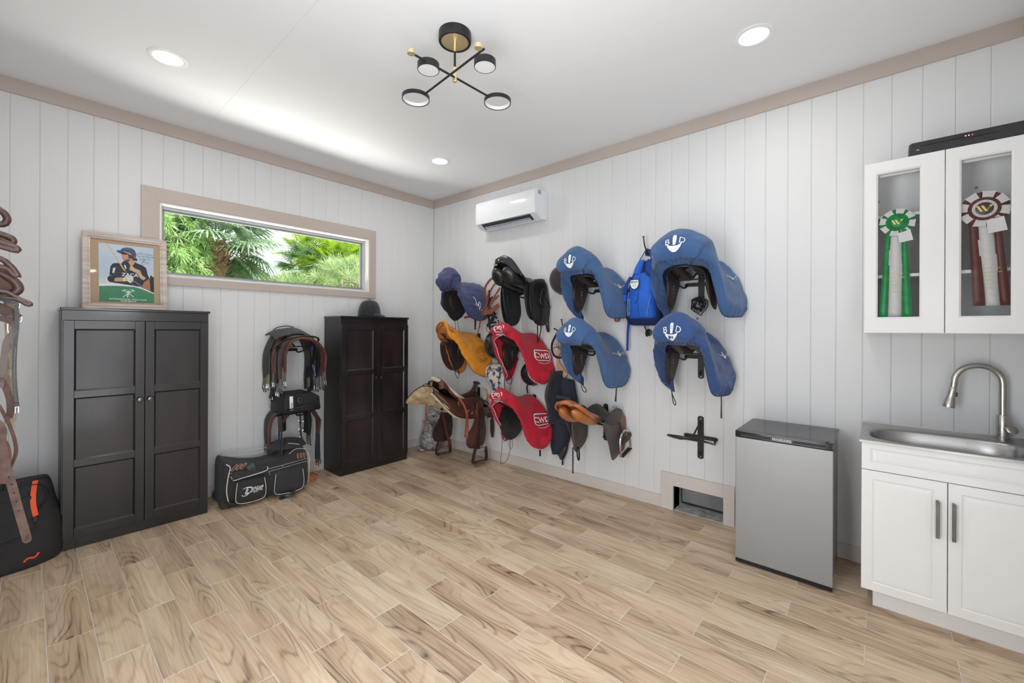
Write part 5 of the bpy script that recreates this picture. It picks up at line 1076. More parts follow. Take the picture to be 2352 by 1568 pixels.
wall_hook(-1.225, 2.035, 'black iron hook the reddish brown bridle hangs on'); wall_hook(-1.225, 1.405, 'black iron hook the visored black helmet hangs on, behind the upper red cover')
wall_hook(-1.225, .99, 'black iron hook the printed white bag hangs on')
# ---- backpack: local a (towards the sink, -y), c (out of the wall, -x)
bp = thing('backpack', (0, -2.825, 1.72), 'bright blue backpack with a white shield badge hanging on a hook', 'backpack')
bx = lambda a, c, z: (-c, -2.825-a, z)
def bagsec(rows_, n=28, e=2.6):
    out = []
    for z, w0, w1, c0, c1 in rows_:   # height, side extents, back and front depth
        r = []
        for k in range(n):
            an = 2*PI*k/n; cs, sn = math.cos(an), math.sin(an); kk = (abs(cs)**e+abs(sn)**e)**(-1/e); a = (w0+w1)/2+(w1-w0)/2*cs*kk; c = (c0+c1)/2+(c1-c0)/2*sn*kk
            d = .007*noise.noise(Vector((a*14, c*14, z*9)))+.004*noise.noise(Vector((a*30, z*34, 2)))
            r.append((a+d, c+d, z))
        out.append(r)
    return out
R_ = [(1.462, -.10, .10, .03, .11), (1.475, -.135, .135, .015, .135), (1.53, -.155, .150, .012, .150), (1.65, -.150, .145, .012, .155), (1.78, -.130, .130, .012, .140), (1.88, -.105, .11, .012, .11), (1.95, -.08, .085, .02, .08), (1.99, -.045, .045, .03, .06)]
MB(bx).grid(bagsec(R_), True, True).obj('body', PBN, bp, smooth=70)
R2 = [(1.520, -.10, .105, .08, .165), (1.54, -.115, .118, .06, .178), (1.65, -.112, .115, .06, .195), (1.76, -.098, .100, .06, .185), (1.84, -.08, .085, .06, .160), (1.885, -.055, .055, .06, .13)]
fp_ = MB(bx).grid(bagsec(R2), True, True).obj('front_pocket', PBL, bp, smooth=70)
for a0 in (-1, 1):
    R3 = [(1.78, a0*.055-.035, a0*.055+.035, .03, .14), (1.86, a0*.055-.035, a0*.055+.038, .03, .145), (1.93, a0*.045-.033, a0*.045+.034, .03, .125), (1.985, a0*.035-.024, a0*.035+.024, .03, .09), (2.0, a0*.03-.012, a0*.03+.012, .04, .07)]
    MB(bx).grid(bagsec(R3, 20), True, True).obj('top_panel', PBL if a0 < 0 else PBD, bp, smooth=70)
MB(bx).tube(curve([(-.055, .07, 1.985), (-.025, .06, 2.04), (-.002, .045, 2.085), (.012, .045, 2.085), (.035, .06, 2.04), (.058, .07, 1.985)], 18), .007, 8, flat=.5).obj('hang_loop', PBD, bp)
MB(bx).tube(curve([(-.105, .125, 1.83), (-.06, .150, 1.872), (-.02, .150, 1.876)], 12), .003, 6).obj('zip', mat('zip_dark', (.02, .025, .04), .5, col2=(.03, .03, .05)), bp)
MB(bx).tube(curve([(.11, .125, 1.82), (.065, .150, 1.868), (.03, .145, 1.90)], 12), .003, 6).obj('zip', MATS['zip_dark'], bp)
MB(bx).tube(curve([(0, .150, 1.90), (.002, .188, 1.80), (.0, .205, 1.70), (-.002, .198, 1.60), (0, .185, 1.53)], 16), .0016, 6).obj('centre_seam', PBD, bp)
MB(bx).tube(curve([(0, .2, 1.70), (-.004, .202, 1.67), (-.015, .2, 1.655), (-.03, .198, 1.63)], 10), .0022, 6).obj('zip_pull', MATS['zip_dark'], bp)
for s_, pts in ((-1, [(-.085, .190, 1.73), (-.098, .185, 1.62), (-.10, .172, 1.535)]), (1, [(.095, .180, 1.70), (.08, .186, 1.62), (.062, .180, 1.53)])):
    MB(bx).tube(curve(pts, 10), .003, 6).obj('reflective_trim', mat('reflective_grey', srgb(120, 160, 200), .4, col2=srgb(110, 150, 190)), bp)
MB(bx).strap(curve([(-.10, .12, 1.86), (-.125, .14, 1.80), (-.135, .145, 1.74), (-.14, .14, 1.69)], 10), .026, .006, (0, 1, 0)).obj('compression_strap', PBD, bp)
MB(bx).box((-.170, .10, 1.655), (-.125, .155, 1.715)).obj('side_flap', PBL, bp, bev=.012, seg=3)
sh = [(-.036, .032), (0, .036), (.036, .032), (.038, -.006), (.024, -.032), (0, -.044), (-.024, -.032), (-.038, -.006)]
MB(bx).poly([(-.028+x*1.08, .2045+.06*x, 1.790+z*1.08) for x, z in sh], (0, .0015, 0)).obj('badge_border', MATS['zip_dark'], bp, smooth=0)
MB(bx).poly([(-.028+x*.93, .2065+.06*x, 1.790+z*.93) for x, z in sh], (0, .0015, 0)).obj('badge', WPR, bp, smooth=0)
mb = MB(bx); text_flat(mb, 'BRUNO', .017, (-.028, .210, 1.806), (1, .06, 0), (0, 0, 1), bold=.02); mb.obj('lettering', PBN, bp)
MB(bx).tube(closed_curve([(-.028+.012*math.cos(a), .2095, 1.782+.012*math.sin(a)) for a in [PI*k/4 for k in range(8)]], 20), .0012, 5, closed=True).obj('badge_ring', mat('badge_line', srgb(120, 170, 220), .5, col2=srgb(110, 160, 210)), bp)
mb = MB(bx); text_flat(mb, 'OUTDOOR', .026, (-.075, .197, 1.61), (0, 0, 1), (-1, .05, 0)); mb.obj('lettering', MATS['reflective_grey'], bp)
MB(bx).strap([(-.145, .06, 1.52), (-.150, .07, 1.40), (-.147, .08, 1.25)], .020, .003, (0, 1, 0)).obj('shoulder_strap', PBD, bp)
# ---- coiled cords under the largest blue cover
cc = thing('coiled_cords', (-.05, -3.243, 1.64), 'tangle of black cords coiled on the rack under the largest blue cover', 'cords')
for i in range(9):
    y = -3.243-rnd.uniform(-.012, .012); r = rnd.uniform(.030, .062); zc = 1.668-r-rnd.uniform(0, .012); e_ = rnd.uniform(.75, 1.15); ph = rnd.uniform(0, 6)
    P = [(-.055-rnd.uniform(0, .03)+.012*math.sin(2*a+ph), y+r*math.sin(a)*e_+.006*math.sin(3*a+ph), zc+r*1.12*math.cos(a)+.004*math.cos(5*a)) for a in [2*PI*k/12 for k in range(12)]]
    MB().tube(closed_curve(P, 40), rnd.choice([.0035, .0028, .004]), 6, closed=True).obj('cord', LEBM, cc)
MB().lathe([(0, 0), (.006, 0), (.007, .014), (0, .018)], (-.07, -3.236, 1.505), 10, axis=(0, 0, 1)).obj('connector', KN, cc)
# ---- reddish brown bridle between the navy and the black saddle
wb = lambda a, c, z: (-c, a, z)    # a = y, c = distance from the wall
bb = thing('bridle', (-.15, -1.15, 1.75), 'reddish brown bridle with long reins hanging between the navy and black saddles', 'bridle')
MB(wb).strap(curve([(-1.24, .10, 1.99), (-1.15, .14, 1.96), (-1.08, .16, 1.87), (-1.09, .16, 1.79), (-1.125, .16, 1.735)], 18), .026, .006, (0, 1, 0)).obj('crown_strap', LEO, bb)
MB(wb).strap(curve([(-1.25, .12, 1.95), (-1.19, .15, 1.88), (-1.14, .17, 1.78), (-1.12, .17, 1.72)], 12), .022, .006, (0, 1, 0)).obj('cheek_strap', LEO, bb)
MB(wb).strap(curve([(-1.30, .16, 1.86), (-1.22, .17, 1.76), (-1.13, .18, 1.68), (-1.08, .18, 1.62)], 12), .020, .006, (0, 1, 0)).obj('cheek_strap', LEO, bb)
MB(wb).strap(curve([(-1.30, .18, 1.68), (-1.22, .19, 1.625), (-1.10, .20, 1.595), (-.95, .205, 1.575), (-.80, .20, 1.555)], 16), [.046]*8+[.026]*8, .006, (0, 1, 0)).obj('noseband', LEO, bb)
for k, P in enumerate(([(-1.12, .17, 1.72), (-1.08, .19, 1.64), (-1.06, .20, 1.54), (-1.035, .21, 1.42), (-1.01, .215, 1.34)], [(-1.13, .17, 1.72), (-1.10, .20, 1.60), (-1.06, .21, 1.50), (-1.05, .21, 1.44)])):
    MB(wb).strap(curve(P, 16), .014, .004, (0, 1, 0)).obj('rein', mat('rein_brown', (.13, .05, .035), .45, col2=(.17, .07, .045)), bb)
MB(wb).tube(closed_curve([(-1.0, .216, 1.330), (-1.012, .216, 1.318), (-1.0, .216, 1.306), (-.988, .216, 1.318)], 16), .003, 6, closed=True).obj('buckle', STEEL, bb)
MB(wb).strap(curve([(-1.20, .17, 1.77), (-1.16, .18, 1.71), (-1.13, .18, 1.64), (-1.16, .18, 1.53), (-1.15, .18, 1.46)], 14), .020, .006, (0, 1, 0)).obj('browband', LEBM, bb)
MB(wb).tube(closed_curve([(-1.145, .18, 1.455), (-1.18, .18, 1.44), (-1.18, .18, 1.405), (-1.145, .18, 1.40), (-1.125, .18, 1.43)], 20), .004, 6, closed=True).obj('bit_ring', STEEL, bb)
MB(wb).strap(curve([(-1.25, .17, 1.60), (-1.20, .18, 1.50), (-1.13, .18, 1.47), (-1.20, .18, 1.455), (-1.27, .17, 1.47)], 14), .022, .006, (0, 1, 0)).obj('throat_strap', LEBM, bb)
for (a, z) in ((-1.19, 1.80), (-1.17, 1.76), (-1.21, 1.73), (-1.2, 1.64), (-1.23, 1.68)):
    MB(wb).tube(closed_curve([(a-.012, .185, z), (a, .185, z+.014), (a+.012, .185, z), (a, .185, z-.014)], 12), .0028, 6, closed=True).obj('buckle', BRASS, bb)
for P, w_, m_ in (([(-1.29, .17, 1.78), (-1.22, .18, 1.72), (-1.15, .185, 1.66), (-1.11, .19, 1.60)], .022, LEO), ([(-1.16, .18, 1.84), (-1.17, .185, 1.75), (-1.16, .19, 1.66)], .016, LEBM), ([(-1.24, .17, 1.66), (-1.21, .18, 1.55), (-1.17, .185, 1.48), (-1.19, .18, 1.42), (-1.26, .17, 1.40)], .024, LEBM), ([(-1.27, .17, 1.54), (-1.21, .18, 1.58), (-1.16, .18, 1.55), (-1.19, .18, 1.50), (-1.26, .17, 1.50)], .020, LEBM)):
    MB(wb).strap(curve(P, 14), w_, .006, (0, 1, 0)).obj('strap', m_, bb)
# ---- helmets
def helmet(name, c, r, label, m, out, tiltx=0):
    t = thing(name, c, label, 'helmet', None); x, y, z = c
    M_ = Matrix.Rotation(tiltx, 3, 'X')
    def hx_(a, b, c_): v = M_ @ Vector((a, b, c_)); return (x+v.x, y+v.y, z+v.z)
    rows = []
    for i in range(11):
        a = PI/2*i/10; rows.append([(-(.01+r*1.05*math.sin(a)), r*math.cos(a)**.85*math.cos(b)*.92+1e-5, r*math.cos(a)**.85*math.sin(b)*1.08) for b in [2*PI*k/30 for k in range(30)]])
    MB(hx_).grid(rows, True).obj('shell', m, t, smooth=70, solid=.006)
    MB(hx_).tube(closed_curve([(-.008, r*.94*math.cos(b), r*1.10*math.sin(b)) for b in [2*PI*k/12 for k in range(12)]], 40), .005, 8, closed=True).obj('rim', LEBM, t)
    return t, hx_
HG = mat('glossy_helmet_shell', (.012, .016, .024), .10, col2=(.018, .022, .032), coat=.5)
t, f = helmet('riding_helmet', (-.085, -1.215, 1.265), .145, 'glossy dark helmet with a clear visor band hanging beside the yellow cover', HG, 0)
MB(f).tube(closed_curve([(-.03, .150*math.cos(b), .172*math.sin(b)) for b in [2*PI*k/12 for k in range(12)]], 40), .003, 6, closed=True).obj('visor_edge', mat('silver_edge', (.5, .52, .55), .2, .8, col2=(.55, .57, .6)), t)
rows = [[(-(.03+.05*j), (.150-.022*j)*math.cos(b), (.172-.025*j)*math.sin(b)) for b in [math.radians(60+k*12) for k in range(14)]] for j in (0, .5, 1)]
MB(f).grid(rows).obj('visor', mat('smoked_visor', (.05, .07, .10), .06, spec=.8, col2=(.06, .08, .11)), t, solid=.002)
t, f = helmet('riding_helmet', (-.06, -1.655, .99), .110, 'black helmet hanging under the upper red cover with its chin strap down', LEB, 0)
MB(f).strap([(-.02, .04, -.10), (-.03, .05, -.15), (-.03, .035, -.20)], .016, .004, (1, 0, 0)).obj('chin_strap', LEBM, t)
MB(f).strap([(-.03, .035, -.165), (-.03, .055, -.155)], .012, .004, (1, 0, 0)).obj('strap_knot', LEBM, t)
MB(f).strap([(-.10, .07, .02), (-.11, .01, .05), (-.09, -.03, .06)], .016, .004, (1, 0, 0)).obj('strap', mat('dark_strap_brown', (.06, .03, .025), .5, col2=(.08, .04, .03)), t)
t, f = helmet('riding_helmet', (-.014, -1.985, 1.90), .125, 'dark brown velvet helmet hanging behind the blue cover of the top row', mat('brown_velvet', (.030, .022, .022), .8, col2=(.04, .03, .03), sheen=.3), 0)
MB(f).tube([(-.02, -.02, -.12), (-.03, -.05, -.15), (-.03, -.07, -.16)], .004, 6).obj('chin_strap', LEBM, t)
# ---- printed white bag
CAN = mat('printed_canvas', srgb(214, 210, 202), .85, col2=srgb(84, 92, 108), vscale=16, vdetail=9, vcon=(.50, .56), bump=.3, bscale=200)
CANP = mat('plain_canvas', srgb(222, 220, 214), .85, col2=srgb(208, 206, 200), bump=.3, bscale=200)
wbag = thing('drawstring_bag', (-.08, -1.19, .88), 'white canvas bag with dark blue printing hanging below the upper red cover', 'bag')
bw = lambda a, c, z: (-c, -1.19-a, z)
rows = bagsec([(1.06, -.10, .10, .03, .10), (1.03, -.14, .10, .02, .13), (.97, -.16, .10, .015, .15), (.90, -.14, .10, .015, .15), (.82, -.10, .10, .02, .13), (.755, -.04, .09, .03, .10), (.735, .0, .06, .04, .08)], 24)
MB(bw).grid(rows, True, True).obj('body', CAN, wbag, smooth=70)
rows = bagsec([(1.05, .09, .16, .03, .12), (.97, .085, .175, .02, .145), (.88, .085, .170, .02, .145), (.78, .08, .15, .03, .12), (.74, .08, .13, .04, .09)], 16)
MB(bw).grid(rows, True, True).obj('gusset', CANP, wbag, smooth=70)
for a in (.088, .168): MB(bw).tube(curve([(a, .125, 1.04), (a+.008, .15, .96), (a, .152, .87), (a-.006, .13, .79), (a-.02, .10, .745)], 14), .004, 6).obj('binding', PBN, wbag)
MB(bw).tube(curve([(.09, .14, 1.00), (.11, .16, .975), (.14, .155, .98), (.155, .14, 1.03)], 12), .004, 6).obj('cord', LEBM, wbag)
mb = MB(bw); text_flat(mb, 'ER.', .055, (-.02, .158, 1.000), (1, 0, 0), (0, 0, 1)); mb.obj('lettering', PBN, wbag)
# ---- black bridle and tan noseband loop beside the cover marked A
b2 = thing('bridle', (-.08, -2.0, 1.3), 'black rolled leather bridle looped on the hook beside the cover marked A', 'bridle')
MB(wb).strap(curve([(-2.05, .09, 1.46), (-1.985, .10, 1.40), (-1.93, .11, 1.30), (-1.93, .11, 1.22), (-1.965, .11, 1.175), (-2.02, .11, 1.165), (-2.09, .10, 1.18)], 26), .020, .005, (0, 1, 0)).obj('headpiece', LEBM, b2)
MB(wb).strap(curve([(-1.99, .10, 1.41), (-1.96, .11, 1.435), (-1.945, .11, 1.43)], 6), .012, .004, (0, 1, 0)).obj('strap_end', LEBM, b2)
for P in ([(-1.88, .10, 1.225), (-1.95, .11, 1.255), (-2.02, .11, 1.27)], [(-2.02, .11, 1.34), (-2.0, .12, 1.27), (-2.03, .12, 1.24), (-2.06, .11, 1.26), (-2.02, .11, 1.30)], [(-2.05, .11, 1.26), (-2.04, .11, 1.22), (-2.01, .11, 1.18)], [(-2.0, .12, 1.31), (-1.985, .12, 1.27), (-2.015, .12, 1.255), (-2.05, .12, 1.27)]):
    MB(wb).tube(curve(P, 16), .0028, 6).obj('lace', LEBM, b2)
b3 = thing('noseband', (-.04, -2.0, 1.2), 'tan leather noseband hanging behind the black bridle beside the lower middle blue cover', 'noseband')
MB(wb).strap(curve([(-2.07, .055, 1.50), (-2.03, .055, 1.38), (-1.975, .055, 1.26), (-1.955, .055, 1.14), (-1.98, .055, 1.06), (-2.05, .055, .99)], 22), [.02]*8+[.03]*7+[.055]*7, .005, (0, 1, 0)).obj('strap', mat('tan_leather', srgb(206, 170, 140), .55, col2=srgb(190, 150, 118), vscale=9), b3)
# ---- black quilted boot bag hanging beside the jumping saddle
KB = mat('black_knit', (.012, .014, .020), .85, col2=(.02, .024, .034), vscale=8, vstretch=(1, 1, 1), bump=.5, bscale=260, sheen=.2)
KN2 = mat('navy_stretch', (.014, .018, .032), .8, col2=(.022, .028, .045), vscale=6, bump=.4, bscale=300)
SHN = mat('shiny_black_lining', (.035, .038, .045), .22, col2=(.10, .11, .13), vscale=7, vcon=(.5, .75), vstretch=(1, 6, 1))
g_ = thing('travel_wraps', (-.05, -1.98, .6), 'long black padded leg wraps hanging behind the brown jumping saddle', 'leg wraps')
def drape(pts_l, pts_r, c0, c1, name, m, n=26, k=10, seed=0):
    rows = []
    for i in range(n):
        q = i/(n-1); a = cr([Vector(p+(0,)) for p in pts_l], q); b = cr([Vector(p+(0,)) for p in pts_r], q); r = []
        for j in range(k+1):
            w = j/k; p = a.lerp(b, w); c = c0+(c1-c0)*math.sin(PI*w)+.008*noise.noise(Vector((p.x*16, p.y*9, seed))); r.append((p.x, c, p.y))
        rows.append(r)
    return MB(wb).grid(rows).obj(name, m, g_, smooth=70, solid=.008)
drape([(-1.90, 1.03), (-1.835, .90), (-1.80, .78), (-1.83, .66), (-1.865, .53)], [(-2.02, 1.04), (-2.0, .90), (-2.0, .78), (-1.99, .60), (-1.95, .53)], .05, .12, 'wrap', KB, seed=1)
drape([(-1.98, 1.0), (-1.96, .90), (-1.96, .70), (-1.95, .55)], [(-2.13, .96), (-2.16, .84), (-2.175, .70), (-2.10, .52)], .04, .10, 'wrap', KN2, seed=4)
drape([(-1.88, .58), (-1.87, .45), (-1.87, .32), (-1.89, .235)], [(-2.09, .60), (-2.09, .47), (-2.07, .37), (-1.99, .25)], .04, .09, 'wrap', KN2, seed=7)
drape([(-1.885, .285), (-1.93, .24), (-1.98, .205)], [(-2.07, .40), (-2.05, .28), (-2.01, .195)], .03, .06, 'lining', SHN, n=14, seed=9)
MB(wb).poly([(-1.93, .075, .545), (-2.06, .085, .545), (-2.05, .08, .50), (-1.99, .08, .515)], (0, -.004, 0)).obj('lining', SHN, g_, smooth=0)
MB(wb).strap([(-1.985, .118, .80), (-2.14, .112, .795)], .030, .004, (0, 1, 0)).obj('band', mat('teal_band', (.02, .04, .045), .6, col2=(.025, .05, .055)), g_)
for a in (-1.905, -1.93): MB(wb).strap(curve([(a, .122, .99), (a-.005, .13, .90), (a+.008, .125, .82)], 8), .014, .003, (0, 1, 0)).obj('stripe', SHN, g_)
MB(wb).tube(curve([(-2.075, .05, .38), (-2.05, .055, .28), (-2.01, .055, .20)], 10), .004, 6).obj('zip', LEBM, g_); MB(wb).box((-2.022, .05, .150), (-2.008, .058, .195)).obj('zip_pull', LEBM, g_)
# ---- wire cat on the floor
WIRE = mat('woven_wire', (.26, .25, .24), .5, .3, col2=(.58, .56, .55), vscale=40, vdetail=6, vcon=(.42, .58), bump=1.0, bscale=110)
WIRB = mat('bronze_wire', (.20, .14, .11), .5, .5, col2=(.30, .24, .2), vscale=30)
ct = thing('wire_cat', (-.215, -.235, 0), 'grey woven wire cat figure sitting on the floor under the western saddle', 'cat figure')
CP = Vector((-.215, -.235, 0)); fwd = Vector((-.75, -.66, 0)).normalized(); rgt = Vector((fwd.y, -fwd.x, 0))
def cx_(a, b, z): p = CP+rgt*a+fwd*b; return (p.x, p.y, max(z, .001))
body = [(.002, .075, .0), (.012, .105, 0), (.06, .125, .0), (.12, .125, .0), (.18, .105, -.005), (.23, .078, -.01), (.27, .060, -.015), (.31, .055, -.02), (.34, .06, -.02)]
MB(cx_).grid([[(r*math.cos(a)-off*1.5, r*.85*math.sin(a), z) for a in [2*PI*k/24 for k in range(24)]] for z, r, off in body], True, True).obj('body', WIRE, ct, smooth=70)
hd = Vector((-.045, .02, .40))
MB(cx_).ball(hd, (.098, .080, .088), 24, 14).obj('head', WIRE, ct)
MB(cx_).ball(hd+Vector((-.055, .045, -.035)), (.050, .045, .040), 16, 10).obj('muzzle', WIRE, ct)
for a, s_ in ((-.065, -1), (.050, 1)):
    b = hd+Vector((a, 0, .055)); tip = b+Vector((s_*.018, -.005, .095)); P3 = [b+Vector((-.032, 0, 0)), tip, b+Vector((.034, 0, 0))]
    e = MB(cx_); e.tube(P3, .006, 6); e.tube([P3[2], P3[0]], .006, 6); e = e.obj('ear', WIRE, ct)
    m_ = MB(cx_)
    for k in range(1, 6): w = k/6; m_.tube([P3[0].lerp(P3[1], w), P3[2].lerp(P3[1], max(0, w-.1))], .0022, 4); m_.tube([P3[0].lerp(P3[2], w), P3[1].lerp(P3[2], w*.8)], .0022, 4)
    m_.obj('ear_mesh', WIRE, e, kind='stuff')
EYE = mat('black_glass_eye', (.01, .01, .01), .08, col2=(.015, .015, .015), coat=.6)
MB(cx_).ball(hd+Vector((-.005, .082, .01)), (.013, .008, .013), 12, 8).obj('eye', EYE, ct); MB(cx_).ball(hd+Vector((-.088, .052, .02)), (.011, .010, .012), 12, 8).obj('eye', EYE, ct); MB(cx_).ball(hd+Vector((-.07, .088, -.03)), (.012, .009, .009), 12, 8).obj('nose', EYE, ct)
m_ = MB(cx_)
for i in range(170):
    z0_ = rnd.uniform(.02, .30); k = min(int(z0_/.045), 6); R1 = .125-.07*max(0, (z0_-.12)/.2) if z0_ > .12 else .12; a = rnd.uniform(0, 2*PI); a2 = a+rnd.uniform(.3, .9); z1_ = z0_+rnd.uniform(-.05, .05)
    m_.tube([((R1+.004)*math.cos(a+(a2-a)*w)-.0, (R1+.004)*.86*math.sin(a+(a2-a)*w), z0_+(z1_-z0_)*w) for w in (0, .5, 1)], .0016, 4)
m_.obj('wire_strands', WIRB, ct, kind='stuff')
m_ = MB(cx_)
for i in range(120):
    u_ = Vector((rnd.gauss(0, 1), rnd.gauss(0, 1), rnd.gauss(0, 1))).normalized(); v_ = u_.cross(Vector((rnd.gauss(0, 1), rnd.gauss(0, 1), rnd.gauss(0, 1)))).normalized()
    m_.tube([hd+Vector(((u_*math.cos(w)+v_*math.sin(w)).x*.101, (u_*math.cos(w)+v_*math.sin(w)).y*.083, (u_*math.cos(w)+v_*math.sin(w)).z*.091)) for w in (0, .25, .5)], .0014, 4)
m_.obj('wire_strands', mat('silver_wire', (.40, .39, .38), .4, .6, col2=(.5, .49, .48)), ct, kind='stuff')
MB(cx_).tube(curve([(.10, .02, .02), (.125, .06, .018), (.105, .10, .018), (.07, .105, .018)], 12), [.020]*6+[.018, .016, .014, .012, .010, .008], 10).obj('tail', WIRE, ct)
MB(cx_).box((.055, .085, .012), (.095, .115, .016)).obj('tag', WPR, ct)
MB(cx_).tube(curve([(-.16, .05, .02), (-.165, .05, .2), (-.18, .04, .42), (-.19, .03, .60)], 14), .0028, 6).obj('twig', mat('dry_twig', srgb(170, 140, 105), .8, col2=srgb(140, 112, 82)), ct)
MB(cx_).tube(curve([(-.17, .06, .15), (-.13, .10, .145), (-.08, .12, .17)], 8), .004, 6).obj('twig', MATS['dry_twig'], ct); MB(cx_).tube(curve([(-.19, .06, .37), (-.14, .09, .365), (-.08, .10, .39)], 8), .003, 6).obj('twig', MATS['dry_twig'], ct)
# ================================================================= girths and bags on the left wall
XR = -1.777
def lw(z0): return lambda u, v, z: (XR+v, -max(u, .003), z0+z)
for z_, l_ in ((1.222, 'upper saddle rack on the window wall, loaded with girths'), (.612, 'lower saddle rack on the window wall, above the duffel bag')):
    t = thing('saddle_rack', (XR, 0, z_), l_, 'saddle rack', 'saddle racks between the wardrobes'); rack_parts(t, lambda u, v, z, z_=z_: lw(z_)(u*1.14 if u > .02 else u, v*(1+.25*min(1, max(0, u-.05)*5)), z+.15*max(0, u-.04)))
GGR = mat('grey_girth', (.032, .031, .031), .55, col2=(.055, .053, .052), bump=.2, bscale=200); GBK = mat('black_girth', (.005, .005, .006), .6, col2=(.010, .010, .011), bump=.2, bscale=200)
GBR = mat('brown_girth', (.060, .034, .029), .45, col2=(.095, .054, .046), vscale=9, bump=.25, bscale=200); GRD = mat('redbrown_girth', (.10, .030, .022), .42, col2=(.15, .048, .034), vscale=9, bump=.25, bscale=200)
ELA = mat('grey_elastic', (.20, .20, .19), .8, col2=(.13, .13, .125), vscale=90); TANE = mat('tan_elastic', srgb(176, 146, 112), .8, col2=srgb(160, 130, 98)); BLE = mat('blue_grey_elastic', (.045, .07, .09), .7, col2=(.03, .05, .065), vscale=60, vstretch=(4, 4, .3))
def girth(z0, u, al, ar, top, bl, br, w, m, label, end, label_grp='girths draped over the racks', two=True, eL=.10, lean=0.0):
    t = thing('girth', (XR, -u, z0+top), label, 'girth', label_grp); f = lw(z0)
    P = [(u, -al*.98, bl), (u, -al, bl+.12), (u-lean*.3, -al*.93, .0), (u, -al*.62, top*.72), (u, -al*.2, top*.98), (u, ar*.25, top*.96), (u, ar*.68, top*.62), (u, ar*.96, -.02), (u, ar, br+.12), (u, ar*.96, br)]
    w *= 1.25; C = curve(P, 44); n = len(C); rows = []
    nrm = []
    for p in C: d = Vector((0, p.y, (p.z+.05))); nrm.append(tuple(d.normalized()))
    ww = [w*(.75+.35*math.sin(PI*i/(n-1))) for i in range(n)]
    body = MB(f); mbv = []
    for i in range(n):
        d = (C[min(i+1, n-1)]-C[max(i-1, 0)]).normalized(); N_ = Vector(nrm[i]); N_ = (N_-d*N_.dot(d)).normalized(); b = d.cross(N_)
        rows.append([C[i]+b*ww[i]/2*math.cos(k*PI/6)+N_*.011*math.sin(k*PI/6) for k in range(12)])
    body.grid(rows, True, True); body = body.obj('pad', m, t, smooth=60)
    for e0, sx in ((C[0], -1), (C[-1], 1)):
        if sx > 0 and not two: continue
        for k in (-1, 1):
            p0 = e0+Vector((k*w*.25, 0, .01)); p1 = p0+Vector((k*.004, sx*.004, -eL)); MB(f).strap([p0, (p0+p1)/2+Vector((0, -.002*sx, 0)), p1], w*.34, .004, (0, 1, .1)).obj('elastic', end, t)
            MB(f).tube([p1+Vector((-w*.19, 0, .01)), p1+Vector((w*.19, 0, .01)), p1+Vector((w*.19, .002, -.026)), p1+Vector((-w*.19, .002, -.026)), p1+Vector((-w*.19, 0, .01))], .0022, 6).obj('buckle', STEEL, t)
            MB(f).strap([p1+Vector((0, .003, -.005)), p1+Vector((0, .006, -.045))], w*.2, .004, (0, 1, .1)).obj('strap_end', m, t)
G_ = [(.05, .185, .19, .175, -.24, -.25, .075, GGR, ELA, 'grey girth lying closest to the wall on the upper rack'), (.10, .180, .19, .165, -.22, -.27, .06, GGR, TANE, 'grey girth with tan elastic ends, second from the wall'),
      (.15, .160, .20, .165, -.32, -.25, .05, GBK, ELA, 'black girth whose long black end hangs lowest on the upper rack'), (.20, .165, .19, .155, -.20, -.26, .045, GRD, ELA, 'red-brown edged girth in the middle of the upper rack'),
      (.26, .150, .20, .135, -.28, -.26, .06, GBK, ELA, 'black girth between the two brown ones on the upper rack'), (.32, .150, .215, .13, -.24, -.24, .085, GBR, ELA, 'wide brown padded girth nearest the room on the upper rack'), (.38, .135, .22, .115, -.18, -.20, .05, GRD, ELA, 'narrow brown girth at the outer end of the upper rack')]
for g in G_: girth(1.222, g[0], g[1], g[2], g[3], g[4], g[5], g[6], g[7], g[9], g[8])
f = lw(1.222); u1 = thing('saddle_pad', (XR, -.16, 1.39), 'folded grey pad lying on top of the girth pile on the upper rack', 'pad')
rows = []
for i in range(13):
    v = -.17+.34*i/12; z = .205-.9*v*v*2.2+.004*math.sin(i); rows.append([(.03+.24*k/6, v, z-.10*((k/6)-.3)**2+.0) for k in range(7)])
MB(f).grid(rows).obj('pad', mat('grey_webbing', (.06, .06, .058), .8, col2=(.10, .10, .095), vscale=12, bump=.3, bscale=300), u1, solid=.012)
MB(f).tube(curve([(.10, -.16, .15), (.08, -.09, .21), (.08, -.0, .225), (.10, .05, .215)], 14), .004, 6).obj('piping', LEBM, u1)
u2 = thing('lead_strap', (XR, -.2, 1.2), 'black webbing strap with blue stripes hanging at the inner end of the upper rack', 'strap')
MB(f).strap(curve([(.28, .17, .06), (.28, .165, -.05), (.28, .13, -.20), (.27, .15, -.32), (.26, .10, -.42)], 16), .06, .008, (0, 1, 0)).obj('strap', GBK, u2)
MB(f).strap([(.325, .12, .045), (.325, .125, .005)], .02, .004, (0, 1, 0)).obj('blue_stripe', mat('strap_blue', srgb(40, 80, 190), .6, col2=srgb(34, 70, 170)), u2)
MB(f).strap([(.33, .125, -.13), (.33, .145, -.19), (.33, .155, -.24)], .014, .004, (0, 1, 0)).obj('blue_stripe', mat('strap_light_blue', srgb(90, 130, 205), .6, col2=srgb(84, 120, 190)), u2)
u3 = thing('boot_strap', (XR-.16, -.2, .95), 'black felt strip hanging from the girth pile on the side of the framed picture', 'strap')
MB(f).strap(curve([(.16, -.145, -.20), (.17, -.15, -.32), (.17, -.175, -.42)], 10), .055, .010, (0, 1, 0)).obj('strip', GBK, u3)
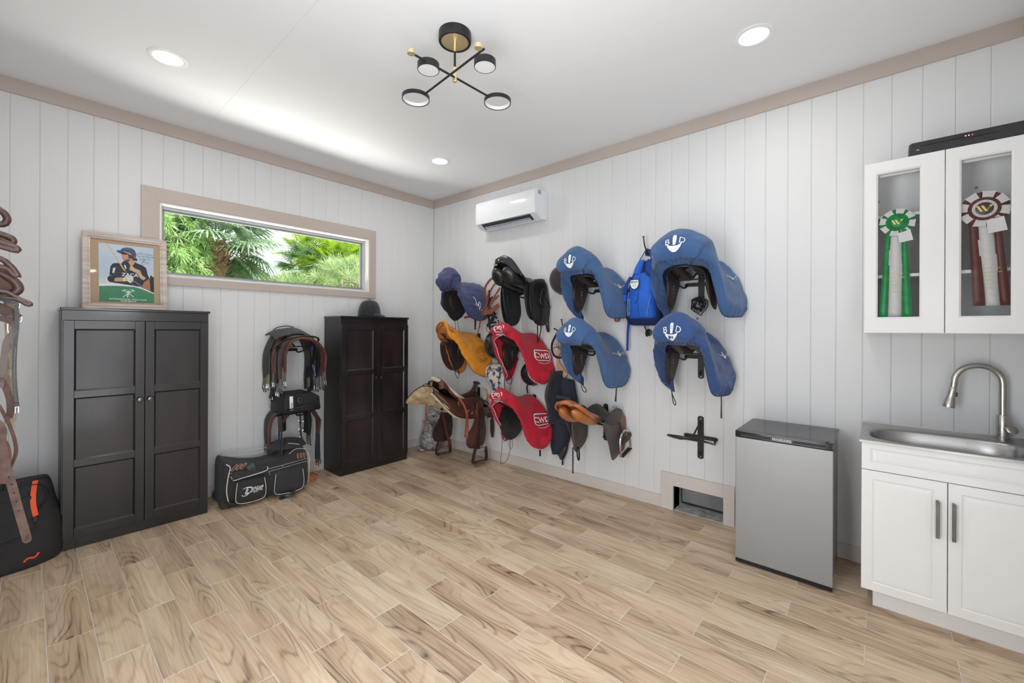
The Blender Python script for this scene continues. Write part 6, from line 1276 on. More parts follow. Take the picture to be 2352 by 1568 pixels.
# lower rack
f = lw(.612)
u4 = thing('black_pouch', (XR, -.3, .75), 'black boxy pouch with a white label sitting on the lower rack', 'pouch')
rows = []
for z, w0, w1, c0, c1 in ((.075, -.15, .15, .12, .42), (.09, -.155, .158, .11, .43), (.20, -.15, .15, .12, .42), (.235, -.13, .10, .14, .40), (.24, -.10, .05, .2, .34)):
    rows.append([(c0+(c1-c0)*b_, w0+(w1-w0)*a_, z+.012*noise.noise(Vector((a_*3, b_*3, z*10)))) for a_, b_ in ((0, 0), (.5, -.02), (1, 0), (1.02, .5), (1, 1), (.5, 1.03), (0, 1), (-.02, .5))])
MB(f).grid(rows, True, True).obj('body', GBK, u4, bev=.006, smooth=50)
MB(f).poly([(.435, -.115, .225), (.437, -.088, .225), (.437, -.085, .105), (.435, -.112, .105)], (.003, 0, 0)).obj('label_strip', WPR, u4, smooth=0)
mb = MB(f); text_flat(mb, '7575', .022, (.4415, -.100, .15), (0, 0, -1), (0, 1, 0), bold=.02); mb.obj('lettering', LEBM, u4)
MB(f).strap([(.438, -.04, .235), (.440, -.035, .16), (.440, -.03, .10)], .05, .006, (1, 0, 0)).obj('pocket_strap', LEBM, u4); MB(f).tube(closed_curve([(.446, -.045, .205), (.446, -.02, .20), (.446, -.022, .165), (.446, -.045, .17)], 16), .0025, 6, closed=True).obj('loop', STEEL, u4)
MB(f).strap(curve([(.15, .14, .24), (.13, .15, .34), (.12, .165, .45)], 8), .04, .006, (0, 1, 0)).obj('hanging_strap', GBK, u4); MB(f).strap(curve([(.15, -.12, .24), (.13, -.14, .34), (.12, -.145, .45)], 8), .04, .006, (0, 1, 0)).obj('hanging_strap', GBK, u4)
girth(.612, .10, .185, .20, .10, -.22, -.22, .08, GGR, 'wide dark girth with two steel roller buckles on the lower rack', ELA, eL=.06)
for k in (-.02, .02):
    pass
girth(.612, .34, .155, .18, .085, -.08, -.16, .085, GBR, 'brown padded girth with blue-grey elastic ends at the front of the lower rack', BLE, eL=.24)
girth(.612, .22, .20, .225, .09, -.26, -.30, .06, GRD, 'reddish brown girth hanging lowest on the lower rack', BLE, eL=.16)
u5 = thing('halter', (XR+.05, -.2, .5), 'black halter strap with three steel rings hanging inside the lower rack', 'halter')
MB(f).strap([(.20, .07, .02), (.20, .075, -.10), (.20, .082, -.22)], .024, .005, (0, 1, 0)).obj('strap', LEBM, u5)
for z in (-.05, -.13, -.215): MB(f).tube(closed_curve([(.205, .077+.020*math.cos(a), z+.020*math.sin(a)) for a in [PI*k/4 for k in range(8)]], 20), .003, 6, closed=True).obj('ring', STEEL, u5)
u6 = thing('black_pad', (XR+.15, -.2, .5), 'black fleece pad hanging between the brown girths of the lower rack', 'pad')
MB(f).strap(curve([(.20, .13, .05), (.20, .14, -.06), (.20, .135, -.17)], 8), .10, .03, (0, 1, 0)).obj('pad', GBK, u6, bev=.008)
for k, v in enumerate((-.228, -.195)):
    pass
# ---- duffel bag
db = thing('duffel_bag', (-2.06, -.26, 0), 'large black wheeled duffel bag with white piping standing on the floor between the wardrobes', 'bag')
DUF = mat('black_duffel_cloth', (.022, .022, .023), .75, col2=(.032, .032, .034), vscale=6, bump=.35, bscale=350, sheen=.1)
DA = math.atan2(-.045, .60); dO = Vector((-2.375, -.415, 0)); dX = Vector((math.cos(DA), math.sin(DA), 0)); dY = Vector((-math.sin(DA), math.cos(DA), 0))
def dd(a, b, z): p = dO+dX*a+dY*b; return (p.x, p.y, max(z, .001))
def dsec(a, zt, y0, y1, sag=0, n=32):
    out = []
    for k in range(n):
        an = 2*PI*k/n; cs, sn = math.cos(an), math.sin(an); e = 4; kk = (abs(cs)**e+abs(sn)**e)**(-1/e); y = (y0+y1)/2+(y1-y0)/2*cs*kk; z = .012+(zt-.012)/2*(1+sn*kk)
        if sn > .5: z -= sag*(1-((y-(y0+y1)/2)/((y1-y0)/2))**2)
        d = .008*noise.noise(Vector((a*8, y*8, z*8))); out.append((a, y+d, z+d*.5))
    return out
sec = [dsec(.0, .30, .04, .30), dsec(.012, .375, .0, .35), dsec(.06, .375, -.005, .355, .03), dsec(.18, .335, -.01, .36, .03), dsec(.32, .310, -.012, .36, .02), dsec(.46, .325, -.01, .36, .0), dsec(.57, .355, -.005, .355, -.045), dsec(.625, .345, .0, .35, -.02), dsec(.640, .29, .04, .30)]
SM = [[cr([Vector(s[k]) for s in sec], i/40) for k in range(32)] for i in range(41)]
MB(dd).grid(SM, True, True).obj('body', DUF, db, smooth=60)
def stroke(pts, r=.0028, name='white_piping', m=PIPE, n=24): return MB(dd).tube(curve(pts, n), r, 6).obj(name, m, db)
for a0, a1, z1 in ((.070, .300, .225), (.345, .595, .230)):   # two bulging front pockets
    rows = []
    for i in range(13):
        q = i/12; z = .03+(z1-.03)*q; r = []
        for j in range(17):
            w = j/16; e = (max(0, 1-(2*w-1)**6)*max(0, 1-(2*q-1)**6))**.5; r.append((a0+(a1-a0)*w, -.006-.042*e, z))
        rows.append(r)
    MB(dd).grid(rows).obj('front_pocket', DUF, db, smooth=60)
    b = -.036
    stroke([(a0+.020, b-.006, z1-.02), (a0+.010, b-.010, .12), (a0+.014, b, .055), (a0+.045, b-.004, .036), ((a0+a1)/2, b-.012, .032), (a1-.045, b-.004, .036), (a1-.014, b, .055), (a1-.010, b-.010, .12), (a1-.020, b-.006, z1-.02)], n=50)
stroke([(.052, -.03, .255), (.066, -.044, .232), (.12, -.052, .240), (.22, -.052, .250), (.295, -.048, .262), (.305, -.03, .285)], .0035)
MB(dd).grid([[(.055+.25*i/10, -.012-.03*math.sin(PI*min(.5, k/6)), .285-.05*k/4+.004*math.sin(i)) for k in range(5)] for i in range(11)]).obj('pocket_flap', DUF, db, smooth=60, solid=.005)
stroke([(.02, -.01, .36), (.045, -.02, .33), (.03, -.022, .25), (.022, -.022, .15), (.035, -.02, .06)], .004)
stroke([(.055, .33, .385), (.25, .345, .35), (.42, .345, .35)], .0025, n=16); stroke([(.08, .26, .355), (.25, .27, .335), (.36, .28, .335)], .002, n=16); stroke([(.63, -.0, .34), (.645, .01, .28), (.64, -.005, .16), (.632, -.005, .06)], .003)
stroke([(.03, -.018, .285), (.3, -.018, .262), (.62, -.015, .285)], .0012); stroke([(.03, -.020, .262), (.3, -.020, .240), (.62, -.018, .262)], .0012)
stroke([(.42, .18, .40), (.50, .10, .415), (.58, .06, .40)], .0025, n=12); stroke([(.48, .01, .345), (.54, .02, .375), (.62, .02, .36)], .002, n=12)
MB(dd).lathe([(0, 0), (.16, 0), (.13, .045), (.08, .062), (0, .066)], (.52, .20, .37), 28, sx=1.0, sy=.8).obj('lid_bulge', DUF, db, smooth=70)
for a0, sl in ((.075, .016), (.105, .016), (.135, .016), (.545, .0), (.57, .0), (.595, .0)):
    zc = .322 if a0 < .3 else .318
    P = [(a0-sl, -.016, zc-.018), (a0-sl-.004, -.016, zc-.010), (a0+sl-.004, -.010, zc+.018), (a0+sl+.004, -.010, zc+.018), (a0+sl+.006, -.011, zc+.012), (a0-sl+.006, -.017, zc-.018)]
    MB(dd).tube(closed_curve(P, 24), .0022, 6, closed=True).obj('vent_rim', mat('copper_rim', srgb(196, 150, 130), .4, .3, col2=srgb(180, 136, 118)), db)
for a0 in (.20, .42): MB(dd).obox((a0, -.021, .2665 if a0 < .3 else .262), (.004, 0, 0), (0, .002, 0), (0, 0, .004)).obj('rivet', BRASS, db, bev=.001)
MB(dd).lathe([(0, -.012), (.038, -.012), (.040, -.008), (.040, .008), (.038, .012), (0, .012)], dd(.025, .035, .040), 24, axis=tuple(dY)).obj('wheel', BP, db) if False else None
wc = Vector(dd(.022, .035, .0402))
wb_ = MB(); wb_.lathe([(0, -.013), (.026, -.013), (.034, -.015), (.040, -.010), (.040, .010), (.034, .015), (.026, .013), (0, .013)], wc, 28, axis=tuple(dY)); wb_.obj('wheel', BP, db, smooth=40)
wb_ = MB(); wb_.lathe([(0, -.016), (.008, -.016), (.008, -.013), (0, -.013)], wc, 12, axis=tuple(dY)); wb_.obj('wheel_hub', KN, db)
wc2 = Vector(dd(.022, .30, .0402)); wb_ = MB(); wb_.lathe([(0, -.013), (.034, -.015), (.040, -.010), (.040, .010), (.034, .015), (0, .013)], wc2, 24, axis=tuple(dY)); wb_.obj('wheel', BP, db, smooth=40)
MB(dd).grid([[(.03+.09*i/6, -.016+.01*math.cos(k), .015+.055*(1-i/7)*k/4) for k in range(5)] for i in range(7)]).obj('wheel_guard', BP, db, solid=.004)
tx = MB(dd); ax_, az_ = (1, 0, .02), (0, 0, 1); b = -.0525
text_flat(tx, 'DREAM', .026, (.225, b, .140), ax_, az_, shear=.25, bold=.012); text_flat(tx, 'DUFFEL', .026, (.222, b, .120), ax_, az_, shear=.25, bold=.012); text_flat(tx, 'RIDERS', .010, (.215, b, .106), ax_, az_, shear=.25)
text_flat(tx, 'D', .075, (.160, b, .128), ax_, az_, shear=.3); text_flat(tx, 'II', .042, (.148, b, .126), ax_, az_, shear=.3, bold=.01)
tx.tube(curve([(.125, b, .150), (.150, b, .158), (.185, b, .156)], 10), .0022, 5); tx.tube(curve([(.118, b, .104), (.128, b, .094), (.150, b, .096), (.172, b, .112)], 12), .003, 5)
tx.obj('lettering', WPR, db)
MB(dd).strap(curve([(.40, -.045, .018), (.43, -.075, .012), (.48, -.075, .03), (.50, -.055, .055)], 14), .030, .008, (0, -1, .4)).obj('grab_handle', LEBM, db); MB(dd).obox((.415, -.072, .012), (.03, .004, 0), (-.003, .014, 0), (0, 0, .006)).obj('handle_pad', LEBM, db, bev=.003)
MB(dd).tube([(.312, -.035, .245), (.318, -.045, .215)], .003, 6).obj('zip_pull', STEEL, db)
MB(dd).strap(curve([(.18, -.012, .325), (.19, -.022, .300), (.20, -.026, .27)], 8), .055, .008, (0, -1, 0)).obj('handle_strap', LEBM, db)
# brown wooden boot jack behind the bag
bj = thing('boot_jack', (-1.63, -.20, 0), 'small orange-brown wooden boot jack on the floor beside the duffel bag', 'boot jack')
BJW = mat('orange_wood', srgb(172, 104, 62), .5, col2=srgb(146, 84, 48), vscale=8, vstretch=(1, 1, 5), bump=.2)
MB().poly([(-1.70, -.235, .001), (-1.60, -.30, .001), (-1.57, -.26, .03), (-1.60, -.22, .055), (-1.625, -.22, .045), (-1.645, -.20, .06), (-1.665, -.19, .10), (-1.70, -.19, .085)], (.018, .03, 0)).obj('board', BJW, bj, smooth=0, bev=.003)
# ---- soft black bag with orange zip
CB = mat('soft_black_cloth', (.018, .018, .019), .7, col2=(.026, .026, .027), vscale=5, bump=.3, bscale=400); ORZ = mat('orange_zip_cloth', srgb(244, 98, 52), .6, col2=srgb(232, 86, 44))
kb = thing('black_bag', (-3.48, -.40, 0), 'soft black bag with an orange zip leaning by the tall wardrobe', 'bag')
kO = Vector((-3.262, -.478, 0)); kX = Vector((-1, -.22, 0)).normalized(); kY = Vector((.25, .97, 0)).normalized()
def kb_(a, b, z): p = kO+kX*a+kY*b; return (p.x, p.y, z)
rows = []
for z, a0, b0, b1 in ((.0, .012, .02, .24), (.02, -.004, .0, .27), (.12, -.012, -.005, .28), (.24, .008, .01, .25), (.36, .030, .03, .21), (.45, .045, .05, .18), (.505, .060, .07, .16), (.515, .09, .09, .14)):
    rows.append([((a0+.20)+(.20-a0*.0)*cs, (b0+b1)/2+(b1-b0)/2*sn, z+.006*noise.noise(Vector((cs*3, sn*3, z*9)))) if False else (max(a0, a0+(.44-a0)*(1-cs_)/2), (b0+b1)/2-(b1-b0)/2*sn_, z) for cs_, sn_ in [((abs(math.cos(w))**.5)*(1 if math.cos(w) > 0 else -1), (abs(math.sin(w))**.5)*(1 if math.sin(w) > 0 else -1)) for w in [2*PI*k/36 for k in range(36)]]])
rows = [[cr([Vector(r[k]) for r in rows], i/24) for k in range(36)] for i in range(25)]
for r in rows:
    for k in range(36): p = r[k]; r[k] = Vector((p.x+.010*noise.noise(p*7), p.y+.012*noise.noise(p*9+Vector((3, 0, 0))), p.z))
MB(kb_).grid(rows, True, True).obj('body', CB, kb, smooth=60)
def kfront(a, z):   # front face point
    q = min(max(z/.515, 0), 1); b = cr([Vector((v, 0, 0)) for v in (0, -.005, .012, .035, .07)], q).x; return b
MB(kb_).strap(curve([(a, kfront(a, z)-.008, z) for a, z in ((.100, .500), (.102, .47), (.103, .42), (.098, .36), (.086, .30))], 16), .023, .004, (0, -1, 0)).obj('zip', ORZ, kb)
MB(kb_).box((.078, kfront(.08, .28)-.020, .268), (.092, kfront(.08, .28)-.008, .300)).obj('zip_pull', BP, kb, bev=.002)
MB(kb_).poly([(.088, kfront(0, .27)-.006, .272), (.088, kfront(0, .235)-.010, .235), (.13, kfront(0, .21)-.014, .215), (.44, kfront(0, .17)-.014, .155), (.44, kfront(0, .3)-.014, .40), (.11, kfront(0, .40)-.006, .42)], (0, .006, 0)).obj('front_flap', CB, kb, bev=.004)
MB(kb_).tube(curve([(.44, .02, .47), (.30, .03, .485), (.18, .05, .510), (.10, .06, .515), (.055, .10, .49), (.045, .12, .44)], 24), .006, 8, flat=.6).obj('handle', LEBM, kb)
MB(kb_).tube(curve([(.36, .01, .46), (.24, .02, .475), (.13, .03, .485), (.07, .04, .47), (.045, .05, .40), (.07, .02, .34)], 24), .005, 8, flat=.6).obj('handle', LEBM, kb)
MB(kb_).tube(curve([(.22, .03, .49), (.215, .03, .525), (.19, .03, .54), (.185, .03, .51), (.20, .03, .49)], 14), .008, 8, flat=.6).obj('loop', LEBM, kb)
MB(kb_).strap(curve([(a, kfront(0, .06)-.006, z) for a, z in ((.128, .052), (.118, .064), (.104, .067), (.090, .062), (.078, .068), (.068, .084))], 24), .010, .003, (0, -1, 0)).obj('orange_mark', ORZ, kb)
# ---- bridles hanging beside the doorway wall (only their ends are in view)
BRD = mat('bridle_dark_brown', (.055, .026, .020), .34, col2=(.095, .045, .036), vscale=16, bump=.25, bscale=240, coat=.2); BRDL = mat('bridle_brown', (.10, .046, .034), .42, col2=(.15, .07, .052), vscale=16, bump=.3, bscale=240)
STI = mat('stitching', srgb(196, 176, 160), .7, col2=srgb(170, 150, 134)); SHE = mat('sheepskin', srgb(214, 202, 182), .95, col2=srgb(176, 158, 134), vscale=40, bump=1.0, bscale=260, sheen=.5)
def Q(px, py, y=-1.7): 
    s = (y+4.279)/2.579; return Vector((-3.3794+(-.0706+.00107*px)*s, y, 1.42+(.46-(py-480)*.00169)*s))
def band(pts, w, th, name, m, t, y=-1.7, wy=None): return MB().strap(curve([Q(*p, y=y) for p in pts], 20), w, th, (0, -1, .25)).obj(name, m, t)
def roll(pts, r, name, m, t, y=-1.7, flat=1.0, sti=True):
    C = curve([Q(*p, y=y) for p in pts], 26); o = MB().tube(C, r, 10, flat=flat).obj(name, m, t, smooth=60)
    if sti: MB().tube([p+Vector((0, -max(r if not isinstance(r, list) else r[0], .004)*.9, .004)) for p in C], .0008, 4).obj('stitch_line', STI, o)
    return o
def hookend(t, y, z): MB().tube([(-3.738, y, z), (-3.64, y, z), (-3.62, y, z+.02)], .006, 8).obj('wall_peg', BLACKM, t)
BG = 'bridles hanging at the doorway side'
def bridle(label, y, z, pads):
    t = thing('bridle', (-3.6, y, z), label, 'bridle', BG); hookend(t, y, z)
    for pts, r, fl in pads: roll([(-270, (z-1.88)/-.00169+480)]+[(-120, pts[0][1])]+pts+([(-120, pts[-1][1]+6), (-260, pts[-1][1]+4)]), r, 'padded_strap', BRD, t, y, fl)
    return t
bridle('topmost brown padded bridle noseband beside the wall', -1.62, 1.86, [([(-40, 470), (2, 484), (15, 498), (13, 508), (-6, 516)], .010, 1.2)])
bridle('brown padded bridle noseband, second from the top', -1.70, 1.78, [([(-30, 534), (18, 541), (30, 549), (22, 556), (-20, 546)], .0095, 1.2)])
bridle('brown padded bridle noseband with the long narrow tip, third from the top', -1.76, 1.74, [([(-30, 552), (20, 560), (39, 566), (36, 572), (-25, 563)], .0085, 1.2)])
bridle('dark folded browband above the widest noseband', -1.70, 1.66, [([(-10, 592), (20, 606), (34, 620), (42, 633), (30, 628), (0, 612)], .008, 1.3)])
t = bridle('widest brown padded bridle noseband, with pale stitching', -1.64, 1.60, [([(-20, 622), (22, 636), (42, 654), (38, 668), (0, 680)], .012, 1.3)])
MB().poly([Q(-60, 628, -1.63), Q(8, 634, -1.63), Q(36, 655, -1.63), Q(30, 668, -1.63), Q(-60, 682, -1.63)], (0, .006, 0)).obj('noseband_face', BRDL, t, smooth=0)
t = bridle('thin dark crownpiece pointing out furthest into the room', -1.68, 1.55, [([(0, 668), (38, 681), (72, 694), (66, 698), (20, 684)], .006, 1.2)])
band([(-60, 690), (10, 712), (40, 732)], .040, .006, 'cheek_piece', BRD, t, -1.68)
for (a, b) in ((42, 699), (47, 731)): MB().tube(closed_curve([Q(a+5*math.cos(w), b+8*math.sin(w), -1.66) for w in [PI*k/4 for k in range(8)]], 20), .0022, 6, closed=True).obj('ring', STEEL, t)
MB().tube(closed_curve([Q(24+6*math.cos(w), 752+18*math.sin(w), -1.66) for w in [PI*k/4 for k in range(8)]], 24), .0025, 6, closed=True).obj('brass_ring', BRASS, t)
t = thing('girth', (-3.45, -1.60, 1.2), 'cream sheepskin covered girth hanging behind the brown bridles', 'girth'); hookend(t, -1.60, 1.55)
MB().tube(curve([(-3.62, -1.60, 1.56), Q(5, 675, -1.6), Q(20, 705, -1.6), Q(25, 800, -1.6), Q(27, 900, -1.6), Q(30, 985, -1.6)], 24), [.014]*22+[.012, .008], 10).obj('fleece', SHE, t)
t = thing('studded_strap', (-3.42, -1.66, 1.2), 'narrow dark studded strap ending in a buckle, hanging nearest the wardrobe', 'strap'); hookend(t, -1.66, 1.56)
MB().strap(curve([(-3.62, -1.66, 1.57), Q(20, 690), Q(38, 706), Q(40, 745), Q(36, 790), Q(34, 850), Q(37, 900), Q(41, 935)], 30), .013, .005, (0, -1, 0)).obj('strap', LEBM, t)
s_ = MB()
for k in range(34): s_.ball(Q(36.5-2.5*math.sin(k/34*PI)+4*(k/34)**3, 800+k*3.9)+Vector((0, -.004, 0)), .0016, 5, 3)
s_.obj('studs', STI, t, kind='stuff')
MB().tube([Q(37, 938), Q(45, 938), Q(45, 952), Q(37, 952), Q(37, 938)], .002, 6).obj('buckle', STEEL, t); MB().box(tuple(Q(33, 936)), tuple(Q(46, 928)+Vector((0, -.010, 0)))).obj('keeper', LEBM, t)
t = thing('reins', (-3.43, -1.70, 1.0), 'brown laced reins looping down below the sheepskin girth', 'reins'); hookend(t, -1.70, 1.5)
band([(-250, 690), (18, 735), (14, 790), (6, 850), (0, 890)], .020, .004, 'strap', BRD, t, -1.70); band([(0, 870), (14, 890), (24, 920), (26, 945), (22, 962)], .020, .004, 'rein', BRDL, t, -1.68)
band([(-2, 930), (12, 955), (28, 990), (38, 1025), (38, 1050), (24, 1080), (6, 1100), (-8, 1112)], .011, .005, 'laced_rein', BRDL, t, -1.72); band([(8, 985), (10, 1020), (16, 1060), (22, 1078)], .016, .004, 'strap', BRD, t, -1.66)
band([(-10, 876), (16, 872)], .008, .004, 'keeper', BRDL, t, -1.74); band([(-10, 996), (18, 994)], .010, .004, 'keeper', BRDL, t, -1.74)
MB().box(tuple(Q(12, 972, -1.74)), tuple(Q(24, 958, -1.76))).obj('keeper', BRDL, t, bev=.002); band([(-20, 1000), (4, 1030), (6, 1070), (-6, 1110)], .045, .008, 'woven_flap', BRDL, t, -1.76)
t = thing('stirrup_leather', (-3.40, -1.9, .8), 'worn brown leather strap with punched holes hanging in front of the black bag', 'strap')
C = curve([(-3.70, -1.88, 1.25), Q(-20, 960, -1.9), Q(4, 1020, -1.9), Q(14, 1070, -1.9), Q(30, 1120, -1.9), Q(46, 1180, -1.9), Q(62, 1235, -1.9), Q(69, 1262, -1.9)], 40)
o = MB().strap(C, [.024]*38+[.022, .012], .004, (0, -1, 0)).obj('strap', mat('worn_strap_leather', srgb(98, 74, 64), .5, col2=srgb(66, 48, 42), vscale=30, vcon=(.4, .7), bump=.3, bscale=300), t)
for k in (20, 22, 24, 26, 28): MB().lathe([(0, 0), (.0026, 0), (.0026, .0012), (0, .0012)], C[k]+Vector((0, -.0022, 0)), 10, axis=(0, -1, 0)).obj('hole', mat('hole_dark', (.008, .008, .008), .8, col2=(.01, .01, .01)), o)
hookend(t, -1.88, 1.25)
# ================================================================= garden outside the window
def leafm(name, c1, c2, rough=.5, tr=.35):
    m = bpy.data.materials.new(name); m.use_nodes = True; nt = m.node_tree; b = nt.nodes['Principled BSDF']; b.inputs['Roughness'].default_value = rough
    tc = nt.nodes.new('ShaderNodeTexCoord'); n = nt.nodes.new('ShaderNodeTexNoise'); n.inputs['Scale'].default_value = 3.0; cr_ = nt.nodes.new('ShaderNodeValToRGB')
    cr_.color_ramp.elements[0].position = .38; cr_.color_ramp.elements[1].position = .64; cr_.color_ramp.elements[0].color = (*c1, 1); cr_.color_ramp.elements[1].color = (*c2, 1)
    nt.links.new(tc.outputs['Object'], n.inputs['Vector']); nt.links.new(n.outputs['Fac'], cr_.inputs[0]); nt.links.new(cr_.outputs[0], b.inputs['Base Color'])
    t = nt.nodes.new('ShaderNodeBsdfTranslucent'); nt.links.new(cr_.outputs[0], t.inputs['Color']); mx = nt.nodes.new('ShaderNodeMixShader'); mx.inputs[0].default_value = tr
    nt.links.new(b.outputs[0], mx.inputs[1]); nt.links.new(t.outputs[0], mx.inputs[2]); nt.links.new(mx.outputs[0], nt.nodes['Material Output'].inputs[0]); return m
PALMG = leafm('palm_green', (.13, .22, .13), (.36, .46, .32), .32); FANY = leafm('fan_palm_green', (.16, .34, .03), (.50, .62, .06), .4); FERN = leafm('feathery_green', (.26, .46, .14), (.50, .68, .30), .6); PINE = leafm('pine_green', (.28, .42, .18), (.55, .64, .36), .6)
DKG = leafm('dark_green', (.10, .20, .09), (.26, .38, .18), .5); BARK = mat('palm_bark', srgb(150, 122, 96), .9, col2=srgb(92, 70, 54), vscale=12, bump=.8, bscale=40); BRCH = mat('bare_branch', srgb(170, 155, 145), .8, col2=srgb(130, 115, 105))  # darker green for some of the palms and trees
MB().box((-14, .14, -.2), (16, 26, -.1)).obj('ground', mat('lawn', srgb(120, 140, 80), .9, col2=srgb(90, 120, 60), vscale=3, bump=.4), kind='structure')
def fan_mesh(name, m, R_=.72, n=24, droop=.30, spread=2.5, seed=0):
    r_ = random.Random(seed); mb = MB()
    for k in range(n):
        a = -spread+2*spread*k/(n-1); L_ = R_*(.78+.30*math.cos(a*.55))*r_.uniform(.9, 1.05); w = .030
        d = Vector((math.cos(a), math.sin(a), 0)); s_ = Vector((-d.y, d.x, 0)); rows = []
        for i in range(6):
            q = i/5; p = d*L_*q; z = -droop*L_*(q**2.4)*r_.uniform(.85, 1.15)+.05*q; ww = w*(math.sin(PI*min(.97, .12+q*.85)))**.8
            rows.append([p+s_*ww+Vector((0, 0, z)), p+Vector((0, 0, z+ww*.6)), p-s_*ww+Vector((0, 0, z))])
        mb.grid(rows)
    mb.tube(curve([(-.9, 0, -.10), (-.45, 0, .04), (0, 0, .02)], 6), .012, 5)
    me = bpy.data.meshes.new(name); me.from_pydata([tuple(v) for v in mb.v], [], mb.f); me.materials.append(m); return me
def place(me, name, parent, base, az, el, L_=.9, s=1.0, roll_=0):   # leaf whose stalk starts at base, pointing az, el
    R_ = Matrix.Rotation(az, 4, 'Z') @ Matrix.Rotation(-el, 4, 'Y') @ Matrix.Rotation(roll_, 4, 'X') @ Matrix.Scale(s, 4)
    o = bpy.data.objects.new(name, me); COL.objects.link(o); o.parent = parent; po = Vector(ORG[parent.name]); M_ = Matrix.Translation(Vector(base)-po) @ R_ @ Matrix.Translation(Vector((L_, 0, .10))); o.matrix_basis = M_; return o
def palm(c, h, label, me_, nf, trunk_r, seed, smin=.9, smax=1.1, boots=True, group=None, low=140):
    r_ = random.Random(seed); t = thing('palm_tree', (c[0], c[1], -.1), label, 'palm tree', group)
    P = [(c[0]+.15*math.sin(z*.8)*0, c[1], z) for z in [-.1+(h+.1)*k/12 for k in range(13)]]
    MB().tube(P, [trunk_r*(1.15 if k > 9 and boots else .8) for k in range(13)], 16).obj('trunk', BARK, t, smooth=60)
    if boots:
        for k in range(46):
            a = k*2.4; z = h-.62+.62*(k/46); rr = trunk_r*1.12; b = Vector((c[0]+rr*math.cos(a), c[1]+rr*math.sin(a), z)); d = Vector((math.cos(a), math.sin(a), 1.3)).normalized()
            MB().strap([b-d*.05, b+d*.05, b+d*.13], [.12, .10, .03], .03, (math.cos(a), math.sin(a), 0)).obj('leaf_base', BARK, t)
    for k in range(nf):
        a = k*2.39996; q = k/nf; el = math.radians(78-low*q**.9)+r_.uniform(-.1, .1)
        if el < -.15 and math.sin(a) < -.35 and boots: continue
        b = (c[0]+.1*math.cos(a), c[1]+.1*math.sin(a), h+.15-.25*q)
        place(me_, 'frond', t, b, a, el, .9, r_.uniform(smin, smax), r_.uniform(-.35, .35))
    return t
SAB = fan_mesh('sabal_leaf', PALMG, .78, 26, .42, 2.3, 3); FAN = fan_mesh('fan_leaf', FANY, .62, 18, .12, 2.2, 5); FDK = fan_mesh('dark_fan_leaf', DKG, .62, 18, .2, 2.2, 6)
palm((-.65, 7.0), 3.34, 'tall cabbage palm with a brown boot-covered trunk seen through the window', SAB, 52, .25, 1, .66, .86)
palm((2.55, 9.6), 3.30, 'dark green fan palm in the middle of the window view', FDK, 30, .10, 2, .55, .72, boots=False)
palm((3.2, 9.0), 3.35, 'yellow-green fan palm in front of the others', FAN, 34, .10, 3, .60, .78, boots=False)
palm((4.3, 9.5), 3.7, 'tall bright fan palm at the window jamb nearest the room corner', FAN, 34, .10, 4, .65, .85, boots=False)
palm((2.3, 15.0), 5.4, 'distant palm whose drooping crown shows against the sky', FDK, 22, .12, 5, .5, .6, boots=False)
palm((2.9, 10.4), 3.9, 'spiky green fan palm rising behind the dark one', FAN, 28, .10, 8, .55, .75, boots=False)
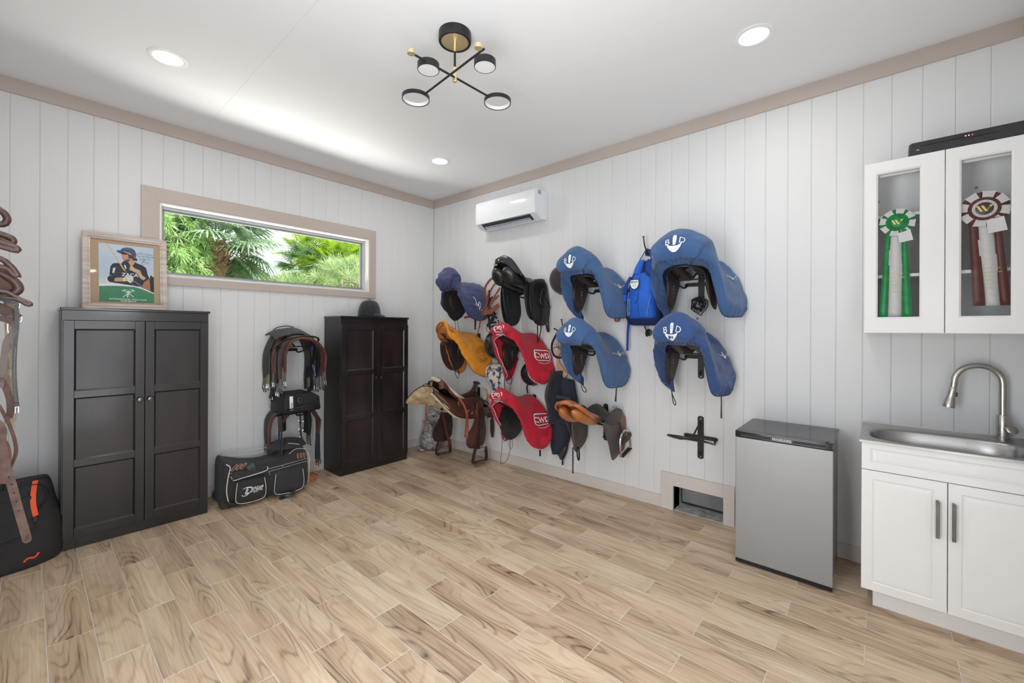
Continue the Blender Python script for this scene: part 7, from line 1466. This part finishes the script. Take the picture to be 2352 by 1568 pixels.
def burst_tree(c, rx, ry, rz, n, label, m, L_, needles, w, seed, name='tree', up=0.0, hang=0.0):
    r_ = random.Random(seed); t = thing(name, (c[0], c[1], -.1), label, 'tree'); mb = MB()
    MB().tube([(c[0], c[1], -.1), (c[0]+.1, c[1], c[2]*.5), (c[0], c[1], c[2])], [.10, .07, .03], 8).obj('trunk', BRCH, t)
    br = MB()
    for k in range(n):
        while True:
            v = Vector((r_.uniform(-1, 1), r_.uniform(-1, 1), r_.uniform(-1, 1)))
            if .25 < v.length < 1: break
        p = Vector((c[0]+v.x*rx, c[1]+v.y*ry, c[2]+v.z*rz)); ax = (Vector((v.x, v.y, v.z*.6+up))+Vector((r_.gauss(0, .3), r_.gauss(0, .3), r_.gauss(0, .3)))).normalized()
        if k % 4 == 0: br.tube([Vector((c[0], c[1], c[2]-rz*.3)).lerp(p, .45), p], [.012, .004], 5, caps=False)
        for i in range(needles):
            d = (ax*r_.uniform(.3, 1.2)+Vector((r_.gauss(0, .6), r_.gauss(0, .6), r_.gauss(0, .6)))).normalized(); l = L_*r_.uniform(.6, 1.1); s_ = d.cross(Vector((r_.gauss(0, 1), r_.gauss(0, 1), r_.gauss(0, 1)))).normalized()*w
            q = p+d*l*.5; e = p+d*l+Vector((0, 0, -hang*l)); a = [mb.pt(x) for x in (p, q+s_, e, q-s_)]; mb.face(*a)
    br.obj('branches', BRCH, t, kind='stuff'); mb.obj('foliage', m, t, smooth=0, kind='stuff'); return t
burst_tree((-1.75, 6.6, 3.1), 1.0, .8, 1.0, 330, 'light green feathery tree beside the palm trunk, filling that end of the window', FERN, .24, 34, .007, 11, hang=.3)
burst_tree((-1.7, 9.2, 4.2), 1.5, .8, 1.0, 230, 'yellow-green feathery tree top behind the cabbage palm', FERN, .30, 26, .010, 12, hang=.2)
burst_tree((3.0, 7.4, 2.75), 1.3, .6, .62, 150, 'pale green pine with long needles low in the window', PINE, .42, 46, .006, 13, up=.5)
burst_tree((1.2, 7.8, 2.35), .9, .6, .42, 80, 'small pale green pine below the sky gap', PINE, .40, 46, .006, 14, up=.6)
burst_tree((.7, 10.5, 2.6), 1.7, .8, .65, 230, 'bluish green tree low behind the cabbage palm', DKG, .30, 26, .014, 15)
burst_tree((5.2, 12.0, 4.0), 2.2, .9, 1.5, 420, 'dense dark green tree behind the fan palms', DKG, .34, 26, .020, 16)
burst_tree((-3.2, 11.0, 4.0), 2.4, .9, 2.2, 420, 'dense tree behind the light green feathery tree', FERN, .34, 24, .016, 17)
db_ = thing('bare_branches', (3.2, 6.9, -.1), 'dry grey branches tangled in front of the pines', 'branches'); mb = MB(); r_ = random.Random(4)
for k in range(9):
    p = Vector((2.3, 6.9, 2.75)); P = [p]; d = Vector((1, r_.uniform(-.2, .2), r_.uniform(-.15, .3))).normalized()
    for i in range(7):
        p = p+d*.17; P.append(p.copy()); d = (d+Vector((r_.gauss(0, .2), r_.gauss(0, .1), r_.gauss(-.04, .25)))).normalized()
        if i > 1: mb.tube([p, p+Vector((r_.uniform(-.1, .2), 0, -.18)), p+Vector((r_.uniform(-.1, .2), 0, -.42))], .004, 4, caps=False)
    mb.tube(P, [.014-.0015*i for i in range(8)], 6, caps=False)
mb.tube([(2.3, 6.9, -.1), (2.3, 6.9, 2.8)], .03, 8); mb.obj('branches', BRCH, db_, kind='stuff')
